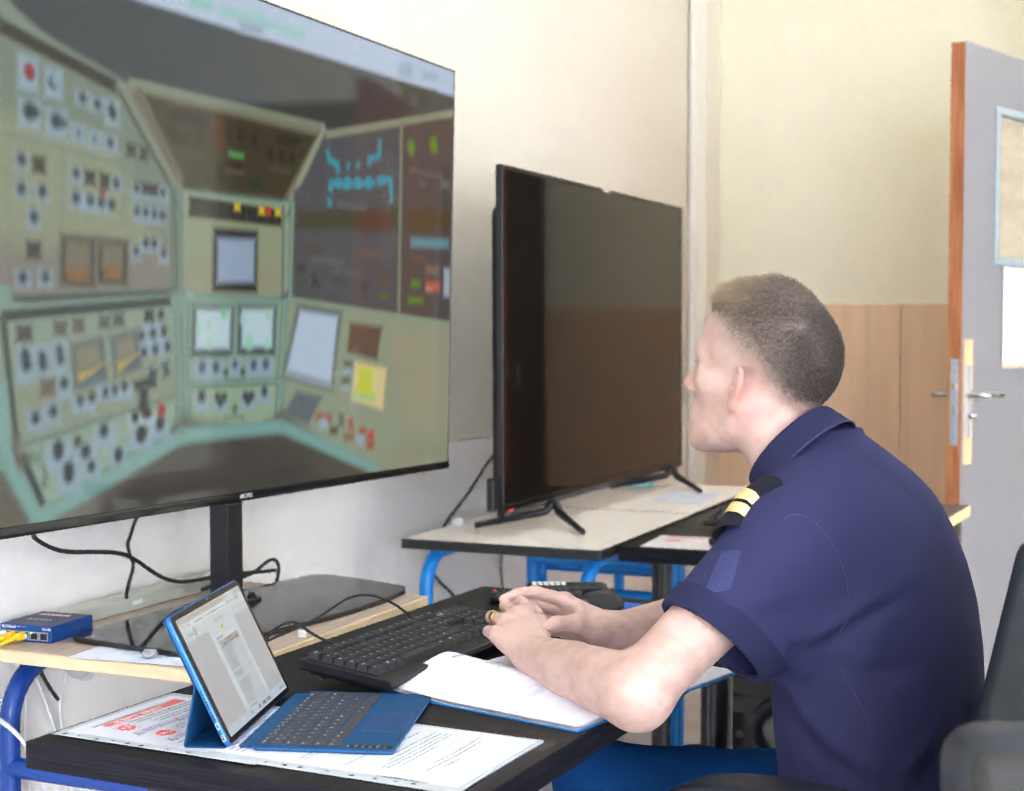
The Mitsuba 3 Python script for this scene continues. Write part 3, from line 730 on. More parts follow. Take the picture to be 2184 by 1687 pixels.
Q([(0.624,0.357),(0.957,0.358),(0.943,0.113),(0.639,0.111)],(130,162,148),0.0102); Q([(0.648,0.343),(0.944,0.347),(0.934,0.214),(0.648,0.209)],(142,168,148),0.0085)
Q([(0.653,0.197),(0.925,0.198),(0.917,0.125),(0.655,0.125)],(150,172,144),0.0085); L(0.643,0.349,0.645,0.206,0.005,(104,134,120),0.0068); L(0.645,0.206,0.928,0.209,0.005,(104,134,120),0.0068)
L(0.928,0.209,0.941,0.349,0.005,(104,134,120),0.0068); L(0.651,0.197,0.652,0.123,0.005,(104,134,120),0.0068); L(0.652,0.123,0.920,0.123,0.005,(104,134,120),0.0068); L(0.920,0.123,0.928,0.198,0.005,(104,134,120),0.0068)
L(0.928,0.198,0.651,0.197,0.005,(104,134,120),0.0068); Q([(0.957,0.358),(1.755,0.313),(1.770,-0.039),(1.310,0.004),(0.943,0.113)],(146,158,134),0.0102)
Q([(1.362,0.308),(1.755,0.313),(1.769,-0.016),(1.433,0.101)],(156,156,130),0.03); L(0.957,0.358,0.943,0.114,0.012,(124,156,142),0.0068); L(1.378,0.325,1.359,0.135,0.004,(160,152,120),0.0068)
L(1.113,0.182,1.359,0.133,0.004,(162,152,122),0.0068); L(0.942,0.142,1.096,0.168,0.004,(122,150,134),0.0068); Q([(-0.064,0.045),(0.207,0.097),(0.273,0.002),(0.214,-0.096),(-0.064,-0.080)],(96,92,80),0.0136)
Q([(0.273,-0.001),(0.636,0.106),(0.883,-0.052),(0.214,-0.096)],(108,104,98),0.017); Q([(0.636,0.108),(0.943,0.109),(1.310,0.000),(1.272,-0.051),(0.636,-0.059)],(92,88,80),0.017)
Q([(0.448,0.008),(0.647,0.083),(1.010,0.093),(1.194,-0.044),(0.437,-0.060)],(74,71,66),0.03); Q([(0.943,0.116),(1.773,-0.125),(1.778,-0.234),(1.194,-0.044)],(82,78,70),0.017)
Q([(1.290,0.008),(1.769,-0.028),(1.769,-0.016),(1.310,0.012)],(140,160,140),0.0102); L(0.271,0.003,0.633,0.113,0.026,(124,168,162),0.0102); L(0.633,0.113,0.943,0.116,0.026,(124,168,162),0.0102)
L(0.943,0.116,1.335,0.000,0.026,(124,168,162),0.0102); L(0.205,0.098,0.275,0.002,0.026,(124,168,162),0.0102); L(0.192,0.212,0.207,0.094,0.026,(124,168,162),0.0102)
Q([(1.318,0.008),(1.667,-0.002),(1.665,0.047),(1.434,0.070)],(146,150,126),0.03); Q([(0.225,0.649),(0.268,0.649),(0.268,0.701),(0.225,0.701)],(146,170,186),0.0102)
Q([(0.282,0.646),(0.321,0.646),(0.321,0.692),(0.282,0.692)],(146,170,186),0.0102); Q([(0.353,0.645),(0.382,0.645),(0.382,0.667),(0.353,0.667)],(146,170,186),0.0102)
Q([(0.388,0.640),(0.418,0.640),(0.418,0.662),(0.388,0.662)],(146,170,186),0.0102); Q([(0.423,0.623),(0.456,0.623),(0.456,0.662),(0.423,0.662)],(146,170,186),0.0102)
Q([(0.227,0.595),(0.273,0.595),(0.273,0.637),(0.227,0.637)],(146,170,186),0.0102); Q([(0.286,0.588),(0.332,0.588),(0.332,0.630),(0.286,0.630)],(146,170,186),0.0102)
Q([(0.344,0.587),(0.372,0.587),(0.372,0.613),(0.344,0.613)],(146,170,186),0.0102); Q([(0.382,0.583),(0.411,0.583),(0.411,0.610),(0.382,0.610)],(146,170,186),0.0102)
Q([(0.421,0.579),(0.450,0.579),(0.450,0.606),(0.421,0.606)],(146,170,186),0.0102); Q([(0.221,0.532),(0.247,0.532),(0.247,0.554),(0.221,0.554)],(146,170,186),0.0102)
Q([(0.222,0.490),(0.247,0.490),(0.247,0.512),(0.222,0.512)],(146,170,186),0.0102); Q([(0.266,0.488),(0.293,0.488),(0.293,0.510),(0.266,0.510)],(146,170,186),0.0102)
Q([(0.248,0.447),(0.274,0.447),(0.274,0.472),(0.248,0.472)],(146,170,186),0.0102); Q([(0.224,0.357),(0.253,0.357),(0.253,0.380),(0.224,0.380)],(146,170,186),0.0102)
Q([(0.272,0.360),(0.301,0.360),(0.301,0.384),(0.272,0.384)],(146,170,186),0.0102); Q([(0.341,0.524),(0.367,0.524),(0.367,0.546),(0.341,0.546)],(146,170,186),0.0102)
Q([(0.436,0.519),(0.464,0.519),(0.464,0.541),(0.436,0.541)],(146,170,186),0.0102); Q([(0.341,0.486),(0.367,0.486),(0.367,0.508),(0.341,0.508)],(146,170,186),0.0102)
Q([(0.365,0.482),(0.439,0.482),(0.439,0.506),(0.365,0.506)],(146,170,186),0.0102); Q([(0.492,0.475),(0.578,0.475),(0.578,0.501),(0.492,0.501)],(146,170,186),0.0102)
Q([(0.490,0.513),(0.584,0.513),(0.584,0.536),(0.490,0.536)],(146,170,186),0.0102); Q([(0.491,0.412),(0.512,0.412),(0.512,0.430),(0.491,0.430)],(146,170,186),0.0102)
Q([(0.512,0.427),(0.564,0.427),(0.564,0.447),(0.512,0.447)],(146,170,186),0.0102); Q([(0.563,0.411),(0.586,0.411),(0.586,0.430),(0.563,0.430)],(146,170,186),0.0102); D(0.249,0.680,0.0107,(142,26,30),0.0085)
D(0.251,0.674,0.0076,(142,26,30),0.0085); D(0.300,0.670,0.0102,(66,86,100),0.0085); D(0.305,0.674,0.0055,(150,172,184),0.0085); D(0.368,0.657,0.0081,(36,44,50),0.0102); D(0.403,0.652,0.0083,(36,44,50),0.0102)
D(0.437,0.650,0.0076,(36,44,50),0.0102); D(0.441,0.641,0.0084,(36,44,50),0.0102); D(0.250,0.620,0.0138,(36,44,50),0.0102); D(0.263,0.620,0.0069,(36,44,50),0.0102); D(0.308,0.613,0.0126,(36,44,50),0.0102)
D(0.324,0.612,0.0064,(36,44,50),0.0102); D(0.435,0.595,0.0076,(36,44,50),0.0102); D(0.234,0.546,0.0091,(36,44,50),0.0102); D(0.234,0.503,0.0091,(36,44,50),0.0102); D(0.279,0.503,0.0094,(36,44,50),0.0102)
D(0.261,0.463,0.0093,(36,44,50),0.0102); D(0.238,0.371,0.0092,(36,44,50),0.0102); D(0.287,0.374,0.0086,(36,44,50),0.0102); D(0.354,0.538,0.0081,(36,44,50),0.0102); D(0.450,0.532,0.0085,(36,44,50),0.0102)
D(0.354,0.500,0.0089,(36,44,50),0.0102); D(0.388,0.499,0.0082,(36,44,50),0.0102); D(0.414,0.498,0.0083,(36,44,50),0.0102); D(0.439,0.497,0.0085,(36,44,50),0.0102); D(0.502,0.530,0.0078,(36,44,50),0.0102)
D(0.571,0.528,0.0072,(36,44,50),0.0102); D(0.503,0.492,0.0078,(36,44,50),0.0102); D(0.526,0.491,0.0079,(36,44,50),0.0102); D(0.549,0.490,0.0080,(36,44,50),0.0102); D(0.570,0.490,0.0081,(36,44,50),0.0102)
D(0.502,0.425,0.0070,(36,44,50),0.0102); D(0.527,0.441,0.0080,(36,44,50),0.0102); D(0.549,0.441,0.0080,(36,44,50),0.0102); D(0.575,0.426,0.0072,(36,44,50),0.0102); D(0.358,0.601,0.0065,(86,112,126),0.0102)
D(0.397,0.597,0.0066,(86,112,126),0.0102); Q([(0.257,0.530),(0.285,0.530),(0.285,0.555),(0.257,0.555)],(62,58,54),0.0085); Q([(0.246,0.401),(0.276,0.401),(0.276,0.426),(0.246,0.426)],(62,58,54),0.0085)
Q([(0.476,0.580),(0.498,0.580),(0.498,0.600),(0.476,0.600)],(62,58,54),0.0085); Q([(0.508,0.577),(0.530,0.577),(0.530,0.598),(0.508,0.598)],(62,58,54),0.0085)
Q([(0.374,0.523),(0.399,0.523),(0.399,0.546),(0.374,0.546)],(62,58,54),0.0085); Q([(0.410,0.520),(0.433,0.520),(0.433,0.545),(0.410,0.545)],(62,58,54),0.0085)
Q([(0.514,0.520),(0.559,0.520),(0.559,0.541),(0.514,0.541)],(62,58,54),0.0085); Q([(0.411,0.520),(0.423,0.520),(0.421,0.505),(0.410,0.505)],(128,62,62),0.0068)
Q([(0.320,0.363),(0.400,0.363),(0.400,0.441),(0.320,0.441)],(54,58,56),0.0102); Q([(0.331,0.387),(0.389,0.387),(0.389,0.435),(0.331,0.435)],(116,110,94),0.0085)
Q([(0.334,0.370),(0.387,0.370),(0.387,0.392),(0.334,0.392)],(136,98,62),0.0085); Q([(0.406,0.369),(0.480,0.369),(0.480,0.441),(0.406,0.441)],(54,58,56),0.0102)
Q([(0.417,0.394),(0.468,0.394),(0.468,0.434),(0.417,0.434)],(116,110,94),0.0085); Q([(0.420,0.376),(0.466,0.376),(0.466,0.399),(0.420,0.399)],(136,98,62),0.0085)
Q([(0.227,0.214),(0.263,0.214),(0.263,0.270),(0.227,0.270)],(146,170,186),0.0102); Q([(0.268,0.220),(0.298,0.220),(0.298,0.270),(0.268,0.270)],(146,170,186),0.0102)
Q([(0.305,0.222),(0.336,0.222),(0.336,0.277),(0.305,0.277)],(146,170,186),0.0102); Q([(0.250,0.140),(0.285,0.140),(0.285,0.172),(0.250,0.172)],(146,170,186),0.0102)
Q([(0.289,0.148),(0.322,0.148),(0.322,0.180),(0.289,0.180)],(146,170,186),0.0102); Q([(0.316,0.187),(0.348,0.187),(0.348,0.222),(0.316,0.222)],(146,170,186),0.0102)
Q([(0.493,0.254),(0.588,0.254),(0.588,0.289),(0.493,0.289)],(146,170,186),0.0102); Q([(0.521,0.290),(0.572,0.290),(0.572,0.309),(0.521,0.309)],(146,170,186),0.0102)
Q([(0.350,0.164),(0.405,0.164),(0.405,0.187),(0.350,0.187)],(146,170,186),0.0102); Q([(0.408,0.180),(0.497,0.180),(0.497,0.206),(0.408,0.206)],(146,170,186),0.0102)
Q([(0.292,0.077),(0.348,0.077),(0.348,0.121),(0.292,0.121)],(146,170,186),0.0102); Q([(0.319,0.039),(0.373,0.039),(0.373,0.094),(0.319,0.094)],(146,170,186),0.0102)
Q([(0.359,0.078),(0.403,0.078),(0.403,0.112),(0.359,0.112)],(146,170,186),0.0102); Q([(0.379,0.056),(0.417,0.056),(0.417,0.086),(0.379,0.086)],(146,170,186),0.0102)
Q([(0.444,0.075),(0.480,0.075),(0.480,0.101),(0.444,0.101)],(146,170,186),0.0102); Q([(0.404,0.106),(0.454,0.106),(0.454,0.141),(0.404,0.141)],(146,170,186),0.0102)
Q([(0.494,0.095),(0.550,0.095),(0.550,0.130),(0.494,0.130)],(146,170,186),0.0102); Q([(0.544,0.112),(0.595,0.112),(0.595,0.139),(0.544,0.139)],(146,170,186),0.0102)
Q([(0.225,0.275),(0.259,0.275),(0.259,0.300),(0.225,0.300)],(72,74,74),0.0085); Q([(0.306,0.285),(0.336,0.285),(0.336,0.308),(0.306,0.308)],(96,94,90),0.0085)
Q([(0.348,0.290),(0.376,0.290),(0.376,0.313),(0.348,0.313)],(100,90,80),0.0085); Q([(0.411,0.297),(0.438,0.297),(0.438,0.318),(0.411,0.318)],(84,90,88),0.0085)
Q([(0.445,0.301),(0.473,0.301),(0.473,0.323),(0.445,0.323)],(84,84,84),0.0085); Q([(0.525,0.309),(0.550,0.309),(0.550,0.330),(0.525,0.330)],(44,50,52),0.0085)
Q([(0.278,0.193),(0.309,0.193),(0.309,0.219),(0.278,0.219)],(104,94,90),0.0085); D(0.244,0.256,0.0093,(30,40,46),0.0102); D(0.247,0.241,0.0101,(30,40,46),0.0102); D(0.281,0.253,0.0079,(30,40,46),0.0102)
D(0.283,0.240,0.0087,(30,40,46),0.0102); D(0.319,0.263,0.0072,(30,40,46),0.0102); D(0.322,0.249,0.0080,(30,40,46),0.0102); D(0.569,0.322,0.0081,(30,40,46),0.0102); D(0.517,0.286,0.0080,(30,40,46),0.0102)
D(0.548,0.290,0.0081,(30,40,46),0.0102); D(0.578,0.294,0.0082,(30,40,46),0.0102); D(0.524,0.259,0.0080,(30,40,46),0.0102); D(0.555,0.264,0.0081,(30,40,46),0.0102); D(0.588,0.268,0.0082,(30,40,46),0.0102)
D(0.330,0.211,0.0089,(30,40,46),0.0102); D(0.267,0.160,0.0094,(30,40,46),0.0102); D(0.306,0.168,0.0096,(30,40,46),0.0102); D(0.368,0.183,0.0074,(30,40,46),0.0102); D(0.395,0.188,0.0075,(30,40,46),0.0102)
D(0.428,0.194,0.0076,(30,40,46),0.0102); D(0.451,0.198,0.0077,(30,40,46),0.0102); D(0.475,0.203,0.0078,(30,40,46),0.0102); D(0.318,0.112,0.0113,(30,40,46),0.0102); D(0.318,0.102,0.0097,(30,40,46),0.0102)
D(0.342,0.077,0.0123,(30,40,46),0.0102); D(0.342,0.065,0.0106,(30,40,46),0.0102); D(0.381,0.102,0.0116,(30,40,46),0.0102); D(0.362,0.119,0.0082,(30,40,46),0.0102); D(0.395,0.077,0.0092,(30,40,46),0.0102)
D(0.462,0.094,0.0095,(30,40,46),0.0102); D(0.461,0.088,0.0078,(30,40,46),0.0102); D(0.425,0.133,0.0110,(30,40,46),0.0102); D(0.522,0.127,0.0125,(30,40,46),0.0102); D(0.518,0.119,0.0116,(30,40,46),0.0102)
D(0.569,0.136,0.0109,(30,40,46),0.0102); D(0.572,0.144,0.0073,(30,40,46),0.0102); Q([(0.344,0.272),(0.421,0.284),(0.431,0.218),(0.355,0.203)],(84,98,104),0.0102)
Q([(0.354,0.266),(0.411,0.275),(0.417,0.241),(0.359,0.229)],(132,130,112),0.0085); Q([(0.362,0.226),(0.417,0.238),(0.399,0.226),(0.364,0.210)],(186,164,88),0.0085)
Q([(0.437,0.284),(0.508,0.297),(0.519,0.233),(0.450,0.217)],(84,98,104),0.0102); Q([(0.448,0.278),(0.497,0.288),(0.504,0.257),(0.454,0.245)],(132,130,112),0.0085)
Q([(0.456,0.242),(0.504,0.254),(0.485,0.241),(0.459,0.225)],(186,164,88),0.0085); Q([(0.355,0.207),(0.422,0.224),(0.427,0.213),(0.364,0.200)],(92,112,120),0.0102)
Q([(0.497,0.209),(0.554,0.220),(0.557,0.203),(0.505,0.195)],(28,36,40),0.0102); L(0.551,0.231,0.544,0.205,0.02,(40,70,84),0.0102); L(0.582,0.240,0.587,0.218,0.016,(48,82,94),0.0102)
L(0.527,0.201,0.523,0.158,0.024,(52,48,46),0.0102); Q([(0.486,0.139),(0.555,0.139),(0.555,0.154),(0.486,0.154)],(165,190,205),0.0102); D(0.503,0.151,0.0097,(46,40,40),0.0085); D(0.530,0.158,0.0107,(50,44,42),0.0085)
D(0.540,0.157,0.0072,(50,44,42),0.0085); D(0.573,0.161,0.0109,(156,38,46),0.0085); L(0.266,0.103,0.268,0.094,0.02,(90,112,104),0.0136); L(0.283,0.086,0.291,0.066,0.008,(96,120,112),0.0102)
D(0.287,0.058,0.0048,(84,104,96),0.0102); Q([(0.658,0.340),(0.782,0.341),(0.778,0.251),(0.655,0.251)],(46,56,64),0.0119); Q([(0.669,0.333),(0.772,0.335),(0.769,0.264),(0.667,0.264)],(188,214,222),0.0102)
Q([(0.796,0.344),(0.921,0.345),(0.917,0.253),(0.794,0.254)],(46,56,64),0.0119); Q([(0.808,0.337),(0.910,0.339),(0.907,0.268),(0.807,0.267)],(188,214,222),0.0102); D(0.751,0.329,0.0079,(110,196,130),0.0119)
D(0.706,0.308,0.0058,(150,208,176),0.0119); D(0.706,0.274,0.0058,(150,208,176),0.0119); D(0.677,0.298,0.0048,(150,208,176),0.0119); D(0.832,0.276,0.0133,(150,212,186),0.0119); D(0.891,0.274,0.0094,(160,214,190),0.0119)
D(0.813,0.319,0.0101,(168,212,214),0.0119); D(0.893,0.328,0.0073,(150,204,170),0.0119); Q([(0.667,0.208),(0.749,0.208),(0.749,0.244),(0.667,0.244)],(146,170,186),0.0102)
Q([(0.771,0.215),(0.803,0.215),(0.803,0.249),(0.771,0.249)],(146,170,186),0.0102); Q([(0.825,0.210),(0.912,0.210),(0.912,0.245),(0.825,0.245)],(146,170,186),0.0102)
Q([(0.669,0.155),(0.705,0.155),(0.705,0.185),(0.669,0.185)],(146,170,186),0.0102); Q([(0.722,0.152),(0.765,0.152),(0.765,0.177),(0.722,0.177)],(146,170,186),0.0102)
Q([(0.807,0.151),(0.853,0.151),(0.853,0.181),(0.807,0.181)],(146,170,186),0.0102); Q([(0.865,0.160),(0.903,0.160),(0.903,0.186),(0.865,0.186)],(146,170,186),0.0102); D(0.687,0.232,0.0096,(70,80,92),0.0102)
D(0.728,0.232,0.0098,(70,80,92),0.0102); D(0.787,0.236,0.0070,(70,80,92),0.0102); D(0.847,0.234,0.0093,(70,80,92),0.0102); D(0.887,0.235,0.0094,(70,80,92),0.0102); D(0.687,0.181,0.0115,(50,54,54),0.0102)
D(0.734,0.178,0.0078,(50,54,54),0.0102); D(0.754,0.177,0.0079,(50,54,54),0.0102); D(0.743,0.168,0.0079,(50,54,54),0.0102); D(0.821,0.177,0.0081,(50,54,54),0.0102); D(0.841,0.177,0.0082,(50,54,54),0.0102)
D(0.830,0.169,0.0082,(50,54,54),0.0102); D(0.884,0.184,0.0094,(50,54,54),0.0102); D(0.788,0.154,0.0060,(50,54,54),0.0102); D(0.759,0.221,0.0059,(50,54,54),0.0102); D(0.812,0.222,0.0061,(50,54,54),0.0102)
L(0.755,0.130,0.758,0.139,0.005,(118,140,120),0.0068); L(0.758,0.139,0.814,0.140,0.005,(118,140,120),0.0068); L(0.814,0.140,0.816,0.131,0.005,(118,140,120),0.0068); L(0.788,0.154,0.789,0.141,0.005,(118,140,120),0.0068)
Q([(0.994,0.352),(1.164,0.341),(1.128,0.178),(0.944,0.210)],(100,106,104),0.0119); Q([(1.004,0.339),(1.146,0.330),(1.122,0.188),(0.957,0.217)],(184,204,224),0.0102)
Q([(0.960,0.224),(1.124,0.196),(1.120,0.184),(0.957,0.213)],(150,160,168),0.0102); Q([(1.195,0.318),(1.331,0.311),(1.311,0.240),(1.185,0.256)],(104,84,70),0.0102)
Q([(1.218,0.236),(1.352,0.221),(1.339,0.132),(1.207,0.158)],(222,204,150),0.0102); Q([(1.232,0.228),(1.320,0.217),(1.301,0.156),(1.222,0.170)],(202,212,78),0.0102)
Q([(1.295,0.218),(1.320,0.215),(1.309,0.171),(1.289,0.174)],(214,214,150),0.0102); Q([(1.218,0.174),(1.305,0.159),(1.301,0.151),(1.218,0.164)],(150,208,140),0.0102)
Q([(1.228,0.227),(1.248,0.224),(1.233,0.177),(1.222,0.180)],(216,206,110),0.0085); Q([(1.176,0.226),(1.207,0.226),(1.207,0.240),(1.176,0.240)],(96,104,90),0.0102)
Q([(1.169,0.212),(1.203,0.212),(1.203,0.222),(1.169,0.222)],(146,170,186),0.0102); Q([(1.168,0.191),(1.198,0.191),(1.198,0.205),(1.168,0.205)],(96,104,90),0.0102)
Q([(1.161,0.178),(1.195,0.178),(1.195,0.187),(1.161,0.187)],(146,170,186),0.0102); Q([(0.995,0.182),(1.089,0.168),(1.041,0.113),(0.949,0.138)],(100,112,116),0.0102)
Q([(1.068,0.123),(1.093,0.123),(1.093,0.134),(1.068,0.134)],(170,70,66),0.0102); Q([(1.104,0.116),(1.126,0.116),(1.126,0.131),(1.104,0.131)],(166,70,66),0.0102)
Q([(1.083,0.104),(1.112,0.104),(1.112,0.121),(1.083,0.121)],(160,180,196),0.0102); Q([(1.157,0.105),(1.176,0.105),(1.176,0.130),(1.157,0.130)],(110,110,104),0.0102)
Q([(1.123,0.090),(1.152,0.090),(1.152,0.105),(1.123,0.105)],(96,84,60),0.0102); Q([(1.195,0.094),(1.214,0.094),(1.214,0.119),(1.195,0.119)],(166,96,96),0.0102)
Q([(1.179,0.073),(1.217,0.073),(1.217,0.089),(1.179,0.089)],(130,112,84),0.0102); Q([(1.242,0.082),(1.265,0.082),(1.265,0.096),(1.242,0.096)],(176,70,62),0.0102)
Q([(1.274,0.067),(1.302,0.067),(1.302,0.089),(1.274,0.089)],(184,86,66),0.0102); Q([(1.231,0.062),(1.258,0.062),(1.258,0.082),(1.231,0.082)],(156,176,196),0.0102)
Q([(1.274,0.050),(1.302,0.050),(1.302,0.066),(1.274,0.066)],(160,90,76),0.0102)
tv = thing("television", "very large television on a black pole stand showing a blurred control-panel simulator", "television", None)
TV = frame((1.5474, 1.5819, 0.9383), (0.9997, -0.0192, -0.0122), (0.0119, -0.016, 0.9998))
# local axes: x along the screen, y up, z towards the viewer
part(tv, "housing", put(cat(box(0.0, 1.66, 0.0, 0.928, -0.03, -0.0006, 0.002), box(0.25, 1.41, 0.05, 0.6, -0.065, -0.03, 0.006)), TV), "black_plastic")
part(tv, "bezel", put(cat(box(0, 1.66, 0.924, 0.928, -0.012, 0.0012, 0.0006), box(0, 0.004, 0.0, 0.928, -0.012, 0.0012, 0.0006), box(1.656, 1.66, 0.0, 0.928, -0.012, 0.0012, 0.0006)), TV), "black_gloss")
part(tv, "lower_bezel", put(slab([(0, 0), (1.66, 0), (1.66, 0.017), (0, 0.017)], -0.012, 0.004, 0.0025), TV), "black_gloss", label="glossy black lower bezel")
sm, suv = sheet(tv_page, TV[:3, 3] + TV[:3, :3] @ [0.004, 0.017, 0.0002], TV[:3, 0], TV[:3, 1])
part(tv, "screen", sm, "screen_lit", uv=suv, smooth=False, emitter={"type": "area", "radiance": mikit.proc(Print.glow)}, label="lit screen with a blurred picture of switch panels, dials and small displays")
lg = put(words("EKLYPS", 0.0075, 0.0003, True), move(0.806, 0.0055, 0.0041))
part(tv, "maker_lettering", put(lg, TV), "print_white", label="small white capitals on the lower bezel")
part(tv, "sensor_box", put(box(0.765, 0.805, -0.008, 0.0, -0.01, 0.002, 0.001), TV), "black_plastic")

# its stand: glass plate, bracket, pole
st = [(2.063, 1.722), (2.03, 1.46), (2.25, 1.425), (2.45, 1.397), (2.60, 1.392), (2.70, 1.40), (2.745, 1.425), (2.79, 1.56), (2.806, 1.64), (2.79, 1.675), (2.6, 1.70), (2.3, 1.722)]
ring = Polygon(st).buffer(-0.03).buffer(0.03)
mat("black_glass", (0.010, 0.010, 0.009), 0.05, spec=0.65)
part(tv, "base_plate", slab(np.array(ring.simplify(0.0005).exterior.coords)[:-1], 0.7125, 0.7205, 0.0012), "black_glass", label="black glass stand plate with rounded corners")
for x, y in ((2.1, 1.5), (2.7, 1.45), (2.73, 1.65), (2.12, 1.69)):
    part(tv, "foot_pad", cyl((x, y, 0.7101), (x, y, 0.7125), 0.008, 12), "black_rubber")
px, py = 2.445, 1.655
part(tv, "pole", cat(box(px - 0.025, px + 0.025, py - 0.021, py + 0.021, 0.727, 1.3, 0.0015)), "black_satin", label="square black pole")
part(tv, "pole_bracket", cat(box(px - 0.065, px + 0.045, py - 0.05, py + 0.03, 0.7205, 0.727, 0.001)), "black_satin")
part(tv, "screen_mount", cat(box(px - 0.02, px + 0.02, py - 0.03, py - 0.021, 1.0, 1.28), box(px - 0.2, px + 0.2, py - 0.04, py - 0.028, 1.1, 1.25)), "black_satin")
for x, y in ((px - 0.05, py - 0.035), (px - 0.05, py + 0.015), (px + 0.035, py - 0.035)):
    part(tv, "bolt", cat(cyl((x, y, 0.727), (x, y, 0.731), 0.009, 16, 0.001), cyl((x, y, 0.731), (x, y, 0.736), 0.006, 6)), "screw_dark")

# ------------------------------------------------------------------ the second television
tv2 = thing("television", "switched-off flat television on splayed feet on the grey tables", "television", None)
V2 = frame((3.3, 1.45, 0.795), (1, 0, 0), (0, 0.004, 1))
part(tv2, "housing", put(cat(box(0, 1.452, 0.0, 0.84, -0.016, -0.002, 0.003)), V2), "black_plastic")
part(tv2, "rear_cover", put(cat(slab(rrect(1.36, 0.72, 0.03) + [0.726, 0.39], -0.05, -0.016, 0.012)), V2), "black_plastic")
part(tv2, "bezel", put(cat(box(0, 1.452, 0.83, 0.84, -0.006, 0.002, 0.001), box(0, 0.009, 0.0, 0.84, -0.006, 0.002, 0.001), box(1.443, 1.452, 0, 0.84, -0.006, 0.002, 0.001)), V2), "black_satin")
part(tv2, "lower_bezel", put(slab([(0, 0), (1.452, 0), (1.452, 0.028), (0, 0.028)], -0.01, 0.004, 0.003), V2), "black_gloss", label="glossy dark lower bezel")
part(tv2, "screen", put(grid_mesh(np.array([[[0.009, 0.028, 0], [0.009, 0.83, 0]], [[1.443, 0.028, 0], [1.443, 0.83, 0]]], float)), V2), "screen_glass", smooth=False, label="dark mirror-like switched-off screen")
mat("sticker", lin(226, 205, 196), 0.5)
part(tv2, "sticker", put(cat(box(0.70, 0.752, 0.8315, 0.839, 0.002, 0.0023)), V2), "sticker", label="small pale sticker on the top bezel")
mat("green_print", lin(150, 165, 60), 0.5)
part(tv2, "sticker_mark", put(box(0.744, 0.751, 0.8325, 0.838, 0.0023, 0.0026), V2), "green_print")
scene_red = {"type": "area", "radiance": rgb((1.6, 0.12, 0.08))}
for x in (0.033, 0.047):
    part(tv2, "power_light", put(cyl((x, 0.013, 0.004), (x, 0.013, 0.0052), 0.0028, 10), V2), "black_plastic", emitter=scene_red, label="small red standby light")
part(tv2, "side_button_box", put(cat(box(-0.028, 0.0, 0.015, 0.095, -0.03, -0.012, 0.003), box(-0.0285, -0.028, 0.03, 0.08, -0.026, -0.016)), V2), "black_plastic", label="small box clipped to the lower left edge")
for i, x in enumerate((3.62, 4.64)):
    y = 1.443
    f = cat(tube([(x, y, 0.80), (x - 0.02, y - 0.02, 0.775), (x - 0.16, y - 0.138, 0.7475)], [0.011, 0.011, 0.007], 10), tube([(x, y, 0.80), (x - 0.02, y + 0.02, 0.775), (x - 0.15, y + 0.158, 0.7475)], [0.011, 0.011, 0.007], 10))
    part(tv2, "foot", f, "black_satin", label="splayed black foot")
# ------------------------------------------------------------------ the seated man
# distance fields, meshed by surface nets
def sd_cone(p, a, b, ra, rb):
    a, b = np.asarray(a, np.float32), np.asarray(b, np.float32)
    ab = b - a
    t = np.clip((p - a) @ ab / (ab @ ab), 0, 1)
    return np.linalg.norm(p - a - t[:, None] * ab, axis=1) - (ra + (rb - ra) * t)


def sd_chain(p, pts, rs):
    d = sd_cone(p, pts[0], pts[1], rs[0], rs[1])
    for i in range(1, len(pts) - 1):
        d = np.minimum(d, sd_cone(p, pts[i], pts[i + 1], rs[i], rs[i + 1]))
    return d


def sd_ell(p, c, r, R=None):
    q = p - np.asarray(c, np.float32)
    if R is not None:
        q = q @ np.asarray(R, np.float32).T
    r = np.asarray(r, np.float32)
    k0, k1 = np.linalg.norm(q / r, axis=1), np.linalg.norm(q / (r * r), axis=1)
    return k0 * (k0 - 1) / np.maximum(k1, 1e-6)


def smin(a, b, k):
    h = np.maximum(k - np.abs(a - b), 0) / k
    return np.minimum(a, b) - h * h * k * 0.25


def smax(a, b, k):
    return -smin(-a, -b, k)


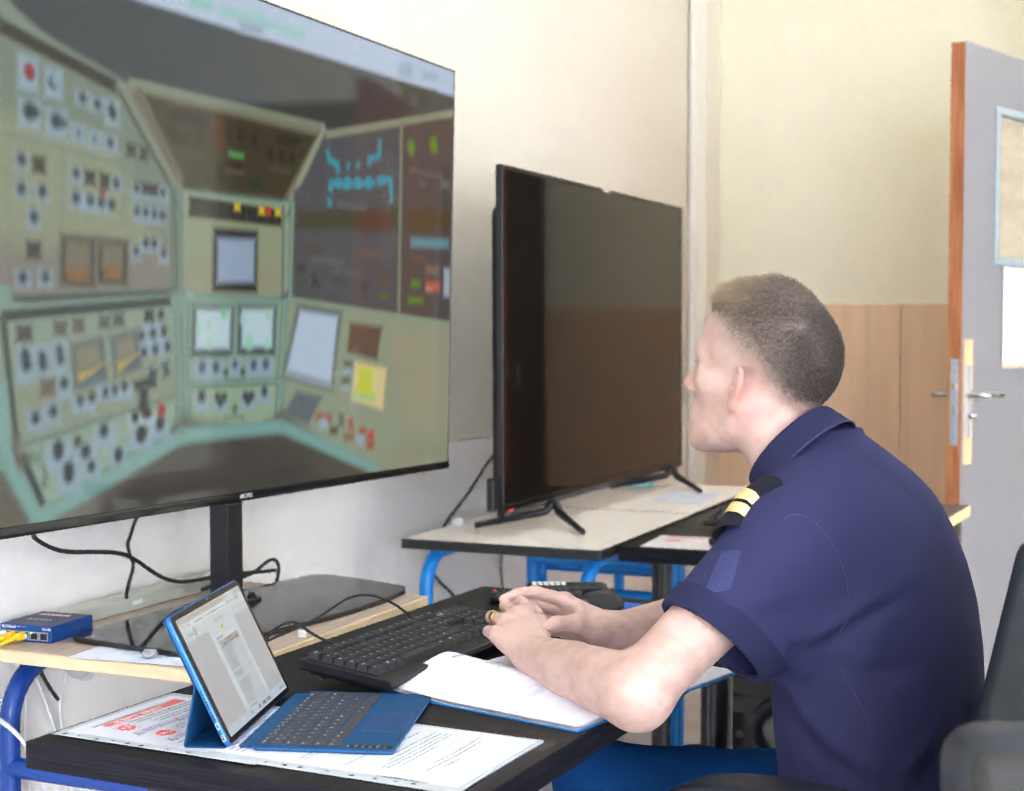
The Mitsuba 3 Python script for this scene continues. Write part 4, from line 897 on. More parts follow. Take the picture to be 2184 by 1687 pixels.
def sdf_mesh(fn, lo, hi, h, block=12, slack=1.7):
    """Surface nets of fn(points) = 0 in a box, evaluated only in the blocks near the surface."""
    lo, hi = np.array(lo, float), np.array(hi, float)
    n = np.ceil((hi - lo) / h / block).astype(int) * block
    D = np.full(n, 1e3, np.float32)
    bi = np.stack(np.meshgrid(*[np.arange(k // block) for k in n], indexing="ij"), -1).reshape(-1, 3)
    centre = (lo + (bi + 0.5) * block * h).astype(np.float32)
    dc = fn(centre)
    D[:] = np.repeat(np.repeat(np.repeat(dc.reshape(n // block), block, 0), block, 1), block, 2)
    near = bi[np.abs(dc) < slack * block * h * 0.87]
    off = np.stack(np.meshgrid(*[np.arange(block)] * 3, indexing="ij"), -1).reshape(-1, 3)
    for s in range(0, len(near), 400):
        ii = (near[s:s + 400, None] * block + off[None]).reshape(-1, 3)
        D[ii[:, 0], ii[:, 1], ii[:, 2]] = fn((lo + ii * h).astype(np.float32))
    inside = D < 0
    count, total = np.zeros(n - 1, np.int8), np.zeros((*(n - 1), 3), np.float32)
    corner = lambda A, c: A[c[0]:n[0] - 1 + c[0], c[1]:n[1] - 1 + c[1], c[2]:n[2] - 1 + c[2]]
    occ = sum(corner(inside, c).astype(np.int8) for c in np.ndindex(2, 2, 2))
    act = (occ > 0) & (occ < 8)
    cells = np.argwhere(act)
    vals = np.stack([corner(D, c)[act] for c in np.ndindex(2, 2, 2)], 1)
    C = np.array(list(np.ndindex(2, 2, 2)), np.float32)
    num, cnt = np.zeros((len(cells), 3)), np.zeros(len(cells))
    for i in range(8):
        for j in range(i + 1, 8):
            if np.abs(C[i] - C[j]).sum() == 1:
                a, b = vals[:, i], vals[:, j]
                x = (a < 0) != (b < 0)
                t = np.where(x, a / np.where(x, a - b, 1), 0)
                num += np.where(x[:, None], C[i] + t[:, None] * (C[j] - C[i]), 0)
                cnt += x
    V = lo + (cells + num / cnt[:, None]) * h
    idx = np.full(n - 1, -1, np.int64)
    idx[act] = np.arange(len(cells))
    F = []
    for ax in range(3):
        u, v = (ax + 1) % 3, (ax + 2) % 3
        a, b = np.take(inside, range(n[ax] - 1), ax), np.take(inside, range(1, n[ax]), ax)
        e = np.argwhere(a != b)
        e = e[(e[:, u] > 0) & (e[:, v] > 0) & (e[:, u] < n[u] - 1) & (e[:, v] < n[v] - 1)]
        du, dv = np.eye(3, dtype=int)[u], np.eye(3, dtype=int)[v]
        q = np.stack([idx[tuple((e - x).T)] for x in (du + dv, dv, 0 * du, du)], 1)
        flip = a[tuple(e.T)]
        q = np.where(flip[:, None], q, q[:, ::-1])
        F.append(q)
    q = np.vstack(F)
    q = q[(q >= 0).all(1)]
    m = trimesh.Trimesh(V, np.vstack([q[:, [0, 1, 2]], q[:, [0, 2, 3]]]), process=False)
    return m


def A(*x):
    return np.array(x, float)


BODY_F, BODY_L = A(0.2924, 0.9563, 0), A(-0.9563, 0.2924, 0)      # the man's forward and left

# ---- the head, in its own metres: x towards the face, y to his left, z up, origin between the ears
HF = math.radians(76)
HT = math.radians(7)
HX = A(math.cos(HF) * math.cos(HT), math.sin(HF) * math.cos(HT), math.sin(HT))
HY = A(-math.sin(HF), math.cos(HF), 0)
HZ = np.cross(HX, HY)
HO = A(2.1613, 0.5408, 1.1660)
HEAD = np.eye(4)
HEAD[:3, 0], HEAD[:3, 1], HEAD[:3, 2], HEAD[:3, 3] = HX, HY, HZ, HO
NECK0, NECK1 = A(2.1457, 0.470, 1.030), HO + HX * -0.022 + HZ * -0.035


def skull(q):
    """The bare cranium in head metres."""
    d = sd_ell(q, (-0.014, 0, 0.060), (0.096, 0.0745, 0.080))
    d = smin(d, sd_ell(q, (-0.055, 0, 0.030), (0.055, 0.060, 0.062)), 0.03)
    d = smin(d, sd_ell(q, (0.034, 0, 0.062), (0.056, 0.063, 0.062)), 0.03)
    return d


def head_field(q):
    s = q * np.array([1, 1, 1], np.float32)
    ay = np.abs(q[:, 1])
    m = np.stack([q[:, 0], ay, q[:, 2]], 1)
    d = skull(q)
    d = smin(d, sd_ell(q, (0.040, 0, -0.018), (0.052, 0.0535, 0.078)), 0.035)                       # face block
    d = smin(d, sd_cone(m, (0.084, 0.012, 0.040), (0.074, 0.038, 0.038), 0.013, 0.014), 0.018)       # brow
    d = smin(d, sd_ell(m, (0.060, 0.044, -0.004), (0.020, 0.017, 0.019)), 0.025)                      # cheekbone
    d = smin(d, sd_chain(m, [(-0.002, 0.050, -0.030), (0.012, 0.048, -0.064), (0.076, 0.016, -0.093)], [0.018, 0.018, 0.014]), 0.04)   # jaw
    d = smin(d, sd_ell(q, (0.045, 0, -0.072), (0.048, 0.042, 0.026)), 0.025)
    d = smin(d, sd_ell(q, (0.086, 0, -0.092), (0.017, 0.021, 0.016)), 0.018)                         # chin
    d = smin(d, sd_ell(q, (0.085, 0, -0.050), (0.0195, 0.029, 0.028)), 0.018)                         # muzzle
    d = smax(d, -sd_ell(m, (0.104, 0.031, 0.019), (0.022, 0.020, 0.013)), 0.016)                     # eye sockets
    d = smin(d, sd_ell(m, (0.0750, 0.0310, 0.0175), (0.0128, 0.0135, 0.0128)), 0.004)                # lids over the eyeball, cut open in an almond
    d = smax(d, -sd_ell(m, (0.0900, 0.0315, 0.0165), (0.0125, 0.0118, 0.0042)), 0.0025)
    d = smin(d, sd_chain(q, [(0.088, 0, 0.030), (0.104, 0, 0.006), (0.117, 0, -0.015)], [0.0075, 0.0078, 0.0095]), 0.010)              # nose
    d = smin(d, sd_ell(m, (0.104, 0.012, -0.020), (0.011, 0.0075, 0.0075)), 0.006)
    d = smax(d, -sd_ell(m, (0.108, 0.0065, -0.028), (0.005, 0.003, 0.005)), 0.003)
    d = smin(d, sd_ell(q, (0.0985, 0, -0.0485), (0.0085, 0.021, 0.0058)), 0.006)                     # lips
    d = smin(d, sd_ell(q, (0.0965, 0, -0.0600), (0.0090, 0.018, 0.0066)), 0.005)
    d = smax(d, -sd_ell(q, (0.108, 0, -0.0538), (0.010, 0.024, 0.0012)), 0.002)
    d = smax(d, -sd_ell(q, (0.1055, 0, -0.0735), (0.010, 0.018, 0.006)), 0.010)
    return d


EAR_UP, EAR_BACK = A(-0.16, 0.08, 0.975), A(-0.76, 0.65, -0.02)
EAR_UP /= np.linalg.norm(EAR_UP)
EAR_BACK -= EAR_UP * (EAR_BACK @ EAR_UP)
EAR_BACK /= np.linalg.norm(EAR_BACK)


def ear_field(q):
    """The left ear, mirrored for the right: a thin shell with a rolled rim, a bowl and a lobe."""
    o = np.array([0.004, 0.0700, 0.000])
    m = (np.stack([q[:, 0], np.abs(q[:, 1]), q[:, 2]], 1) - o) / 0.88 + o
    e = lambda b, u, out=0.0: o + EAR_BACK * b + EAR_UP * u + np.cross(EAR_UP, EAR_BACK) * -out
    N = np.cross(EAR_UP, EAR_BACK) * -1.0
    R = np.stack([EAR_BACK, EAR_UP, N])
    d = sd_ell(m, e(0.0125, 0.006), (0.0165, 0.028, 0.0040), R)
    rim = [e(0.004, 0.006, 0.004), e(0.002, 0.020, 0.004), e(0.007, 0.0305, 0.004), e(0.016, 0.0325, 0.0035), e(0.0245, 0.026, 0.003), e(0.0275, 0.012, 0.003), e(0.0255, -0.004, 0.003), e(0.0195, -0.0165, 0.003), e(0.0125, -0.0255, 0.002)]
    d = smin(d, sd_chain(m, rim, [0.0030, 0.0036, 0.0040, 0.0042, 0.0042, 0.0040, 0.0038, 0.0042, 0.0052]), 0.004)
    inner = [e(0.011, 0.022, 0.004), e(0.018, 0.014, 0.004), e(0.0195, 0.002, 0.004), e(0.014, -0.010, 0.004)]
    d = smin(d, sd_chain(m, inner, [0.0024, 0.0028, 0.0028, 0.0030]), 0.004)
    d = smin(d, sd_ell(m, e(0.010, -0.0265, 0.001), (0.0075, 0.0085, 0.0046), R), 0.006)
    d = smin(d, sd_ell(m, e(0.000, -0.004, 0.004), (0.0045, 0.0065, 0.0040), R), 0.003)
    d = smax(d, -sd_ell(m, e(0.0095, -0.004, 0.006), (0.0085, 0.0100, 0.0068), R), 0.004)
    d = smax(d, -sd_ell(m, e(0.0215, 0.014, 0.006), (0.0022, 0.0150, 0.0048), R), 0.002)
    d = smin(d, sd_cone(m, o - [0, 0.004, 0.010], o - [0, 0.004, -0.014], 0.006, 0.006), 0.006)
    return d * 0.88


def head_neck(p):
    q = (p - HO.astype(np.float32)) @ np.stack([HX, HY, HZ], 1).astype(np.float32)
    d = head_field(q)
    d = smin(d, ear_field(q), 0.0035)
    n = sd_chain(p, [NECK0 + A(0, -0.01, -0.05), NECK0, NECK1], [0.064, 0.0595, 0.054])
    n = smin(n, sd_cone(p, HO + HX * -0.012 + HY * 0.050 + HZ * -0.035, NECK0 + BODY_F * 0.045 + BODY_L * 0.016 + A(0, 0, -0.01), 0.016, 0.014), 0.03)   # neck muscles
    n = smin(n, sd_cone(p, HO + HX * -0.012 - HY * 0.050 + HZ * -0.035, NECK0 + BODY_F * 0.045 - BODY_L * 0.016 + A(0, 0, -0.01), 0.016, 0.014), 0.03)
    n = smin(n, sd_ell(p, NECK0 + BODY_F * 0.058 + A(0, 0, 0.028), (0.016, 0.016, 0.020)), 0.02)
    return smin(d, n, 0.028)


# ---- arms and hands, world metres
L_SH, L_EL, L_WR = A(2.0020, 0.4730, 0.9540), A(1.8180, 0.6140, 0.7840), A(1.9842, 0.8258, 0.7810)
R_SH, R_EL, R_WR = A(2.3414, 0.4447, 0.9707), A(2.3431, 0.6206, 0.7900), A(2.1640, 0.7660, 0.7850)
LEFT = dict(wr=L_WR, mcp=[A(2.0640, 0.8690, 0.8265), A(2.0478, 0.8800, 0.8250), A(2.0228, 0.8855, 0.8175), A(1.9985, 0.8886, 0.8045)],
            pip=[A(2.0940, 0.8900, 0.8335), A(2.0790, 0.9080, 0.8290), A(2.0520, 0.9190, 0.8170), A(2.0285, 0.9140, 0.8000)],
            dip=[A(2.1090, 0.8790, 0.8250), A(2.0990, 0.9060, 0.8130), A(2.0770, 0.9200, 0.7970), A(2.0520, 0.9130, 0.7840)],
            tip=[A(2.1050, 0.8640, 0.8170), A(2.0945, 0.8900, 0.8030), A(2.0790, 0.9070, 0.7850), A(2.0565, 0.9020, 0.7740)],
            thumb=[A(2.0062, 0.8312, 0.7900), A(2.0440, 0.8340, 0.8050), A(2.0700, 0.8480, 0.8110), A(2.0860, 0.8600, 0.8130)], up=A(-0.45, -0.55, 0.70))
RIGHT = dict(wr=R_WR, mcp=[A(2.1510, 0.8400, 0.8310), A(2.1580, 0.8490, 0.8140), A(2.1640, 0.8510, 0.7950), A(2.1680, 0.8460, 0.7790)],
             pip=[A(2.1220, 0.8790, 0.8465), A(2.1230, 0.8860, 0.8290), A(2.1300, 0.8840, 0.8060), A(2.1350, 0.8720, 0.7860)],
             dip=[A(2.0990, 0.8980, 0.8460), A(2.0930, 0.8990, 0.8270), A(2.0990, 0.8960, 0.8040), A(2.1090, 0.8830, 0.7850)],
             tip=[A(2.0810, 0.9140, 0.8390), A(2.0690, 0.8990, 0.8200), A(2.0740, 0.8930, 0.7990), A(2.0900, 0.8770, 0.7810)],
             thumb=[A(2.1300, 0.7800, 0.7910), A(2.0840, 0.7980, 0.8110), A(2.0500, 0.8150, 0.8150), A(2.0310, 0.8250, 0.8125)], up=A(0.55, -0.05, 0.60))


def hand_field(p, h):
    """A hand: palm bones from the wrist, five separate finger chains."""
    w, m = h["wr"], h["mcp"]
    across = (m[0] - m[3]) / np.linalg.norm(m[0] - m[3])
    d = None
    for i, k in enumerate((0.9, 0.35, -0.25, -0.85)):
        b = sd_chain(p, [w + across * 0.0125 * k, w + (m[i] - w) * 0.55 + across * 0.003 * k, m[i]], [0.0175, 0.0145, 0.0112 if i < 3 else 0.0098])
        d = b if d is None else smin(d, b, 0.012)
    palm = -np.cross(across, (m[1] - w) / np.linalg.norm(m[1] - w))
    palm = palm if palm @ h["up"] < 0 else -palm
    d = smin(d, sd_cone(p, w + (m[3] - w) * 0.3 + palm * 0.008, w + (m[3] - w) * 0.75 + palm * 0.007, 0.013, 0.012), 0.014)
    t = h["thumb"]
    d = smin(d, sd_cone(p, t[0], t[1], 0.0175, 0.0130), 0.018)
    d = smin(d, sd_cone(p, w + across * 0.010, t[0], 0.017, 0.017), 0.016)
    d = smin(d, sd_cone(p, t[1], m[0] + (w - m[0]) * 0.35, 0.0085, 0.0085), 0.012)
    th = smin(sd_cone(p, t[1], t[2], 0.0124, 0.0108), sd_cone(p, t[2], t[3], 0.0108, 0.0082), 0.006)
    d = smin(d, th, 0.008)
    allf = None
    for i, s in enumerate((1.0, 1.03, 0.98, 0.86)):
        pts = [m[i], h["pip"][i], h["dip"][i], h["tip"][i]]
        f = smin(smin(sd_cone(p, pts[0], pts[1], 0.0108 * s, 0.0092 * s), sd_cone(p, pts[1], pts[2], 0.0096 * s, 0.0082 * s), 0.004), sd_cone(p, pts[2], pts[3], 0.0083 * s, 0.0068 * s), 0.004)
        f = smin(f, np.linalg.norm(p - m[i] - 0.0015 * h["up"], axis=1) - 0.0112 * s, 0.006)
        allf = f if allf is None else smin(allf, f, 0.0016)
    return smin(d, allf, 0.006)


def arm_field(p, sh, el, wr, h):
    ax = (wr - el) / np.linalg.norm(wr - el)
    m = h["mcp"]
    side = (m[0] - m[3]) / np.linalg.norm(m[0] - m[3])
    up = sd_chain(p, [sh, sh + (el - sh) * 0.5, el], [0.050, 0.0470, 0.0405])
    fo = sd_chain(p, [el, el + (wr - el) * 0.22, el + (wr - el) * 0.55, wr - ax * 0.035], [0.0405, 0.0445, 0.0385, 0.0265])
    d = smin(up, fo, 0.03)
    d = smin(d, np.linalg.norm(p - (el - ax * 0.010 + A(0, 0, -0.006)), axis=1) - 0.034, 0.02)
    for k in (-1, 1):
        d = smin(d, sd_cone(p, el + (wr - el) * 0.6 + side * k * 0.008, wr + side * k * 0.009, 0.027, 0.0185), 0.02)
    return smin(d, hand_field(p, h), 0.014)


def left_arm(p):
    return arm_field(p, L_SH, L_EL, L_WR, LEFT)


def right_arm(p):
    return arm_field(p, R_SH, R_EL, R_WR, RIGHT)


# ---- the polo shirt: a lofted trunk and two open sleeves
TORSO = np.array([  # z, x, y of the centre, half depth, half width
    (0.50, 2.166, 0.356, 0.112, 0.170), (0.58, 2.164, 0.358, 0.120, 0.182), (0.66, 2.162, 0.362, 0.122, 0.186), (0.76, 2.164, 0.368, 0.124, 0.192), (0.89, 2.166, 0.385, 0.117, 0.200), (0.97, 2.166, 0.401, 0.104, 0.186),
    (1.03, 2.167, 0.414, 0.080, 0.142), (1.065, 2.167, 0.428, 0.058, 0.098), (1.095, 2.166, 0.440, 0.030, 0.055)])
tz = np.linspace(0.5, 1.095, 200)
TT = CubicSpline(TORSO[:, 0], TORSO[:, 1:])(tz)
HEM_L = L_SH + (L_EL - L_SH) * 0.565 + A(0.004, -0.004, -0.006)
HEM_R = R_SH + (R_EL - R_SH) * 0.58
AX_L, AX_R = (L_EL - L_SH) / np.linalg.norm(L_EL - L_SH), (R_EL - R_SH) / np.linalg.norm(R_EL - R_SH)


HN_L = AX_L + A(0, 0, -0.28)            # the hem hangs a little steeper than the arm
HN_L, HN_R = HN_L / np.linalg.norm(HN_L), AX_R


def trunk(p):
    z = np.clip(p[:, 2], 0.5, 1.095)
    i = np.clip((z - 0.5) / (1.095 - 0.5) * 199, 0, 199)
    c = np.stack([np.interp(i, np.arange(200), TT[:, k]) for k in range(4)], 1)
    r = p[:, :2] - c[:, :2]
    f, l = (r @ BODY_F[:2]) / c[:, 2], (r @ BODY_L[:2]) / c[:, 3]
    k = (np.abs(f) ** 2.3 + np.abs(l) ** 2.3) ** (1 / 2.3)
    d = (k - 1) * np.minimum(c[:, 2], c[:, 3]) * 0.95
    return np.maximum(d, np.maximum(p[:, 2] - 1.10, 0.5 - p[:, 2]))


CREASES = [([], 0, 0)]


def sleeve(p, sh, hem, ax, droop, r0=0.069, r1=0.061):
    d = sd_chain(p, [sh + A(0, 0, -0.004), sh + (hem - sh) * 0.5, hem + (hem - sh) * 0.12], [r0, r0 * 0.96, r1])
    mid = sh + (hem - sh) * 0.5 + droop
    return smin(d, sd_cone(p, mid + A(0.03, -0.03, -0.03), hem + droop + A(0.004, -0.004, -0.014), r0 * 0.85, r1 * 0.92), 0.03)


def shirt_outer(p):
    d = trunk(p)
    d = smin(d, sd_cone(p, A(2.150, 0.448, 1.044), L_SH + A(0.010, -0.012, 0.010), 0.044, 0.056), 0.06)      # yoke to the shoulders
    d = smin(d, sd_cone(p, A(2.180, 0.430, 1.034), R_SH + A(-0.005, -0.01, 0.010), 0.040, 0.056), 0.06)
    d = smin(d, sleeve(p, L_SH, HEM_L, AX_L, A(0, 0, -0.020)), 0.05)
    d = smin(d, sleeve(p, R_SH, HEM_R, AX_R, A(0, 0, -0.010)), 0.05)
    # loose cloth: broad folds and pulled creases
    for pts, w, h in CREASES:
        if len(pts):
            d = d + h * np.exp(-(np.maximum(sd_chain(p, pts, [0.0] * len(pts)), 0) / w) ** 2)
    d = d - 0.0035 * (meshkit.noise(p * [9, 9, 7], 3) - 0.5) * 2 - 0.0012 * (meshkit.noise(p * 34, 5) - 0.5)
    return d


def shirt(p):
    d = shirt_outer(p)
    for sh, hem, ax, hn in ((L_SH, HEM_L, AX_L, HN_L), (R_SH, HEM_R, AX_R, HN_R)):
        along = (p - hem) @ hn.astype(np.float32)
        nearby = np.linalg.norm(p - hem, axis=1) - 0.13
        inner = sleeve(p, sh, hem, ax, A(0, 0, -0.020)) + 0.0085
        d = np.maximum(d, np.minimum(-inner, along + 0.05))
        d = np.maximum(d, np.where(nearby < 0, along - 0.0, -1.0))
    # the neck opening
    d = np.maximum(d, -sd_cone(p, NECK0 + A(0, 0, -0.02), NECK1, 0.063, 0.066))
    return d


def cuff(p, sh, hem, ax, hn):
    along = (p - hem) @ hn.astype(np.float32)
    s = sleeve(p, sh, hem, ax, A(0, 0, -0.020))
    # the ribbed band at the sleeve's end, a little tighter than the sleeve above it
    return np.maximum(np.maximum(s - 0.0042, -(s + 0.0060)), np.abs(along + 0.0165) - 0.0185)


man = thing("person", "man in a navy polo shirt and jeans seated sideways at the black desk, hands together", "person")
arms = [sdf_mesh(left_arm, (1.74, 0.40, 0.735), (2.13, 0.95, 1.03), 0.0026), sdf_mesh(right_arm, (2.02, 0.39, 0.735), (2.42, 0.95, 1.04), 0.0026)]
head_mesh = sdf_mesh(head_neck, (2.03, 0.38, 0.96), (2.29, 0.69, 1.325), 0.0018)


FADE = ([-0.11, -0.09, -0.075, -0.055, -0.03, 0.0, 0.02, 0.05, 0.07, 0.09, 0.12], [-0.062, -0.052, -0.035, -0.012, 0.016, 0.034, 0.046, 0.072, 0.090, 0.104, 0.125])


def ramp(x, xs, ys):
    """Straight lines through the points (xs, ys), in drjit."""
    y = ys[0]
    for a, b, c, d in zip(xs[:-1], xs[1:], ys[:-1], ys[1:]):
        y = y + dr.clip((x - a) / (b - a), 0, 1) * (d - c)
    return y


# skin: its own colour varies with blood and hair, never with the light
def skin_color(p, n, uv):
    t = mikit.fbm(p.x * 55, p.y * 55, p.z * 55)
    c = mikit.mix((0.53, 0.362, 0.312), (0.465, 0.298, 0.252), mikit.smoothstep(0.3, 0.75, t))
    spots = mikit.smoothstep(0.80, 0.9, mikit.noise(p.x * 260, p.y * 260, p.z * 260))
    c = mikit.mix(c, (0.42, 0.22, 0.17), spots * 0.22)
    qx = (p.x - HO[0]) * HX[0] + (p.y - HO[1]) * HX[1] + (p.z - HO[2]) * HX[2]
    qy = (p.x - HO[0]) * HY[0] + (p.y - HO[1]) * HY[1] + (p.z - HO[2]) * HY[2]
    qz = (p.x - HO[0]) * HZ[0] + (p.y - HO[1]) * HZ[1] + (p.z - HO[2]) * HZ[2]

    def blob(x, y, z, r):
        return dr.exp(-(dr.square(qx - x) + dr.square(dr.abs(qy) - y) + dr.square(qz - z)) / (r * r))

    red = dr.minimum(0.9 * blob(-0.022, 0.085, -0.01, 0.022) + 0.55 * blob(-0.028, 0.07, -0.035, 0.026) + 0.5 * blob(0.118, 0.0, -0.015, 0.016) + 0.45 * blob(0.1, 0, -0.055, 0.012), 0.9)
    c = mikit.mix(c, (0.60, 0.27, 0.235), red)
    # the cropped hair's roots: a stubble of real hair over the scalp
    t = (qz - ramp(qx, *FADE) + 0.012 * (mikit.noise(p.x * 110, p.y * 110, p.z * 110) - 0.5)) / 0.075
    t = mikit.smoothstep(-0.35, 0.95, t)
    return mikit.mix(c, (0.150, 0.118, 0.102), t * (0.60 + 0.40 * mikit.noise(p.x * 600, p.y * 600, p.z * 600)))


def skin_bump(p, n, uv):
    return mikit.fbm(p.x * 420, p.y * 420, p.z * 420, octaves=2)


mat("skin", skin_color, 0.46, spec=0.4, bump=skin_bump, bump_scale=0.00035, bump_eps=4e-4, sheen=0.2)
core = sdf_mesh(lambda p: trunk(p) + 0.012, (1.93, 0.16, 0.49), (2.40, 0.60, 1.10), 0.012)
part(man, "body", cat(head_mesh, arms, core), "skin", smooth=True)
mat("eye_white", (0.75, 0.73, 0.70), 0.12)
mat("iris", (0.10, 0.16, 0.2), 0.1)
for s in (1, -1):
    e = part(man, "eye", put(trimesh.creation.icosphere(3, 0.0118), HEAD @ move(0.0745, s * 0.031, 0.0172)), "eye_white", smooth=True)
    part(e, "iris", put(trimesh.creation.icosphere(3, 0.0060), HEAD @ move(0.0808, s * 0.0305, 0.0174)), "iris", smooth=True)
# ------------------------------------------------------------------ hair
def hair_strands():
    """Short tapered strands rooted in the scalp: clipped sides, a longer brushed-up top, a whorl at the crown."""
    r = np.random.default_rng(11)
    m = head_mesh
    tri = m.triangles
    q = (tri.mean(1) - HO) @ np.stack([HX, HY, HZ], 1)
    t = (q[:, 2] - np.interp(q[:, 0], *FADE)) / 0.075
    sk = np.abs(skull(q.astype(np.float32))) < 0.006
    w = m.area_faces * np.clip((t + 0.30) / 1.0, 0.0, 1) ** 1.4 * sk * (np.abs(q[:, 1]) < 0.088)
    n = 46000
    f = r.choice(len(w), n, p=w / w.sum())
    a, b = r.random((2, n))
    k = a + b > 1
    a, b = np.where(k, 1 - a, a), np.where(k, 1 - b, b)
    P = tri[f, 0] + a[:, None] * (tri[f, 1] - tri[f, 0]) + b[:, None] * (tri[f, 2] - tri[f, 0])
    q = (P - HO) @ np.stack([HX, HY, HZ], 1)
    N = skull_normal(q)
    t = (q[:, 2] - np.interp(q[:, 0], *FADE)) / 0.075 + r.normal(0, 0.10, n)
    top = np.clip((q[:, 2] - 0.098) / 0.03, 0, 1) * np.clip((q[:, 0] + 0.085) / 0.05, 0, 1)
    front = np.clip((q[:, 0] - 0.03) / 0.04, 0, 1) * top
    clump = meshkit.noise(q * 170, 21)
    length = 0.0013 + 0.0068 * np.clip(t, 0, 1) ** 1.2 + 0.004 * np.clip(t - 0.9, 0, 1) + 0.015 * top + 0.016 * front
    length *= r.uniform(0.7, 1.15, n) * (0.75 + 0.5 * clump)
    W = A(-0.0766, 0.048, 0.094)
    away = q - W
    away -= (away * N).sum(1, keepdims=True) * N
    dist = np.linalg.norm(away, axis=1, keepdims=True)
    away /= dist + 1e-6
    swirl = np.cross(N, away)
    flow = away + 0.5 * swirl * np.exp(-dist / 0.02)
    flow = flow * (1 - top[:, None]) + top[:, None] * (0.5 * away + A(0.8, 0.0, 0.1))
    lean = np.stack([meshkit.noise(q * 95, 31 + k) - 0.5 for k in range(3)], 1)      # neighbouring hairs gather into tufts
    flow += r.normal(0, 0.12, (n, 3)) + lean * (0.35 + 0.75 * top[:, None])
    flow -= (flow * N).sum(1, keepdims=True) * N
    flow /= np.linalg.norm(flow, axis=1, keepdims=True) + 1e-6
    lift = (0.26 + 0.75 * top)[:, None] + r.normal(0, 0.08, (n, 1))
    d0 = N * lift + flow * (1 - 0.35 * top[:, None])
    d0 /= np.linalg.norm(d0, axis=1, keepdims=True)
    bend = flow * 0.5 - N * 0.25
    S, K = 4, 3
    ring = []
    for s in range(S):
        u = s / (S - 1)
        c = q + (d0 * u + bend * u * u * 0.55) * length[:, None]
        rad = (0.00013 + 0.00015 * np.clip(t, 0, 1) + 0.00030 * top) * (1 - 0.8 * u)
        e1 = np.cross(d0, A(0.3, 0.5, 0.8))
        e1 /= np.linalg.norm(e1, axis=1, keepdims=True)
        e2 = np.cross(d0, e1)
        for j in range(K):
            g = 2 * PI * j / K
            ring.append(c + rad[:, None] * (math.cos(g) * e1 + math.sin(g) * e2))
    V = np.stack(ring, 1)                                                     # n, S*K, 3
    F = []
    for s in range(S - 1):
        for j in range(K):
            i0, i1 = s * K + j, s * K + (j + 1) % K
            F += [(i0, i1, i1 + K), (i0, i1 + K, i0 + K)]
    F = (np.array(F)[None] + (np.arange(n) * S * K)[:, None, None]).reshape(-1, 3)
    return trimesh.Trimesh(V.reshape(-1, 3) @ np.stack([HX, HY, HZ]) + HO, F, process=False)


def skull_normal(q):
    q = q.astype(np.float32)
    e = 0.002
    g = np.stack([skull(q + np.eye(3, dtype=np.float32)[k] * e) - skull(q - np.eye(3, dtype=np.float32)[k] * e) for k in range(3)], 1)
    return g / (np.linalg.norm(g, axis=1, keepdims=True) + 1e-9)


def hair_color(p, n, uv):
    qx = (p.x - HO[0]) * HX[0] + (p.y - HO[1]) * HX[1] + (p.z - HO[2]) * HX[2]
    qz = (p.x - HO[0]) * HZ[0] + (p.y - HO[1]) * HZ[1] + (p.z - HO[2]) * HZ[2]
    fair = mikit.smoothstep(-0.04, 0.07, qx) * mikit.smoothstep(0.085, 0.125, qz)      # sun-bleached fringe
    c = mikit.mix((0.150, 0.117, 0.095), (0.38, 0.28, 0.18), fair)
    c = mikit.mix(c, (0.075, 0.058, 0.050), mikit.smoothstep(-0.055, -0.095, qx) * 0.8)          # darker at the nape and crown
    return c * (0.5 + 1.0 * mikit.noise(p.x * 300, p.y * 300, p.z * 300))


mat("hair", hair_color, 0.42, spec=0.5)
part(man, "hair", hair_strands(), "hair", smooth=True, kind="stuff", label="short brown hair faded at the sides, fairer and brushed up in front")

# brows and lashes: a few short strands
def fringe(points, direction, length, n, rad, seed):
    r = np.random.default_rng(seed)
    out = []
    path = smooth_path(points, 8)
    for k in range(n):
        c = path[int(r.uniform(0, len(path) - 1))] + r.normal(0, 0.0012, 3)
        d = np.array(direction) + r.normal(0, 0.25, 3)
        out.append(tube([c, c + d * length * 0.6, c + d * length + A(0, 0, 0.001)], [rad, rad * 0.8, rad * 0.2], 3, cap=False))
    return put(cat(out), HEAD)


for s in (1, -1):
    part(man, "eyebrow", fringe([(0.0955, s * 0.014, 0.043), (0.0935, s * 0.025, 0.046), (0.084, s * 0.041, 0.041)], (0.05, s * 0.8, 0.1), 0.0035, 70, 0.0002, 3), "hair", kind="stuff")
    part(man, "eyelashes", fringe([(0.0855, s * 0.024, 0.0225), (0.0870, s * 0.031, 0.0235), (0.0840, s * 0.039, 0.0215)], (0.85, s * 0.2, 0.3), 0.0065, 26, 0.00016, 4), "hair", kind="stuff")

# ------------------------------------------------------------------ the polo shirt
def rib(p, n, uv):
    u = p.x * 0.079 - p.y * 0.184 + p.z * 0.95
    return 0.5 + 0.5 * dr.sin(u * (2 * PI / 0.0034)) + 0.6 * mikit.noise(p.x * 700, p.y * 700, p.z * 700)


def rib_collar(p, n, uv):
    u = p.x * 0.25 - p.y * 0.55 + p.z * 0.8
    return 0.5 + 0.5 * dr.sin(u * (2 * PI / 0.0032))


def navy(p, n, uv):
    t = mikit.fbm(p.x * 6, p.y * 6, p.z * 6)
    return mikit.mix((0.0285, 0.0300, 0.085), (0.0345, 0.0360, 0.099), t) * (0.88 + 0.24 * mikit.noise(p.x * 900, p.y * 900, p.z * 900))


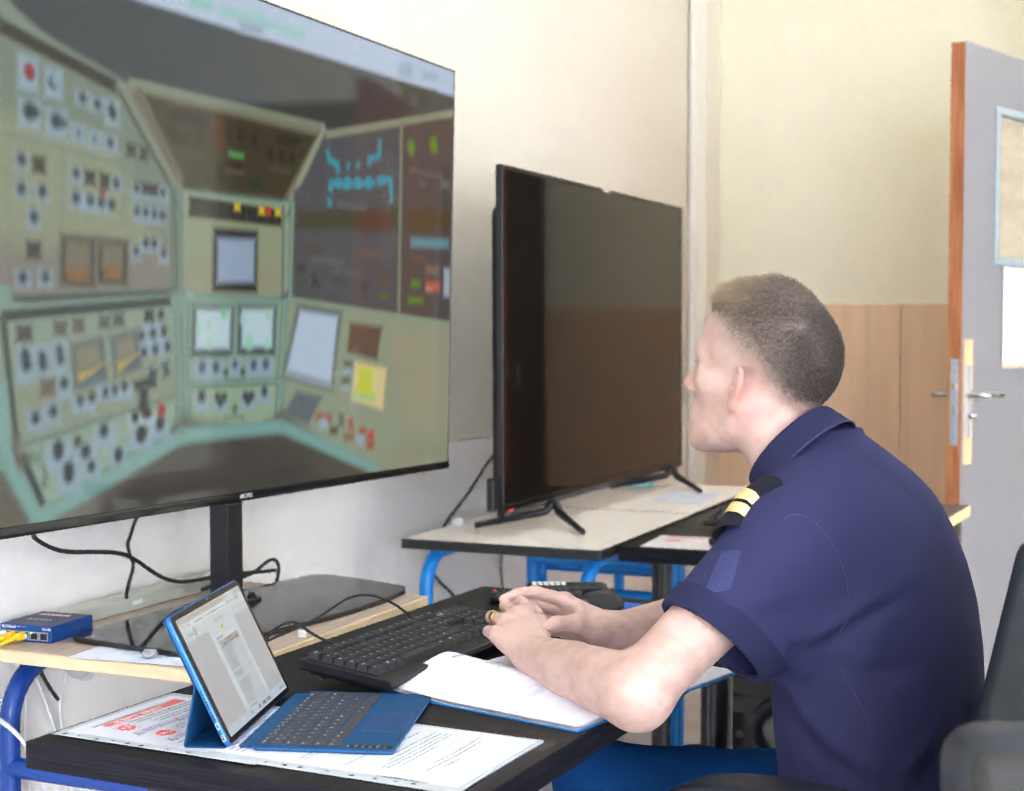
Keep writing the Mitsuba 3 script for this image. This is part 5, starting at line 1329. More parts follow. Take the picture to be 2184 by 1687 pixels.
mat("navy_pique", navy, 0.85, spec=0.2, sheen=0.12, bump=rib, bump_scale=0.0006, bump_eps=3e-4)
mat("navy_rib", lambda p, n, uv: mikit.mix((0.023, 0.025, 0.070), (0.028, 0.030, 0.081), mikit.fbm(p.x * 8, p.y * 8, p.z * 8)), 0.85, spec=0.2, sheen=0.1, bump=rib_collar, bump_scale=0.0012, bump_eps=3e-4)
mat("navy_velcro", lambda p, n, uv: mikit.mix((0.032, 0.036, 0.105), (0.055, 0.062, 0.16), mikit.fbm(p.x * 420, p.y * 420, p.z * 420)), 0.9, spec=0.2, sheen=0.3,
    bump=lambda p, n, uv: mikit.fbm(p.x * 600, p.y * 600, p.z * 600), bump_scale=0.002, bump_eps=3e-4)
mat("stitch", (0.04, 0.042, 0.10), 0.8)
mat("black_cloth", (0.012, 0.013, 0.02), 0.9, spec=0.2, sheen=0.5)
mat("gold_braid", lambda p, n, uv: mikit.mix(lin(242, 218, 160), lin(206, 178, 118), mikit.fbm(p.x * 500, p.y * 500, p.z * 500)), 0.45, 0.25)

CREASES[:] = [  # (points, width, depth): grooves, and ridges where the depth is negative
    ([A(1.971, 0.469, 0.788), A(1.943, 0.435, 0.824), A(1.966, 0.403, 0.835), A(1.984, 0.364, 0.862), A(2.043, 0.314, 0.893)], 0.013, 0.0050),
    ([A(1.960, 0.455, 0.815), A(1.958, 0.425, 0.842), A(1.972, 0.390, 0.862), A(2.000, 0.345, 0.895)], 0.011, -0.0035),
    ([A(1.941, 0.435, 0.828), A(1.973, 0.398, 0.806), A(1.984, 0.351, 0.796), A(2.039, 0.294, 0.802)], 0.014, 0.0030),
    ([A(2.091, 0.303, 0.937), A(2.019, 0.328, 0.884), A(1.986, 0.352, 0.820)], 0.020, -0.0030),
    ([A(1.850, 0.562, 0.882), A(1.853, 0.517, 0.877), A(1.886, 0.471, 0.877), A(1.927, 0.432, 0.886)], 0.009, 0.0014),
    ([A(1.853, 0.555, 0.893), A(1.870, 0.500, 0.900), A(1.905, 0.460, 0.902)], 0.010, -0.0030),
    ([A(2.016, 0.477, 0.764), A(2.002, 0.454, 0.725), A(1.986, 0.419, 0.688), A(1.979, 0.380, 0.664)], 0.012, 0.0060),
    ([A(1.994, 0.464, 0.777), A(1.989, 0.432, 0.737), A(1.977, 0.386, 0.701), A(1.988, 0.339, 0.672)], 0.014, -0.0050),
    ([A(2.140, 0.245, 0.720), A(2.085, 0.262, 0.687), A(2.046, 0.281, 0.657)], 0.014, 0.0050),
    ([A(2.120, 0.250, 0.752), A(2.060, 0.272, 0.715), A(2.010, 0.300, 0.672)], 0.014, -0.0035),
    ([A(2.099, 0.414, 1.083), A(2.115, 0.378, 1.063), A(2.134, 0.342, 1.034), A(2.153, 0.313, 1.004)], 0.012, 0.0025),
]
shirt_mesh = sdf_mesh(shirt, (1.84, 0.13, 0.515), (2.47, 0.72, 1.16), 0.0036)
shirt_key = part(man, "polo_shirt", shirt_mesh, "navy_pique", smooth=True, label="navy ribbed short-sleeved polo shirt")
cuffs = sdf_mesh(lambda p: cuff(p, L_SH, HEM_L, AX_L, HN_L), (1.80, 0.42, 0.76), (2.02, 0.68, 0.98), 0.0025), sdf_mesh(lambda p: cuff(p, R_SH, HEM_R, AX_R, HN_R), (2.24, 0.42, 0.76), (2.45, 0.68, 0.98), 0.003)
for c in cuffs:
    part(shirt_key, "cuff", c, "navy_rib", smooth=40, label="plain band at the sleeve's hem")


def settle(P, steps=25):
    """Points moved onto the shirt's surface, with its normals there."""
    P = np.array(P, np.float32).reshape(-1, 3).copy()
    e = np.eye(3, dtype=np.float32) * 0.004
    for _ in range(steps):
        N = np.stack([shirt_outer(P + e[k]) - shirt_outer(P - e[k]) for k in range(3)], 1)
        N /= np.linalg.norm(N, axis=1, keepdims=True) + 1e-9
        P -= N * (shirt_outer(P) * 0.8)[:, None]
    return P, N


def sew(points, r, n=8, ends=True):
    """A seam: a thin welt along points settled on the shirt."""
    P, N = settle(smooth_path(points, n))
    k = np.ones(5) / 5
    pad = np.vstack([P[:1]] * 2 + [P] + [P[-1:]] * 2)
    P = np.stack([np.convolve(pad[:, i], k, "valid") for i in range(3)], 1) + N * r * 0.15
    return tube(P, r, 6)


def applique(corners, n, m, thick, dome=0.0):
    """A patch of cloth with thickness settled on the shirt; corners in order."""
    c = [A(*x) for x in corners]
    s, t = np.meshgrid(np.linspace(0, 1, n), np.linspace(0, 1, m), indexing="ij")
    P = ((1 - s) * (1 - t))[..., None] * c[0] + (s * (1 - t))[..., None] * c[1] + (s * t)[..., None] * c[2] + ((1 - s) * t)[..., None] * c[3]
    P, N = settle(P)
    edge = np.minimum(np.minimum(s, 1 - s) * n, np.minimum(t, 1 - t) * m).ravel()
    h = np.where(edge <= 0, -0.001, thick) + dome * (4 * t * (1 - t)).ravel()
    return grid_mesh((P + N * h[:, None]).reshape(n, m, 3))


# collar: a folded band of rib around the neck
CA = BODY_F * 0.80 + A(0, 0, 0.72)
CA = CA / np.linalg.norm(CA)
CX = BODY_F - CA * (BODY_F @ CA)
CX /= np.linalg.norm(CX)
CY_ = np.cross(CA, CX)
CO = A(2.1449, 0.4930, 1.0797)
prof = [(-0.0045, -0.034), (-0.0035, -0.012), (-0.0022, -0.002), (0.0, 0.0012), (0.0022, 0.0002), (0.004, -0.006), (0.0075, -0.022), (0.011, -0.038), (0.0112, -0.0395), (0.0095, -0.0388), (0.006, -0.022)]
th = np.radians(np.linspace(-158, 158, 90))
G = np.zeros((len(th), len(prof), 3))
for i, a in enumerate(th):
    back = abs(a) / PI
    for j, (dr_, h) in enumerate(prof):
        long = 1 + 0.5 * max(0, back - 0.55)
        rr = 0.0700 + dr_
        hh = h * long
        G[i, j] = CO + CA * hh + (-CX * math.cos(a) * rr * 1.10 + CY_ * math.sin(a) * rr * 0.95)
part(shirt_key, "collar", grid_mesh(G), "navy_rib", smooth=50, label="ribbed fold-down collar")
part(shirt_key, "seam", tube(np.array([CO + CA * -0.0405 + (-CX * math.cos(a) * 0.0895 + CY_ * math.sin(a) * 0.0770) for a in np.radians(np.linspace(-120, 120, 50))]), 0.0014, 6), "stitch")
for pts in ([(1.933, 0.454, 1.002), (1.948, 0.435, 1.008), (1.956, 0.412, 0.992), (1.966, 0.392, 0.959), (1.979, 0.380, 0.918), (1.980, 0.375, 0.887), (1.976, 0.379, 0.860), (1.972, 0.389, 0.839), (1.969, 0.403, 0.824)],
            [(1.970, 0.401, 0.824), (1.975, 0.380, 0.795), (1.980, 0.358, 0.753), (1.986, 0.340, 0.704), (1.994, 0.331, 0.659)]):
    part(shirt_key, "seam", sew(pts, 0.0011), "stitch")
part(shirt_key, "sleeve_patch", applique([(1.922, 0.527, 0.954), (1.915, 0.500, 0.959), (1.881, 0.507, 0.911), (1.870, 0.541, 0.900)], 24, 24, 0.0018), "navy_velcro", smooth=True, label="brighter navy fleece patch on the sleeve")
# the slip-on shoulder mark with two gold stripes
EP, EN = settle(smooth_path([(2.000, 0.474, 1.041), (1.985, 0.489, 1.032), (1.974, 0.502, 1.022), (1.964, 0.510, 1.010), (1.955, 0.516, 0.997), (1.943, 0.519, 0.982)], 8))


def strap(i0, i1, half, lift, dome):
    rows = []
    for i in range(i0, i1):
        t = EP[min(i + 1, len(EP) - 1)] - EP[max(i - 1, 0)]
        w = np.cross(EN[i], t / np.linalg.norm(t))
        w = w if w @ FWD > 0 else -w
        u = np.linspace(-1, 1, 21)
        P, N = settle(EP[i] + w * 0.018 + u[:, None] * w * half)
        h = (lift + dome * (1 - u ** 2)) * np.where(np.abs(u) > 0.99, 0.0, 1.0)
        rows.append(P + N * h[:, None])
    return grid_mesh(np.array(rows))


e = part(shirt_key, "shoulder_mark", strap(0, 41, 0.026, 0.0065, 0.006), "black_cloth", smooth=True, label="black slip-on shoulder mark with two gold stripes")
for i0, i1 in ((15, 23), (24, 32)):
    part(e, "gold_stripe", strap(i0, i1, 0.0262, 0.0078, 0.0062), "gold_braid", smooth=True, label="gold braid stripe")
# ------------------------------------------------------------------ jeans and shoes
PELV = A(2.162, 0.362, 0.575)
L_HIP, R_HIP = PELV + BODY_L * 0.085 + A(0, 0, -0.02), PELV - BODY_L * 0.085 + A(0, 0, -0.035)
L_KNEE, R_KNEE = A(2.185, 0.80, 0.545), A(2.44, 0.72, 0.475)
L_ANK, R_ANK = A(2.10, 0.78, 0.10), A(2.43, 0.80, 0.10)


def trousers(p):
    d = sd_ell(p, PELV + A(0, 0, -0.01), (0.165, 0.125, 0.10), np.stack([BODY_L, BODY_F, A(0, 0, 1)]))
    for hip, knee, ank in ((L_HIP, L_KNEE, L_ANK), (R_HIP, R_KNEE, R_ANK)):
        leg = smin(sd_chain(p, [hip, hip + (knee - hip) * 0.5, knee], [0.088, 0.078, 0.064]), sd_chain(p, [knee, knee + (ank - knee) * 0.4, ank], [0.060, 0.060, 0.052]), 0.03)
        d = smin(d, leg, 0.035)
    d = d - 0.003 * (meshkit.noise(p * [14, 14, 20], 9) - 0.5) * 2
    for pts, w, h in JCREASES:
        d = d + h * np.exp(-(np.maximum(sd_chain(p, pts, [0.0] * len(pts)), 0) / w) ** 2)
    return d


JCREASES = [
]


def denim(p, n, uv):
    u = mikit.noise(p.x * 1400, p.y * 200, p.z * 1400)
    t = mikit.fbm(p.x * 18, p.y * 18, p.z * 18)
    return mikit.mix((0.003, 0.030, 0.11), (0.007, 0.050, 0.165), 0.6 * t + 0.4 * u)


mat("denim", denim, 0.9, spec=0.05, sheen=0.0, bump=lambda p, n, uv: mikit.noise(p.x * 900, p.y * 900, p.z * 900), bump_scale=0.0006, bump_eps=3e-4)
jeans = part(man, "jeans", sdf_mesh(trousers, (1.9, 0.15, 0.06), (2.55, 0.95, 0.71), 0.006), "denim", smooth=True, label="dark blue jeans")
mat("shoe_leather", (0.012, 0.011, 0.010), 0.4)
for ank, yaw in ((L_ANK, 80), (R_ANK, 72)):
    m = move(ank[0], ank[1], 0) @ rotz(yaw)
    o = np.array([(-0.07, -0.030), (-0.04, -0.037), (0.03, -0.036), (0.12, -0.046), (0.17, -0.038), (0.195, -0.012), (0.195, 0.012), (0.17, 0.038), (0.12, 0.046), (0.03, 0.036), (-0.04, 0.037), (-0.07, 0.030)])
    s = part(man, "shoe", put(sdf_mesh(lambda p: smax(smin(sd_ell(p, (0.075, 0, 0.03), (0.135, 0.046, 0.05)), sd_ell(p, (-0.01, 0, 0.06), (0.062, 0.042, 0.075)), 0.04), 0.014 - p[:, 2], 0.004), (-0.1, -0.07, 0.0), (0.23, 0.07, 0.15), 0.005), m), "shoe_leather", smooth=True)
    part(s, "sole", put(slab(o, 0.0, 0.016, 0.003), m), "black_rubber")
# ------------------------------------------------------------------ chairs
def leather_color(p, n, uv):
    return mikit.mix((0.009, 0.012, 0.018), (0.013, 0.018, 0.026), mikit.fbm(p.x * 30, p.y * 30, p.z * 30))


def leather_bump(p, n, uv):
    d1, d2, w = mikit.voronoi((p.x + p.y * 0.6) * 300, (p.z + p.y * 0.7) * 420)
    return mikit.smoothstep(0.0, 0.35, d2 - d1) + 0.6 * mikit.fbm(p.x * 40, p.y * 40, p.z * 90)


mat("leather", leather_color, 0.35, spec=0.55, bump=leather_bump, bump_scale=0.00022, bump_eps=3e-4)
mat("chair_fabric", lambda p, n, uv: mikit.mix((0.034, 0.033, 0.032), (0.046, 0.045, 0.043), mikit.fbm(p.x * 200, p.y * 200, p.z * 200)), 0.8, spec=0.25)


def cushion(cx, cy, cz, lx, ly, lz, r, bulge=0.0):
    """A rounded pad meshed from a distance field, slightly swollen in the middle (local axes)."""
    def f(p):
        q = np.abs(p - np.array([cx, cy, cz], np.float32)) - np.array([lx / 2 - r, ly / 2 - r, lz / 2 - r], np.float32)
        d = np.linalg.norm(np.maximum(q, 0), axis=1) + np.minimum(q.max(1), 0) - r
        e = ((p[:, 0] - cx) / lx * 2) ** 2 + ((p[:, 2] - cz) / lz * 2) ** 2
        return d - bulge * np.exp(-e * 1.5)
    b = bulge + 0.02
    return sdf_mesh(f, (cx - lx / 2 - b, cy - ly / 2 - b, cz - lz / 2 - b), (cx + lx / 2 + b, cy + ly / 2 + b, cz + lz / 2 + b), 0.008)


def swivel_base(key, m, h):
    part(key, "gas_column", put(cyl((0, 0, 0.10), (0, 0, h), 0.025), m), "black_steel")
    for k in range(5):
        a = 2 * PI * k / 5
        part(key, "base_arm", put(tube([(0, 0, 0.12), (0.16 * math.cos(a), 0.16 * math.sin(a), 0.10), (0.30 * math.cos(a), 0.30 * math.sin(a), 0.075)], [0.028, 0.022, 0.016], 10), m), "black_plastic")
        part(key, "caster", put(cyl((0.30 * math.cos(a) - 0.02 * math.sin(a), 0.30 * math.sin(a) + 0.02 * math.cos(a), 0.03), (0.30 * math.cos(a) + 0.02 * math.sin(a), 0.30 * math.sin(a) - 0.02 * math.cos(a), 0.03), 0.0295, 18, 0.004), m), "black_plastic")


# the man's leather armchair; chair metres: x to his left, y backwards, z up
ch = thing("office_chair", "black leather swivel armchair that the man sits in", "chair")
CH = frame((2.165, 0.345, 0.0), BODY_L, -BODY_F)
part(ch, "seat", put(cushion(0, 0.0, 0.43, 0.52, 0.52, 0.11, 0.05, 0.01), CH), "leather", smooth=True)
swivel_base(ch, CH, 0.38)
back = put(cushion(0, 0, 0.38, 0.54, 0.11, 0.74, 0.05, 0.03), move(0.02, 0.262, 0.44) @ rotx(-13))
part(ch, "backrest", put(back, CH), "leather", smooth=True, label="thick leather backrest")
part(ch, "back_shell", put(cushion(0, 0, 0.38, 0.50, 0.03, 0.70, 0.014), CH @ move(0, 0.325, 0.46) @ rotx(-13)), "black_plastic", smooth=True)
for s in (-1, 1):
    # side bolster and its welt
    part(ch, "bolster", put(cushion(0, 0, 0.30, 0.07, 0.13, 0.56, 0.032), CH @ move(0.02 + s * 0.245, 0.222, 0.44) @ rotx(-13)), "leather", smooth=True)
    part(ch, "welt", put(tube(smooth_path([(0.02 + s * 0.20, 0.192, 0.52), (0.02 + s * 0.205, 0.237, 0.72), (0.02 + s * 0.20, 0.297, 0.98)], 8), 0.0035, 6), CH), "black_rubber")
for z in (0.62, 0.80, 0.98):
    y = 0.228 + (z - 0.44) * math.tan(math.radians(13)) - 0.032
    part(ch, "stitched_crease", put(tube(smooth_path([(-0.19, y + 0.018, z), (0, y - 0.012, z + 0.01), (0.19, y + 0.018, z)], 8), 0.003, 6), CH), "black_rubber")
part(ch, "headrest", put(cushion(0, 0, 0.0, 0.40, 0.12, 0.20, 0.05, 0.015), CH @ move(0, 0.47, 1.22) @ rotx(-13)), "leather", smooth=True)
# loop armrests: a padded top that turns down at the front and back
for s, dz, fr, xo in ((1, 0.002, 0.0, 0.0), (-1, -0.012, 0.19, -0.028)):
    loop = smooth_path([(s * 0.29, 0.20, 0.47), (s * 0.305, 0.215, 0.56), (s * (0.305 + xo * 0.3), 0.15, 0.635 + dz), (s * (0.305 + xo * 0.6), -0.02 - fr * 0.6, 0.652 + dz), (s * (0.305 + xo), -0.15 - fr, 0.625 + dz), (s * (0.30 + xo), -0.185 - fr, 0.57), (s * 0.285, -0.14 - fr * 0.8, 0.47), (s * 0.27, -0.06 - fr * 0.3, 0.42)], 8)
    w = np.linspace(0, 1, len(loop))
    rows = []
    T_ = np.gradient(loop, axis=0)
    T_ /= np.linalg.norm(T_, axis=1, keepdims=True)
    for p, t, u in zip(loop, T_, w):
        n = np.cross(t, [1, 0, 0])
        n /= np.linalg.norm(n)
        hw, ht = 0.026 + 0.016 * math.exp(-((u - 0.42) / 0.22) ** 2), 0.012 + 0.007 * math.exp(-((u - 0.42) / 0.25) ** 2)
        g = np.linspace(0, 2 * PI, 17)[:-1]
        ca, sa = np.cos(g), np.sin(g)
        rows.append(p + np.outer(np.sign(ca) * np.abs(ca) ** 0.55 * hw, [1, 0, 0]) + np.outer(np.sign(sa) * np.abs(sa) ** 0.55 * ht, n))
    V = np.vstack(rows)
    k, i = len(rows), np.arange(16)
    F = np.vstack([np.vstack([np.stack([a * 16 + i, a * 16 + (i + 1) % 16, a * 16 + 16 + (i + 1) % 16], 1), np.stack([a * 16 + i, a * 16 + 16 + (i + 1) % 16, a * 16 + 16 + i], 1)]) for a in range(k - 1)])
    part(ch, "armrest", put(trimesh.Trimesh(V, F, process=False), CH), "leather", smooth=True, label="padded loop armrest")

# the chair in the foreground, out of focus
fc = thing("office_chair", "dark grey chair with a square back, out of focus in the right foreground", "chair")
FA = math.radians(112)
FC = frame((1.229, -0.080, -0.004), (math.cos(FA), math.sin(FA), 0), (-math.sin(FA), math.cos(FA), 0))
part(fc, "backrest", put(cushion(0, 0, 0.0, 0.46, 0.10, 0.50, 0.03, 0.006), FC @ move(0, 0.0, 0.705) @ rotx(10)), "leather", smooth=True)
part(fc, "back_cover", put(cushion(0, 0, 0.0, 0.452, 0.03, 0.492, 0.012), FC @ move(0, 0.055, 0.705) @ rotx(10)), "chair_fabric", smooth=True)
part(fc, "seat", put(cushion(0, 0, 0, 0.48, 0.46, 0.09, 0.04, 0.008), FC @ move(0, -0.27, 0.42)), "chair_fabric", smooth=True)
part(fc, "back_stem", put(tube(smooth_path([(0, -0.2, 0.365), (0, 0.02, 0.36), (0, 0.06, 0.42), (0, 0.058, 0.60)], 6), 0.018, 10), FC), "black_steel")
swivel_base(fc, FC @ move(0, -0.24, 0), 0.375)
# ------------------------------------------------------------------ on the black desk
mat("printed_gloss", Print.look, 0.42, spec=0.35, coat=0.35, coat_gloss=0.8, bump=lambda p, n, uv: mikit.fbm(p.x * 16, p.y * 22, p.z * 16), bump_scale=0.004)
mat("paper_white", (0.74, 0.74, 0.78), 0.7, spec=0.3)
mat("pocket_plastic", (0.46, 0.50, 0.54), 0.25, spec=0.5, coat=0.6)
mat("key_black", (0.020, 0.021, 0.024), 0.42, spec=0.4)
mat("keyboard_black", (0.009, 0.009, 0.011), 0.4, spec=0.4)
mat("legend_white", (0.72, 0.73, 0.76), 0.5)
mat("legend_grey", (0.45, 0.46, 0.48), 0.5)
mat("tablet_blue", lin(28, 98, 162), 0.28, 0.35, spec=0.5, coat=0.4)
mat("cover_blue", lambda p, n, uv: mikit.mix(lin(11, 58, 97), lin(19, 72, 114), mikit.noise(p.x * 900, p.y * 900, p.z * 900)), 0.6, spec=0.3)
mat("cover_blue_pad", lin(16, 62, 108), 0.35, spec=0.4)
mat("key_slate", (0.050, 0.052, 0.062), 0.45, spec=0.35)
mat("cable_black", (0.014, 0.015, 0.018), 0.4, spec=0.4)
mat("cable_white", (0.78, 0.80, 0.84), 0.4, spec=0.4)
mat("cable_yellow", lin(250, 205, 30), 0.4, spec=0.4)


def like(shape, M):
    return {**shape, "to_world": T(np.asarray(M).tolist())}


# ---- the alert notice in its punched pocket
pa = Print(0.21, 0.297, 0.006, (212, 213, 224))
P_, X_, R_ = pa.quad, pa.text, pa.rect
R_(0.029, 0.2745, 0.196, 0.2805, (150, 150, 152)); P_([(0.15, 0.2805), (0.196, 0.2805), (0.196, 0.2745), (0.16, 0.2745)], (168, 164, 164), 0.001)
R_(0.046, 0.260, 0.195, 0.2735, (222, 104, 108)); pa.disc(0.046, 0.26675, 0.00675, (222, 104, 108))
P_([(0.165, 0.2735), (0.196, 0.281), (0.196, 0.2735)], (222, 104, 108))
X_("ALERTE VIRALE", 0.058, 0.2622, 0.0092, (240, 236, 240), True)
X_("CYBER ATTAQUE", 0.085, 0.2757, 0.0034, (96, 96, 104), True)
X_("En cas de comportement suspect de l'ordinateur ou", 0.069, 0.2500, 0.0040, (60, 62, 78), False, blur=0.0003)
X_("de fonctionnement anormal de l'ordinateur", 0.073, 0.2415, 0.0040, (60, 62, 78), False, blur=0.0003)
for k in range(2):
    pa.scribble(0.094, 0.168, 0.2300 - 0.008 * k, 0.0032, (70, 72, 92), 3 + k)
pa.line(0.088, 0.223, 0.092, 0.237, 0.0006, (90, 90, 120)); pa.line(0.088, 0.223, 0.098, 0.219, 0.0006, (90, 90, 120)); pa.line(0.172, 0.237, 0.176, 0.226, 0.0006, (90, 90, 120))
for j, (x, y) in enumerate(((0.028, 0.2075), (0.108, 0.2075), (0.028, 0.155), (0.108, 0.155))):
    R_(x, y - 0.0065, x + 0.078, y + 0.0065, (196, 190, 216)); P_([(x - 0.004, y - 0.008), (x + 0.012, y - 0.008), (x + 0.004, y + 0.008)], (150, 146, 150))
    X_(str(j + 1), x + 0.0025, y - 0.005, 0.006, (240, 240, 244), True)
    for k, s in enumerate((("CESSER TOUTE", "ACTIVITE SUR LE POSTE"), ("NE PAS", "ETEINDRE"), ("DECONNECTER", "LE RESEAU"), ("RENDRE", "COMPTE"))[j]):
        X_(s, x + 0.016, y + 0.0008 - 0.0055 * k, 0.0036, (120, 114, 146), False)
pa.disc(0.046, 0.2365, 0.0115, (220, 100, 102))
for k in range(11):
    a = 2 * PI * k / 11
    c, s = math.cos(a), math.sin(a)
    pa.line(0.046 + 0.010 * c, 0.2365 + 0.010 * s, 0.046 + 0.0165 * c, 0.2365 + 0.0165 * s, 0.0016, (216, 100, 102))
    pa.line(0.046 + 0.0165 * c - 0.002 * s, 0.2365 + 0.0165 * s + 0.002 * c, 0.046 + 0.0165 * c + 0.002 * s, 0.2365 + 0.0165 * s - 0.002 * c, 0.0014, (216, 100, 102))
for x, y, r in ((0.0425, 0.2385, 0.0028), (0.0505, 0.2385, 0.0028), (0.0455, 0.2315, 0.0016), (0.049, 0.2325, 0.0012)):
    pa.disc(x, y, r, (238, 226, 232))
for r, c in ((0.0165, (236, 178, 184)), (0.0155, (240, 228, 234)), (0.0142, (218, 96, 100))):
    P_([(0.052 + r * math.cos(PI / 8 + k * PI / 4), 0.179 + r * 0.92 * math.sin(PI / 8 + k * PI / 4)) for k in range(8)], c)
X_("STOP", 0.0415, 0.1755, 0.0072, (240, 228, 230), True)
for k in range(3):
    pa.scribble(0.078, 0.104, 0.188 - 0.006 * k, 0.0026, (120, 122, 150), 11 + k, word=(0.003, 0.008))
for k in range(14):
    pa.scribble(0.022, 0.19, 0.135 - 0.0085 * k, 0.0028, (112, 112, 136), 30 + k)
pa.line(0.020, 0.190, 0.100, 0.190, 0.0005, (150, 150, 180), 0.0003, 0.4); pa.line(0.108, 0.140, 0.108, 0.215, 0.0005, (150, 150, 180), 0.0003, 0.4)
note = thing("alert_notice", "virus alert notice with a red banner in a punched clear pocket under the tablet's stand", "notice")
wave = lambda s, t: 0.0004 + 0.0006 * (1 - np.cos(t * 40)) * (np.sin(s * 17 + 1) * 0.5 + 0.5) * np.clip(s * 30, 0, 1)
nm, nuv = sheet(pa, on_desk(0.050, 0.312, 0.0006), DESK[:3, 0], -DESK[:3, 1], 20, 26, wave)
part(note, "printed_sheet", nm, "printed_gloss", uv=nuv, smooth=True)


def punched_strip(u0, u1, v0, v1, up, seed):
    """A pocket's punched edge strip: a thin plate with real holes, in desk metres."""
    r = np.random.default_rng(seed)
    s = shp_box(u0, v0, u1, v1)
    c = (u0 + u1) / 2
    for v, w in ((0.0135, 1), (0.035, 0.6), (0.065, 1), (0.088, 0.7), (0.113, 1), (0.134, 1), (0.172, 0.7), (0.205, 1), (0.235, 1), (0.262, 0.7), (0.285, 1)):
        if v0 + v < v1 - 0.006:
            s = s.difference(Point(c + r.uniform(-0.0015, 0.0015), v0 + v).buffer(0.0036 * w, 12))
    m = trimesh.creation.extrude_polygon(s, 0.0005, engine="earcut")
    v = m.vertices
    lift = 0.0006 + 0.0008 * np.sin(v[:, 1] * 60 + seed) * np.clip((u1 - v[:, 0]) * 60, 0, 1) + 0.0009
    return trimesh.Trimesh(np.array([on_desk(a, b, up + c + h) for (a, b, c), h in zip(v, lift)]), m.faces[:, ::-1], process=False)


part(note, "punched_strip", punched_strip(0.031, 0.0495, 0.011, 0.318, 0.0001, 1), "pocket_plastic", smooth=False, label="clear strip with punched holes")
part(note, "pocket_margin", cat(*[put(box(*b), DESK) for b in ((0.260, 0.273, 0.009, 0.318, -0.0010, -0.0003), (0.050, 0.27, 0.3125, 0.318, -0.0010, -0.0003), (0.05, 0.27, 0.006, 0.0145, -0.0010, -0.0003))]), "pocket_plastic")

# ---- the second pocket with typed pages
pb = Print(0.21, 0.297, 0.008, (206, 212, 219))
for k, (x0, x1, y) in enumerate(((0.02, 0.06, 0.275), (0.14, 0.185, 0.2655), (0.125, 0.185, 0.258), (0.02, 0.19, 0.22), (0.02, 0.19, 0.213), (0.09, 0.19, 0.172), (0.02, 0.14, 0.158), (0.07, 0.186, 0.150), (0.09, 0.19, 0.131), (0.06, 0.19, 0.122), (0.03, 0.19, 0.114), (0.03, 0.19, 0.107), (0.05, 0.14, 0.099), (0.07, 0.19, 0.068), (0.04, 0.18, 0.060), (0.06, 0.10, 0.05))):
    pb.scribble(x0, x1, y, 0.0022, (92, 100, 112), 60 + k, 0.8, 0.0004)
for y in (0.196, 0.088, 0.185):
    pb.line(0.03, y, 0.192, y, 0.0005, (120, 130, 145), 0.0003, 0.7)
doc = thing("document_pocket", "typed white page in a punched plastic pocket at the desk's near right corner", "document")
wb = lambda s, t: 0.0006 + 0.0016 * (0.5 + 0.5 * np.sin(s * 31 + t * 19)) * (0.5 + 0.5 * np.sin(t * 37 - 1.0)) + 0.0018 * np.clip((t - 0.25) * 20, 0, 1) * np.sin(s * 40) ** 2 * 0
bm, buv = sheet(pb, on_desk(0.058, 0.570, 0.0008), DESK[:3, 0], -DESK[:3, 1], 24, 30, wb)
part(doc, "printed_sheet", bm, "printed_gloss", uv=buv, smooth=True)
part(doc, "punched_strip", punched_strip(0.038, 0.0575, 0.235, 0.578, 0.0002, 2), "pocket_plastic", smooth=False, label="clear strip with punched holes")
edge = smooth_path([on_desk(0.048, 0.577, 0.001), on_desk(0.10, 0.577, 0.003), on_desk(0.17, 0.575, 0.002), on_desk(0.235, 0.577, 0.003), on_desk(0.272, 0.572, 0.0015)], 6)
part(doc, "pocket_lip", tube(edge, 0.0016, 6), "pocket_plastic", label="curled lip of the pocket")
part(doc, "pocket_margin", put(cat(box(0.268, 0.277, 0.29, 0.574, -0.0010, -0.0003), box(0.058, 0.270, 0.5705, 0.577, -0.0022, -0.0003)), DESK), "pocket_plastic")

# ---- the tablet: cover, stand, screen, keyboard
tab = thing("tablet_computer", "blue tablet with its keyboard cover open, standing on the notices on the black desk", "tablet")
KF = desk_frame(0.078, 0.274, 19.2, 0.0022)
e_tab, back_tab = KF[:3, 0], KF[:3, 1]
TH = math.radians(64)
up_tab = np.array([0, 0, math.sin(TH)]) + back_tab * math.cos(TH)
TBW, TBH = 0.277, 0.173
TB = frame(KF[:3, 3] + e_tab * 0.004 + back_tab * 0.0215 + np.array([0, 0, 0.0035]), e_tab, up_tab)      # x across, y up the screen, z out of it
part(tab, "housing", put(slab(rrect(TBW, TBH, 0.009) + [TBW / 2, TBH / 2], -0.0085, -0.0004, 0.003, 3), TB), "tablet_blue", label="bright blue metal housing")
part(tab, "front_glass", put(slab(rrect(TBW - 0.0035, TBH - 0.0035, 0.0075) + [TBW / 2, TBH / 2], -0.0004, 0.0006, 0.0004, 1), TB), "black_gloss", label="black glass front")
pt = Print(0.256, 0.156, 0.004, (193, 196, 200))
w_ = 0.256
pt.rect(0, 0.1475, w_, 0.156, (198, 200, 198)); pt.rect(0, 0.139, w_, 0.1475, (222, 229, 230)); pt.rect(0, 0.1245, w_, 0.139, (214, 221, 224))
for k in range(7):
    x = 0.010 + 0.0305 * k
    pt.rect(x, 0.1495, x + 0.0028, 0.154, (226, 140, 136)); pt.scribble(x + 0.005, x + 0.020, 0.1508, 0.0018, (150, 152, 156), 80 + k, 0.7, 0.0003, (0.003, 0.006)); pt.rect(x + 0.0255, 0.151, x + 0.0268, 0.1528, (150, 152, 156), 0.0003)
pt.rect(0.1905, 0.1475, 0.2185, 0.1555, (226, 232, 233)); pt.rect(0.1925, 0.1495, 0.1953, 0.154, (226, 110, 110)); pt.scribble(0.198, 0.212, 0.1508, 0.0018, (140, 142, 150), 89, 0.8, 0.0003, (0.003, 0.006))
pt.rect(0.044, 0.1402, 0.185, 0.1464, (230, 236, 238)); X2 = pt.text
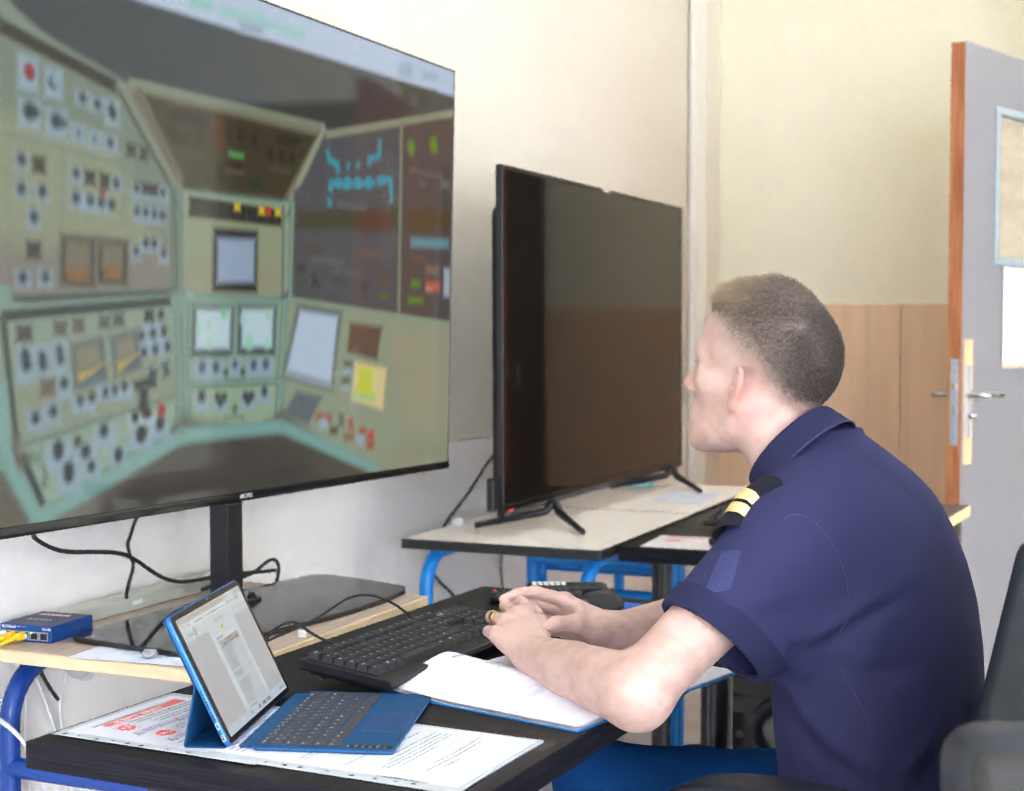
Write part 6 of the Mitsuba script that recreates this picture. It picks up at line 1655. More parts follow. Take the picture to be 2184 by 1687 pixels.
pt.scribble(0.050, 0.172, 0.1418, 0.0024, (150, 155, 162), 90, 0.7, 0.0004, (0.010, 0.03)); pt.rect(0.186, 0.1405, 0.190, 0.1465, (150, 154, 152)); pt.rect(0.228, 0.1405, 0.2315, 0.1465, (70, 74, 80))
for k, x in enumerate((0.015, 0.026, 0.033, 0.196, 0.205, 0.214, 0.222, 0.240)):
    pt.rect(x, 0.1415, x + 0.0022, 0.1455, (140, 146, 152), 0.0003)
for k, x in enumerate((0.012, 0.022, 0.030, 0.036, 0.118, 0.124, 0.130, 0.136, 0.143, 0.150, 0.196, 0.206, 0.220, 0.228, 0.236, 0.246)):
    pt.rect(x, 0.1295, x + 0.0022, 0.1335, (140, 146, 152), 0.0003)
pt.rect(0.040, 0.1265, 0.0465, 0.1375, (190, 196, 198)); pt.rect(0.041, 0.1275, 0.0455, 0.1365, (168, 174, 178), 0.0003)
X0, X1 = 0.083, 0.189
pt.rect(X0, 0.0115, X1, 0.1245, (214, 224, 230))
pt.line(X0 + 0.010, 0.1165, X1 - 0.012, 0.1165, 0.0005, (160, 168, 176)); pt.rect(0.131, 0.1182, 0.1405, 0.1225, (216, 206, 84)); pt.scribble(0.132, 0.140, 0.1195, 0.0016, (120, 120, 50), 95, 0.8, 0.0002, (0.003, 0.006))
pt.scribble(0.0985, 0.122, 0.1085, 0.0018, (92, 98, 106), 96, 0.9, 0.0002, (0.004, 0.009))
TX0, TX1, TY1 = 0.0995, 0.177, 0.1055
pt.rect(TX0, 0.0965, TX1, TY1, (186, 180, 180)); pt.scribble(0.126, 0.150, 0.1022, 0.0016, (100, 96, 100), 97, 0.9, 0.0002, (0.004, 0.009)); pt.scribble(0.113, 0.175, 0.0982, 0.0018, (110, 96, 98), 98, 0.9, 0.0002, (0.004, 0.01))
cols = (TX0, 0.1095, 0.148, 0.1555, 0.163, 0.170, TX1)
y, k = 0.0965, 0
r_ = np.random.default_rng(5)
while y > 0.0135:
    h = 0.0033 if k not in (9, 12, 22) else 0.0056
    pt.line(TX0, y, TX1, y, 0.00034, (88, 94, 102), 0.0001)
    pt.scribble(TX0 + 0.0012, 0.1075, y - 0.0024, 0.0015, (108, 112, 120), 100 + k, 0.8, 0.00018, (0.002, 0.005))
    pt.scribble(0.1105, r_.uniform(0.132, 0.147), y - 0.0024, 0.0015, (104, 108, 118), 140 + k, 0.8, 0.00018, (0.003, 0.009))
    for c in cols[2:6]:
        pt.rect(c + 0.0028, y - 0.0022, c + 0.0040, y - 0.0012, (120, 124, 132), 0.0002, 0.8)
    y, k = y - h, k + 1
for c in cols:
    pt.line(c, 0.0125, c, TY1, 0.00034, (92, 98, 106), 0.0001)
pt.rect(0, 0, w_, 0.0112, (203, 215, 229)); pt.rect(0.0975, 0.0032, 0.1015, 0.0082, (40, 140, 190)); pt.rect(0.105, 0.0035, 0.124, 0.0078, (222, 228, 236)); pt.scribble(0.110, 0.121, 0.0048, 0.0016, (130, 136, 146), 99, 0.8, 0.0002, (0.003, 0.006))
for x, c in ((0.131, (70, 74, 96)), (0.1385, (230, 232, 240)), (0.146, (70, 150, 130)), (0.1535, (66, 66, 72)), (0.161, (232, 172, 96)), (0.1685, (76, 160, 196)), (0.176, (52, 56, 60))):
    pt.rect(x, 0.0030, x + 0.0046, 0.0082, c, 0.0004)
for x in (0.226, 0.2305, 0.2345, 0.238):
    pt.rect(x, 0.0045, x + 0.0018, 0.0072, (96, 102, 112), 0.0002)
pt.scribble(0.243, 0.253, 0.0062, 0.0014, (110, 116, 126), 110, 0.8, 0.0002, (0.003, 0.005)); pt.scribble(0.243, 0.253, 0.0036, 0.0014, (110, 116, 126), 111, 0.8, 0.0002, (0.003, 0.005))
ts, tuv = sheet(pt, TB[:3, 3] + TB[:3, :3] @ [(TBW - 0.256) / 2, 0.0082, 0.00075], TB[:3, 0], TB[:3, 1])
part(tab, "screen", ts, "screen_lit", uv=tuv, smooth=False, emitter={"type": "area", "radiance": mikit.proc(Print.glow)}, label="lit screen with a typed table on a page")
part(tab, "camera_lens", put(cyl((TBW / 2, TBH - 0.0045, 0.0006), (TBW / 2, TBH - 0.0045, 0.0009), 0.0013, 10), TB), "legend_grey")
for k in range(9):
    part(tab, "speaker_hole", put(cyl((-0.0002, 0.074 - 0.0046 * k, -0.0044), (0.0008, 0.074 - 0.0046 * k, -0.0044), 0.0012, 8), TB), "black_rubber")
for y in (0.022, 0.006):
    part(tab, "socket", put(cat(slab(rrect(0.0072, 0.0028, 0.0013), -0.0002, 0.0003, 0), slab(rrect(0.0088, 0.0042, 0.002), -0.0001, 0.0002, 0)), TB @ frame((-0.0001, y + 0.006, -0.0045), (0, 1, 0), (0, 0, 1)) @ roty(180)), "zinc", label="metal rimmed socket in the side")
    part(tab, "socket_opening", put(slab(rrect(0.0056, 0.0018, 0.0008), -0.0002, 0.0005, 0), TB @ frame((-0.0001, y + 0.006, -0.0045), (0, 1, 0), (0, 0, 1)) @ roty(180)), "black_rubber")
part(tab, "side_button", put(box(TBW - 0.0005, TBW + 0.0008, TBH - 0.04, TBH - 0.02, -0.006, -0.003, 0.0004), TB), "tablet_blue")
# stand cover: a flap lying on the desk and a panel leaning on the housing's back
A0 = KF[:3, 3] + e_tab * 0.005 + back_tab * 0.0295
B0 = KF[:3, 3] + e_tab * 0.005 + back_tab * 0.0800
C0 = TB[:3, 3] + e_tab * 0.001 + TB[:3, 1] * 0.083 - TB[:3, 2] * 0.0092
for (p, q), nm_ in (((A0, B0), "stand_flap"), ((B0, C0), "stand_panel")):
    y = (q - p) / np.linalg.norm(q - p)
    part(tab, nm_, put(slab(rrect(0.275, float(np.linalg.norm(q - p)), 0.003) + [0.1375, float(np.linalg.norm(q - p)) / 2], -0.0012, 0.0012, 0.0006, 1), frame(p, e_tab, y)), "cover_blue", smooth=20, label="folded blue stand cover")
part(tab, "rear_cover", put(slab(rrect(0.275, 0.090, 0.003) + [TBW / 2, TBH - 0.047], -0.0105, -0.0086, 0.0006, 1), TB), "cover_blue")
# keyboard cover
part(tab, "keyboard_base", put(slab(rrect(0.279, 0.172, 0.008) + [0.1395, -0.092], 0.0, 0.0052, 0.0012, 2), KF), "cover_blue", smooth=20, label="blue keyboard base")
part(tab, "hinge_strip", put(box(0.010, 0.269, -0.006, 0.013, 0.0003, 0.004, 0.001), KF), "cover_blue")
part(tab, "keyboard_edge", put(slab(rrect(0.2802, 0.1732, 0.0085) + [0.1395, -0.092], 0.0012, 0.0036, 0.0008, 1), KF), "tablet_blue")
part(tab, "trackpad", put(slab(rrect(0.092, 0.050, 0.003) + [0.128, -0.147], 0.0050, 0.00545, 0.0001, 1), KF), "cover_blue_pad", label="smooth trackpad")
part(tab, "trackpad_rim", put(tube(np.vstack([np.column_stack([rrect(0.0925, 0.0505, 0.003) + [0.128, -0.147], np.full(28, 0.0053)])] + [[[0.128 + 0.04625, -0.147 + 0.02225, 0.0053]]]), 0.0003, 4), KF), "tablet_blue")
part(tab, "sticker", put(slab(rrect(0.013, 0.056, 0.001) + [0.014, -0.146], 0.0052, 0.00535, 0, 1), KF), "black_satin", label="black sticker strip with small grey print")
st_ = [put(words("AMD RYZEN"[:0] + t, 0.0030, 0.00008), KF @ move(0.0095 + 0.0, y, 0.0054) @ rotz(0)) for t, y in (("SSD", -0.122), ("8 GB", -0.131), ("12 h", -0.140), ("HD", -0.149), ("USB-C", -0.158), ("FR", -0.167))]
part(tab, "sticker_print", cat(st_), "legend_grey")


def flat_key(w, h):
    """A low keycap with a rounded lower edge."""
    o = [(-w / 2 + 0.001, h / 2), (w / 2 - 0.001, h / 2), (w / 2, h / 2 - 0.001)] + [(w / 2 - 0.0022 * (1 - math.cos(t)), -h / 2 + 0.0026 - 0.0026 * math.sin(t)) for t in np.linspace(0, PI / 2, 5)]
    o += [(-x, y) for x, y in o[:2:-1]] + [(-w / 2, h / 2 - 0.001)]
    m = slab(o[::-1], 0.0050, 0.0066, 0.0004, 1)
    return m


FLAT = {}
rows_t = [("F", [("Echap", 1.0)] + [(f"F{k}", 1.0) for k in range(1, 13)] + [("Suppr", 1.45)], 0.0095), 
          ("N", [("2", 0.9)] + [(c, 1.0) for c in "&E\"'(-E_CA)="] + [("<", 1.55)], 0.0148),
          ("A", [("TAB", 1.4)] + [(c, 1.0) for c in "AZERTYUIOP^$"] + [("ENT", 1.05)], 0.0148),
          ("Q", [("CAP", 1.65)] + [(c, 1.0) for c in "QSDFGHJKLMU*"] + [("", 0.8)], 0.0148),
          ("W", [("MAJ", 1.2)] + [(c, 1.0) for c in "<WXCVBN,;:!"] + [("MAJ", 2.25)], 0.0148),
          ("C", [("Ctrl", 1.0), ("Fn", 1.0), ("Win", 1.0), ("Alt", 1.0), ("", 4.6), ("Alt", 1.1), ("Ctrl", 1.1)] + [("-", 1.55), ("-", 1.0), ("-", 1.1)], 0.0148)]
leg, y = [], -0.0125
for name_, keys, h in rows_t:
    tot = sum(k[1] for k in keys)
    unit, x = 0.262 / tot, 0.0085
    for t, w in keys:
        kw = w * unit - 0.0026
        key_ = (round(kw, 5), h)
        if key_ not in FLAT:
            FLAT[key_] = mikit.ply(flat_key(*key_), "key_slate", smooth=35)
        part(tab, "key", like(FLAT[key_], KF @ move(x + w * unit / 2, y - h / 2, 0)), None)
        if t:
            hh = 0.0026 if len(t) > 1 else 0.0036
            leg.append(put(words(t, hh, 0.00005), KF @ move(x + 0.0034, y - h * 0.30 - hh * 0.5, 0.0066)))
            if name_ in "NF" and len(t) < 3:
                leg.append(put(words(t, 0.0022, 0.00005), KF @ move(x + kw * 0.62, y - h * 0.82, 0.0066)))
        x += w * unit
    y -= h + 0.0028
part(tab, "key_lettering", cat(leg), "legend_white", kind="stuff", label="white key lettering")

# ---- the black keyboard
kb = thing("computer_keyboard", "full-size black keyboard with an orange light on the black desk before the man's hands", "keyboard")
KB = desk_frame(0.375, 0.300, -0.4, 0.0105) @ rotx(6.2)
KL, KD = 0.462, 0.158
body = [(0.004, 0.0), (0.0, 0.006), (0.001, 0.0125), (0.006, 0.0145), (KD - 0.004, 0.0145), (KD, 0.0125), (KD, 0.004), (KD - 0.004, 0.0)]


def extrude_x(profile, x0, x1, inset=0.0):
    """A bar along x from a (y, z) outline; its ends drawn in a little."""
    P = np.array(profile, float)
    c = P.mean(0)
    Q = c + (P - c) * np.array([1 - inset / max(np.ptp(P[:, 0]), 1e-6) * 2, 1 - inset / max(np.ptp(P[:, 1]), 1e-6) * 2])
    rings = [(x0, Q), (x0 + inset, P), (x1 - inset, P), (x1, Q)]
    V = np.vstack([np.column_stack([np.full(len(p), x), p]) for x, p in rings])
    k, i = len(P), np.arange(len(P))
    F = [np.vstack([np.stack([a * k + i, a * k + (i + 1) % k, a * k + k + (i + 1) % k], 1), np.stack([a * k + i, a * k + k + (i + 1) % k, a * k + k + i], 1)]) for a in range(3)]
    F += [np.stack([i[1:-1] * 0, i[2:], i[1:-1]], 1), np.stack([i[1:-1] * 0 + 3 * k, i[1:-1] + 3 * k, i[2:] + 3 * k], 1)]
    m = trimesh.Trimesh(V, np.vstack(F), process=False)
    m.fix_normals()
    return m


part(kb, "case", put(extrude_x(body, 0, KL, 0.002), KB), "keyboard_black", smooth=25, label="black case with a plain front strip")
part(kb, "underside", put(extrude_x([(0.02, -0.006), (0.012, 0.001), (KD - 0.012, 0.001), (KD - 0.02, -0.006)], 0.008, KL - 0.008, 0.003), KB), "keyboard_black", smooth=25)
for x in (0.03, KL - 0.045):
    part(kb, "fold_out_foot", put(box(x, x + 0.016, KD - 0.03, KD - 0.024, -0.0165, 0.0, 0.001), KB), "keyboard_black")
part(kb, "key_well", put(box(0.010, KL - 0.010, 0.030, KD - 0.006, 0.0143, 0.0147), KB), "black_rubber")


def keycap(w, h, z=0.0085):
    b, t, back = 0.0006, 0.0031, 0.0018
    pts = [(-w / 2 + b, -h / 2 + b, 0), (w / 2 - b, -h / 2 + b, 0), (w / 2 - b, h / 2 - b, 0), (-w / 2 + b, h / 2 - b, 0)]
    for dx, zz in ((0.0, z - 0.0008), (0.0007, z)):
        pts += [(-w / 2 + t + dx, -h / 2 + t + dx, zz), (w / 2 - t - dx, -h / 2 + t + dx, zz), (w / 2 - t - dx, h / 2 - back - dx, zz), (-w / 2 + t + dx, h / 2 - back - dx, zz)]
    return trimesh.Trimesh(*hull(pts), process=False)


CAPS = {}
U_, leg = 0.0190, []
X0_, XN, XP = 0.012, 0.012 + 15 * U_ + 0.0045, 0.012 + 15 * U_ + 0.0045 + 3 * U_ + 0.0045
Y_ = [KD - 0.0185, KD - 0.0425, KD - 0.0615, KD - 0.0805, KD - 0.0995, KD - 0.1185]
lay = []
for x, t in [(0, "Echap")] + [(2 + k, f"F{k + 1}") for k in range(4)] + [(6.5 + k, f"F{k + 5}") for k in range(4)] + [(11 + k, f"F{k + 9}") for k in range(4)]:
    lay.append((X0_ + x * U_, Y_[0], 1, 1, t))
x = 0
for row, keys in ((1, [("2", 1)] + [(c, 1) for c in "&E\"'(-E_CA)="] + [("<--", 2)]), (2, [("Tab", 1.5)] + [(c, 1) for c in "AZERTYUIOP^$"] + [("<", 1.5)]), (3, [("Maj", 1.75)] + [(c, 1) for c in "QSDFGHJKLMU*"] + [("", 1.25)]),
                  (4, [("Maj", 1.25)] + [(c, 1) for c in "<WXCVBN,;:!"] + [("Maj", 2.75)]), (5, [("Ctrl", 1.5), ("win", 1.25), ("Alt", 1.25), ("", 6), ("Alt", 1.25), ("win", 1.25), ("Fn", 1.25), ("Ctrl", 1.25)])):
    x = 0.0
    for t, w in keys:
        lay.append((X0_ + x * U_, Y_[row], w, 1, t))
        x += w
for k, t in enumerate(("Impr", "Arr", "Paus")):
    lay.append((XN + k * U_, Y_[0], 1, 1, t))
for r in (1, 2):
    for k in range(3):
        lay.append((XN + k * U_, Y_[r], 1, 1, (("Ins", "<", "Pg"), ("Sup", "Fin", "Pg"))[r - 1][k]))
for k, r in ((1, 4), (0, 5), (1, 5), (2, 5)):
    lay.append((XN + k * U_, Y_[r], 1, 1, "^"))
for r, ts_ in ((1, "V/*-"), (2, "789"), (3, "456"), (4, "123")):
    for k, t in enumerate(ts_):
        lay.append((XP + k * U_, Y_[r], 1, 1, t))
lay += [(XP, Y_[5], 2, 1, "0"), (XP + 2 * U_, Y_[5], 1, 1, "."), (XP + 3 * U_, Y_[3], 1, 2, "+"), (XP + 3 * U_, Y_[5], 1, 2, "")]
for x, y, w, h, t in lay:
    if (w, h) not in CAPS:
        CAPS[(w, h)] = mikit.ply(keycap(w * U_, h * U_), "key_black", smooth=False)
    c = (x + w * U_ / 2, y + (h - 1) * U_ / 2, 0.0146)
    part(kb, "key", like(CAPS[(w, h)], KB @ move(*c)), None)
    if t == "win":
        leg += [put(box(dx, dx + 0.0017, dy, dy + 0.0017, 0, 0.00006), KB @ move(c[0] - 0.002, c[1] - 0.0005, 0.0231)) for dx in (0, 0.002) for dy in (0, 0.002)]
    elif t:
        leg.append(put(words(t, 0.0030 if len(t) == 1 else 0.0022, 0.00005), KB @ move(x + 0.0044, c[1] + (0.0008 if len(t) > 1 else 0.0004), 0.02312)))
part(kb, "key_lettering", cat(leg), "legend_white", kind="stuff", label="white key lettering")
part(kb, "maker_lettering", put(words("acer", 0.0062, 0.0002, True), KB @ move(XP + 0.012, Y_[0] - 0.003, 0.0148)), "legend_grey", label="grey maker's lettering")
part(kb, "light", put(slab(rrect(0.005, 0.003, 0.0014), 0.0146, 0.0156, 0.0004), KB @ move(XP + 0.004, Y_[0] + 0.001, 0)), "black_plastic", emitter={"type": "area", "radiance": rgb((9.0, 2.2, 0.25))}, label="lit orange indicator")
for k in (1, 2):
    part(kb, "light", put(slab(rrect(0.0024, 0.0024, 0.001), 0.0146, 0.0154, 0.0003), KB @ move(XP + 0.016 + 0.016 * k, Y_[0] + 0.006, 0)), "legend_grey", label="unlit indicator")
wire = smooth_path([(KB @ [0.235, KD - 0.001, 0.008, 1])[:3], on_desk(0.60, 0.10, 0.012), on_desk(0.585, 0.035, 0.028), on_desk(0.60, -0.02, 0.04), on_desk(0.56, -0.035, 0.02), on_desk(0.54, -0.03, -0.03)], 10)
part(kb, "cable", tube(wire, 0.0022, 8), "cable_black", label="black cable running off the desk's back edge")

cab = tube(smooth_path([on_desk(0.77, 0.155, 0.006), on_desk(0.80, 0.09, 0.022), on_desk(0.835, 0.020, 0.040), on_desk(0.83, -0.035, 0.045), on_desk(0.74, -0.055, 0.022), on_desk(0.60, -0.066, 0.004), on_desk(0.52, -0.066, -0.02)], 10), 0.0022, 8)
one("usb_cable", cab, "cable_black", "thin grey-black cable arching over the pale table edge behind the keyboard", "cable")

# ---- the open log book
NB = frame(on_desk(0.402, 0.268, 0.0), DESK[:3, 0] * 0.978 + DESK[:3, 1] * 0.209, DESK[:3, 0] * 0.209 - DESK[:3, 1] * 0.978)   # x away from the camera, y towards the wall, z up
bk = thing("log_book", "open log book with white printed pages and a blue cover under the man's forearms", "book")
mat("cover_cyan", lin(0, 120, 190), 0.45)
NBW, NBL = 0.205, 0.333
hump = lambda s, t, k=1.0: 0.0035 + k * (0.026 * np.exp(-((s - 0.140) / 0.055) ** 2) * (0.25 + 0.75 * np.clip((t + 0.333) / 0.333, 0, 1) ** 1.5) + 0.014 * np.exp(-((s - 0.05) / 0.06) ** 2) * np.clip((t + 0.12) / 0.12, 0, 1))
pl_, pr_ = Print(NBW, NBL, 0.008, (222, 222, 233)), Print(NBW, NBL, 0.008, (218, 218, 232))
ink = (74, 80, 140)


def rule(pg, x0, y0, x1, y1, a=0.6, w=0.0004):
    pg.line(x0, y0, x1, y1, w, (84, 88, 150), 0.0002, a)


# near page: x runs away from the camera, y runs towards the wall; writing reads along x
for pg, sd in ((pl_, 1), (pr_, 2)):
    r = np.random.default_rng(sd)
    for k in range(30):
        rule(pg, 0.010, 0.012 + 0.0042 * k, 0.195, 0.012 + 0.0042 * k, 0.38, 0.0003)
    for x in np.arange(0.012, 0.2, 0.0365):
        rule(pg, x, 0.010, x, 0.150, 0.4, 0.0003)
    for y in (0.1475, 0.160, 0.168, 0.302):
        rule(pg, 0.008, y, 0.197, y, 0.7)
    for k in range(6):
        pg.scribble(0.012 + 0.03 * k, 0.030 + 0.03 * k, 0.1510, 0.0024, ink, 200 + k + sd, 0.6, 0.0003, (0.002, 0.006))
        pg.scribble(0.012 + 0.03 * k, 0.022 + 0.03 * k, 0.1630, 0.0024, ink, 220 + k + sd, 0.6, 0.0003, (0.002, 0.004))
    for k in range(5):
        pg.scribble(0.04, 0.16, 0.1395 - 0.003 * k, 0.0012, ink, 240 + k + sd, 0.5, 0.0003, (0.004, 0.012))
    for y0, y1 in ((0.306, 0.316),):
        for x0, x1 in ((0.012, 0.060), (0.120, 0.175)):
            for q in ((x0, y0, x1, y0), (x1, y0, x1, y1), (x1, y1, x0, y1), (x0, y1, x0, y0)):
                rule(pg, *q, 0.7)
    pg.text("Journee du", 0.124, 0.3085, 0.0055, (70, 76, 150), True, blur=0.0003)
    pg.text("Nom", 0.016, 0.3085, 0.005, (80, 86, 150), False, blur=0.0003)
    for k in range(9):                                                     # handwriting
        y = 0.285 - 0.0128 * k
        x = 0.016 + r.uniform(0, 0.02)
        while x < (0.135 if k % 3 else 0.10):
            n = r.integers(3, 9)
            pts = [(x + 0.0016 * i + r.normal(0, 0.0007), y + r.normal(0, 0.0012) + 0.0012 * (i % 2)) for i in range(n + 1)]
            for a, b in zip(pts[:-1], pts[1:]):
                pg.line(*a, *b, 0.00042, (82, 88, 140), 0.0003, 0.8)
            x += 0.0016 * n + 0.0035
    for k in range(5):
        for j in range(5):
            rule(pg, 0.150, 0.262 - 0.006 * k, 0.192, 0.262 - 0.006 * k, 0.3, 0.0003)
        pg.scribble(0.138, 0.149, 0.2605 - 0.006 * k, 0.002, ink, 260 + k, 0.5, 0.0003, (0.003, 0.006))
part(bk, "cover", put(slab([(-0.002, -0.336), (0.41, -0.336), (0.41, 0.002), (-0.002, 0.002)], 0.0002, 0.0016, 0.0004, 1), NB), "cover_cyan", label="bright blue cover showing along the edge")


def leaf(page, x0, lift, k=1.0, skew=0.0):
    s, t = np.meshgrid(np.linspace(0, NBW, 26), np.linspace(0, NBL, 20), indexing="ij")
    P = np.stack([x0 + s + skew * t, t - NBL, lift + hump(s + (x0 if x0 < 0.1 else 0.32), t - NBL, k)], -1)
    m = put(grid_mesh(P), NB)
    return (m, np.stack([s.ravel() + 10 * page.k, t.ravel()], 1)) if page else m


for k in range(5):
    part(bk, "page", leaf(None, 0.0004 + 0.0007 * (k % 3), -0.0016 + 0.0009 * k, 0.80 + 0.05 * k, 0.004 * (k % 2)), "paper_white", smooth=True)
lm, luv = leaf(pl_, 0.0, 0.0032)
part(bk, "printed_page", lm, "printed_paper", uv=luv, smooth=True, label="near page with handwriting and ruled columns")
for k in range(3):
    part(bk, "page", leaf(None, 0.2055, -0.0016 + 0.0009 * k, 1.0), "paper_white", smooth=True)
rm, ruv = leaf(pr_, 0.205, 0.0014)
part(bk, "printed_page", rm, "printed_paper", uv=ruv, smooth=True, label="far page with a small table")

# ---- remotes, mouse, mat
mat("button_dark", (0.05, 0.05, 0.055), 0.5)
mat("button_white", (0.72, 0.73, 0.75), 0.4)
mat("button_red", lin(214, 56, 40), 0.4)
mat("button_blue", lin(70, 130, 200), 0.4)
mat("button_green", lin(90, 160, 70), 0.4)
mat("button_yellow", lin(226, 196, 70), 0.4)


def remote(label, m, L_, W_, H_, layout):
    t = thing("remote_control", label, "remote control", None)
    o = rrect(L_, W_, W_ * 0.42) + [L_ / 2, 0]
    part(t, "shell", put(slab(o, 0.0015, H_, H_ * 0.32, 3), m), "black_satin", smooth=40)
    for x, y, w, h, c in layout:
        part(t, "button", put(slab(rrect(w, h, min(w, h) * 0.35, 3) + [x, y], H_ - 0.0003, H_ + 0.0014, 0.0004, 1), m), c, smooth=40)
    return t


rl = [(0.012, 0.012, 0.008, 0.008, "button_red"), (0.012, -0.012, 0.007, 0.005, "button_dark")] + [(0.028 + 0.012 * i, -0.013 + 0.013 * j, 0.008, 0.007, "button_dark") for i in range(4) for j in range(3)]
rl += [(0.082, -0.0165 + 0.011 * j, 0.006, 0.0085, c) for j, c in enumerate(("button_blue", "button_yellow", "button_green", "button_red"))] + [(0.098 + 0.012 * i, -0.012 + 0.012 * j, 0.008, 0.007, "button_dark") for i in range(5) for j in range(3)]
remote("long black remote control with one red button by the far end of the keyboard", desk_frame(1.088, 0.090, -57), 0.175, 0.044, 0.020, rl)
rl2 = [(0.016 + 0.011 * i, -0.013 + 0.013 * j, 0.009, 0.010, "button_white") for i in range(6) for j in range(3)] + [(0.095 + 0.012 * i, -0.010 + 0.010 * j, 0.007, 0.006, "button_dark") for i in range(3) for j in range(3)] + [(0.140, 0, 0.006, 0.006, "button_dark")]
remote("black remote control with white buttons behind the man's hands", desk_frame(1.185, 0.120, -62), 0.155, 0.046, 0.022, rl2)
ms = thing("computer_mouse", "black mouse on the blue mat behind the man's right wrist", "mouse")
MM = desk_frame(1.085, 0.310, -28, 0.003)
body_ = sdf_mesh(lambda p: smax(sd_ell(p, (0, 0, 0.004), (0.056, 0.031, 0.033)), 0.001 - p[:, 2], 0.004), (-0.06, -0.036, -0.003), (0.06, 0.036, 0.04), 0.0025)
part(ms, "shell", put(body_, MM), "black_plastic", smooth=True)
part(ms, "wheel", put(cyl((0.032, -0.003, 0.029), (0.032, 0.003, 0.029), 0.008, 16, 0.001), MM), "black_rubber")
part(ms, "maker_lettering", put(words("Lenovo", 0.0055, 0.0003), MM @ move(-0.042, 0.008, 0.0265) @ rotz(-90) @ rotx(-38)), "legend_grey", label="small grey lettering")
pd = thing("mouse_mat", "blue mouse mat under the mouse", "mouse mat")
mat("mat_blue", lin(48, 92, 178), 0.8)
part(pd, "surface", put(slab(rrect(0.20, 0.22, 0.012), 0.0004, 0.0028, 0.0006, 1), desk_frame(1.085, 0.345, -6)), "mat_blue", label="blue cloth surface")
# white crumbs of paper on the desk
for u, v, r, txt in ((0.605, 0.056, 0.0016, "tiny white crumb beside the keyboard cable"), (0.432, 0.046, 0.0022, "flat white scrap beside the tablet's corner"), (0.42, 0.060, 0.0013, "tiny white speck near the white scrap")):
    s = trimesh.creation.icosphere(1, r)
    s.apply_scale([1.4, 1.0, 0.7])
    one("paper_crumb", put(s, move(*on_desk(u, v, r * 0.6))), "paper_white", txt, "crumb", smooth=True)
# ------------------------------------------------------------------ on and around the school tables
mat("switch_blue", lin(12, 62, 128), 0.45, spec=0.4)
mat("switch_top", lin(66, 68, 92), 0.5, spec=0.4)
mat("label_pink", lin(196, 158, 178), 0.6)
mat("trunk_grey", lin(180, 184, 172), 0.4)
mat("clear_plastic", (0.75, 0.8, 0.86), 0.2, spec=0.5)
sw = thing("network_switch", "small blue network switch with yellow leads on the beige table by the wall", "network switch")
SW = frame((2.041, 1.737, 0.7103), (0.998, 0.06, 0), (-0.06, 0.998, 0))       # x deeper in, y along the front to the left
part(sw, "case", put(box(0.0, 0.118, 0.0, 0.106, 0.0, 0.0285, 0.0012), SW), "switch_blue")
part(sw, "lid_panel", put(box(0.002, 0.116, 0.002, 0.104, 0.0284, 0.0288), SW), "switch_top", label="greyish top panel")
part(sw, "sticker", put(box(0.086, 0.100, 0.030, 0.092, 0.0288, 0.029), SW), "label_pink", label="faded pink sticker")
FR = SW @ frame((-0.0002, 0.106, 0), (0, -1, 0), (0, 0, 1))                      # on the front: x left to right, y up
part(sw, "lettering", cat(put(words("NETGEAR", 0.0046, 0.0002, True), FR @ move(0.004, 0.0218, 0)), put(words("GS105", 0.0040, 0.0002, True), FR @ move(0.087, 0.0215, 0)), put(words("Power", 0.0016, 0.0002), FR @ move(0.036, 0.0245, 0)), put(words("1000", 0.0016, 0.0002), FR @ move(0.047, 0.0245, 0))), "legend_white", label="white lettering on the front")
part(sw, "lid_lettering", put(words("NETGEAR", 0.0075, 0.0002, True), SW @ move(0.045, 0.085, 0.0288) @ rotz(-90)), "trunk_grey", label="pale lettering on the lid")
for k in range(10):
    part(sw, "vent_slot", put(box(0.055 + 0.0045 * k, 0.0565 + 0.0045 * k, -0.0004, 0.0, 0.012, 0.021), SW), "switch_top")
mat("led_green", (0.1, 0.5, 0.05), 0.4)
for k in range(5):
    x = 0.004 + 0.0195 * k
    part(sw, "port", put(cat(box(x + 0.001, x + 0.0165, 0.0035, 0.005, 0, 0.0012), box(x + 0.001, x + 0.0165, 0.0165, 0.018, 0, 0.0012), box(x, x + 0.0015, 0.0035, 0.018, 0, 0.0012), box(x + 0.016, x + 0.0175, 0.0035, 0.018, 0, 0.0012)), FR), "zinc")
    part(sw, "port_hole", put(box(x + 0.0015, x + 0.016, 0.005, 0.0165, -0.0002, 0.0004), FR), "black_rubber")
    if k < 4:
        part(sw, "light", put(cat(box(x + 0.002, x + 0.005, 0.0145, 0.0165, 0.0004, 0.0012)), FR), "led_green", emitter={"type": "area", "radiance": rgb((0.9, 3.2, 0.3))}, label="lit green port light")


def rj_lead(label, k, colour, end, boot):
    """A network lead: plug, ribbed boot and cable dropping over the table's near edge."""
    t = thing("network_cable", label, "cable")
    x = 0.004 + 0.0195 * k + 0.00875
    p0, d = (FR @ [x, 0.0105, 0, 1])[:3], FR[:3, 2]
    part(t, "plug", put(box(-0.0058, 0.0058, -0.0042, 0.0042, 0.001, 0.012, 0.0006), FR @ move(x, 0.0105, 0)), "clear_plastic", label="clear plug")
    path = smooth_path([p0 + d * 0.026, p0 + d * 0.05 + A(0, 0.006, -0.004), *end], 8)
    part(t, "boot", cat(put(box(-0.0066, 0.0066, -0.0055, 0.0062, 0.008, 0.022, 0.0015), FR @ move(x, 0.0105, 0)), *[cyl(p0 + d * (0.0215 + 0.0032 * j), p0 + d * (0.0238 + 0.0032 * j), 0.0052 - 0.0003 * j, 12, 0.0006) for j in range(5)], put(box(-0.003, 0.003, 0.0045, 0.0075, 0.002, 0.018, 0.001), FR @ move(x, 0.0105, 0))), boot, label="ribbed boot")
    part(t, "lead", tube(path, 0.0030, 10), colour)


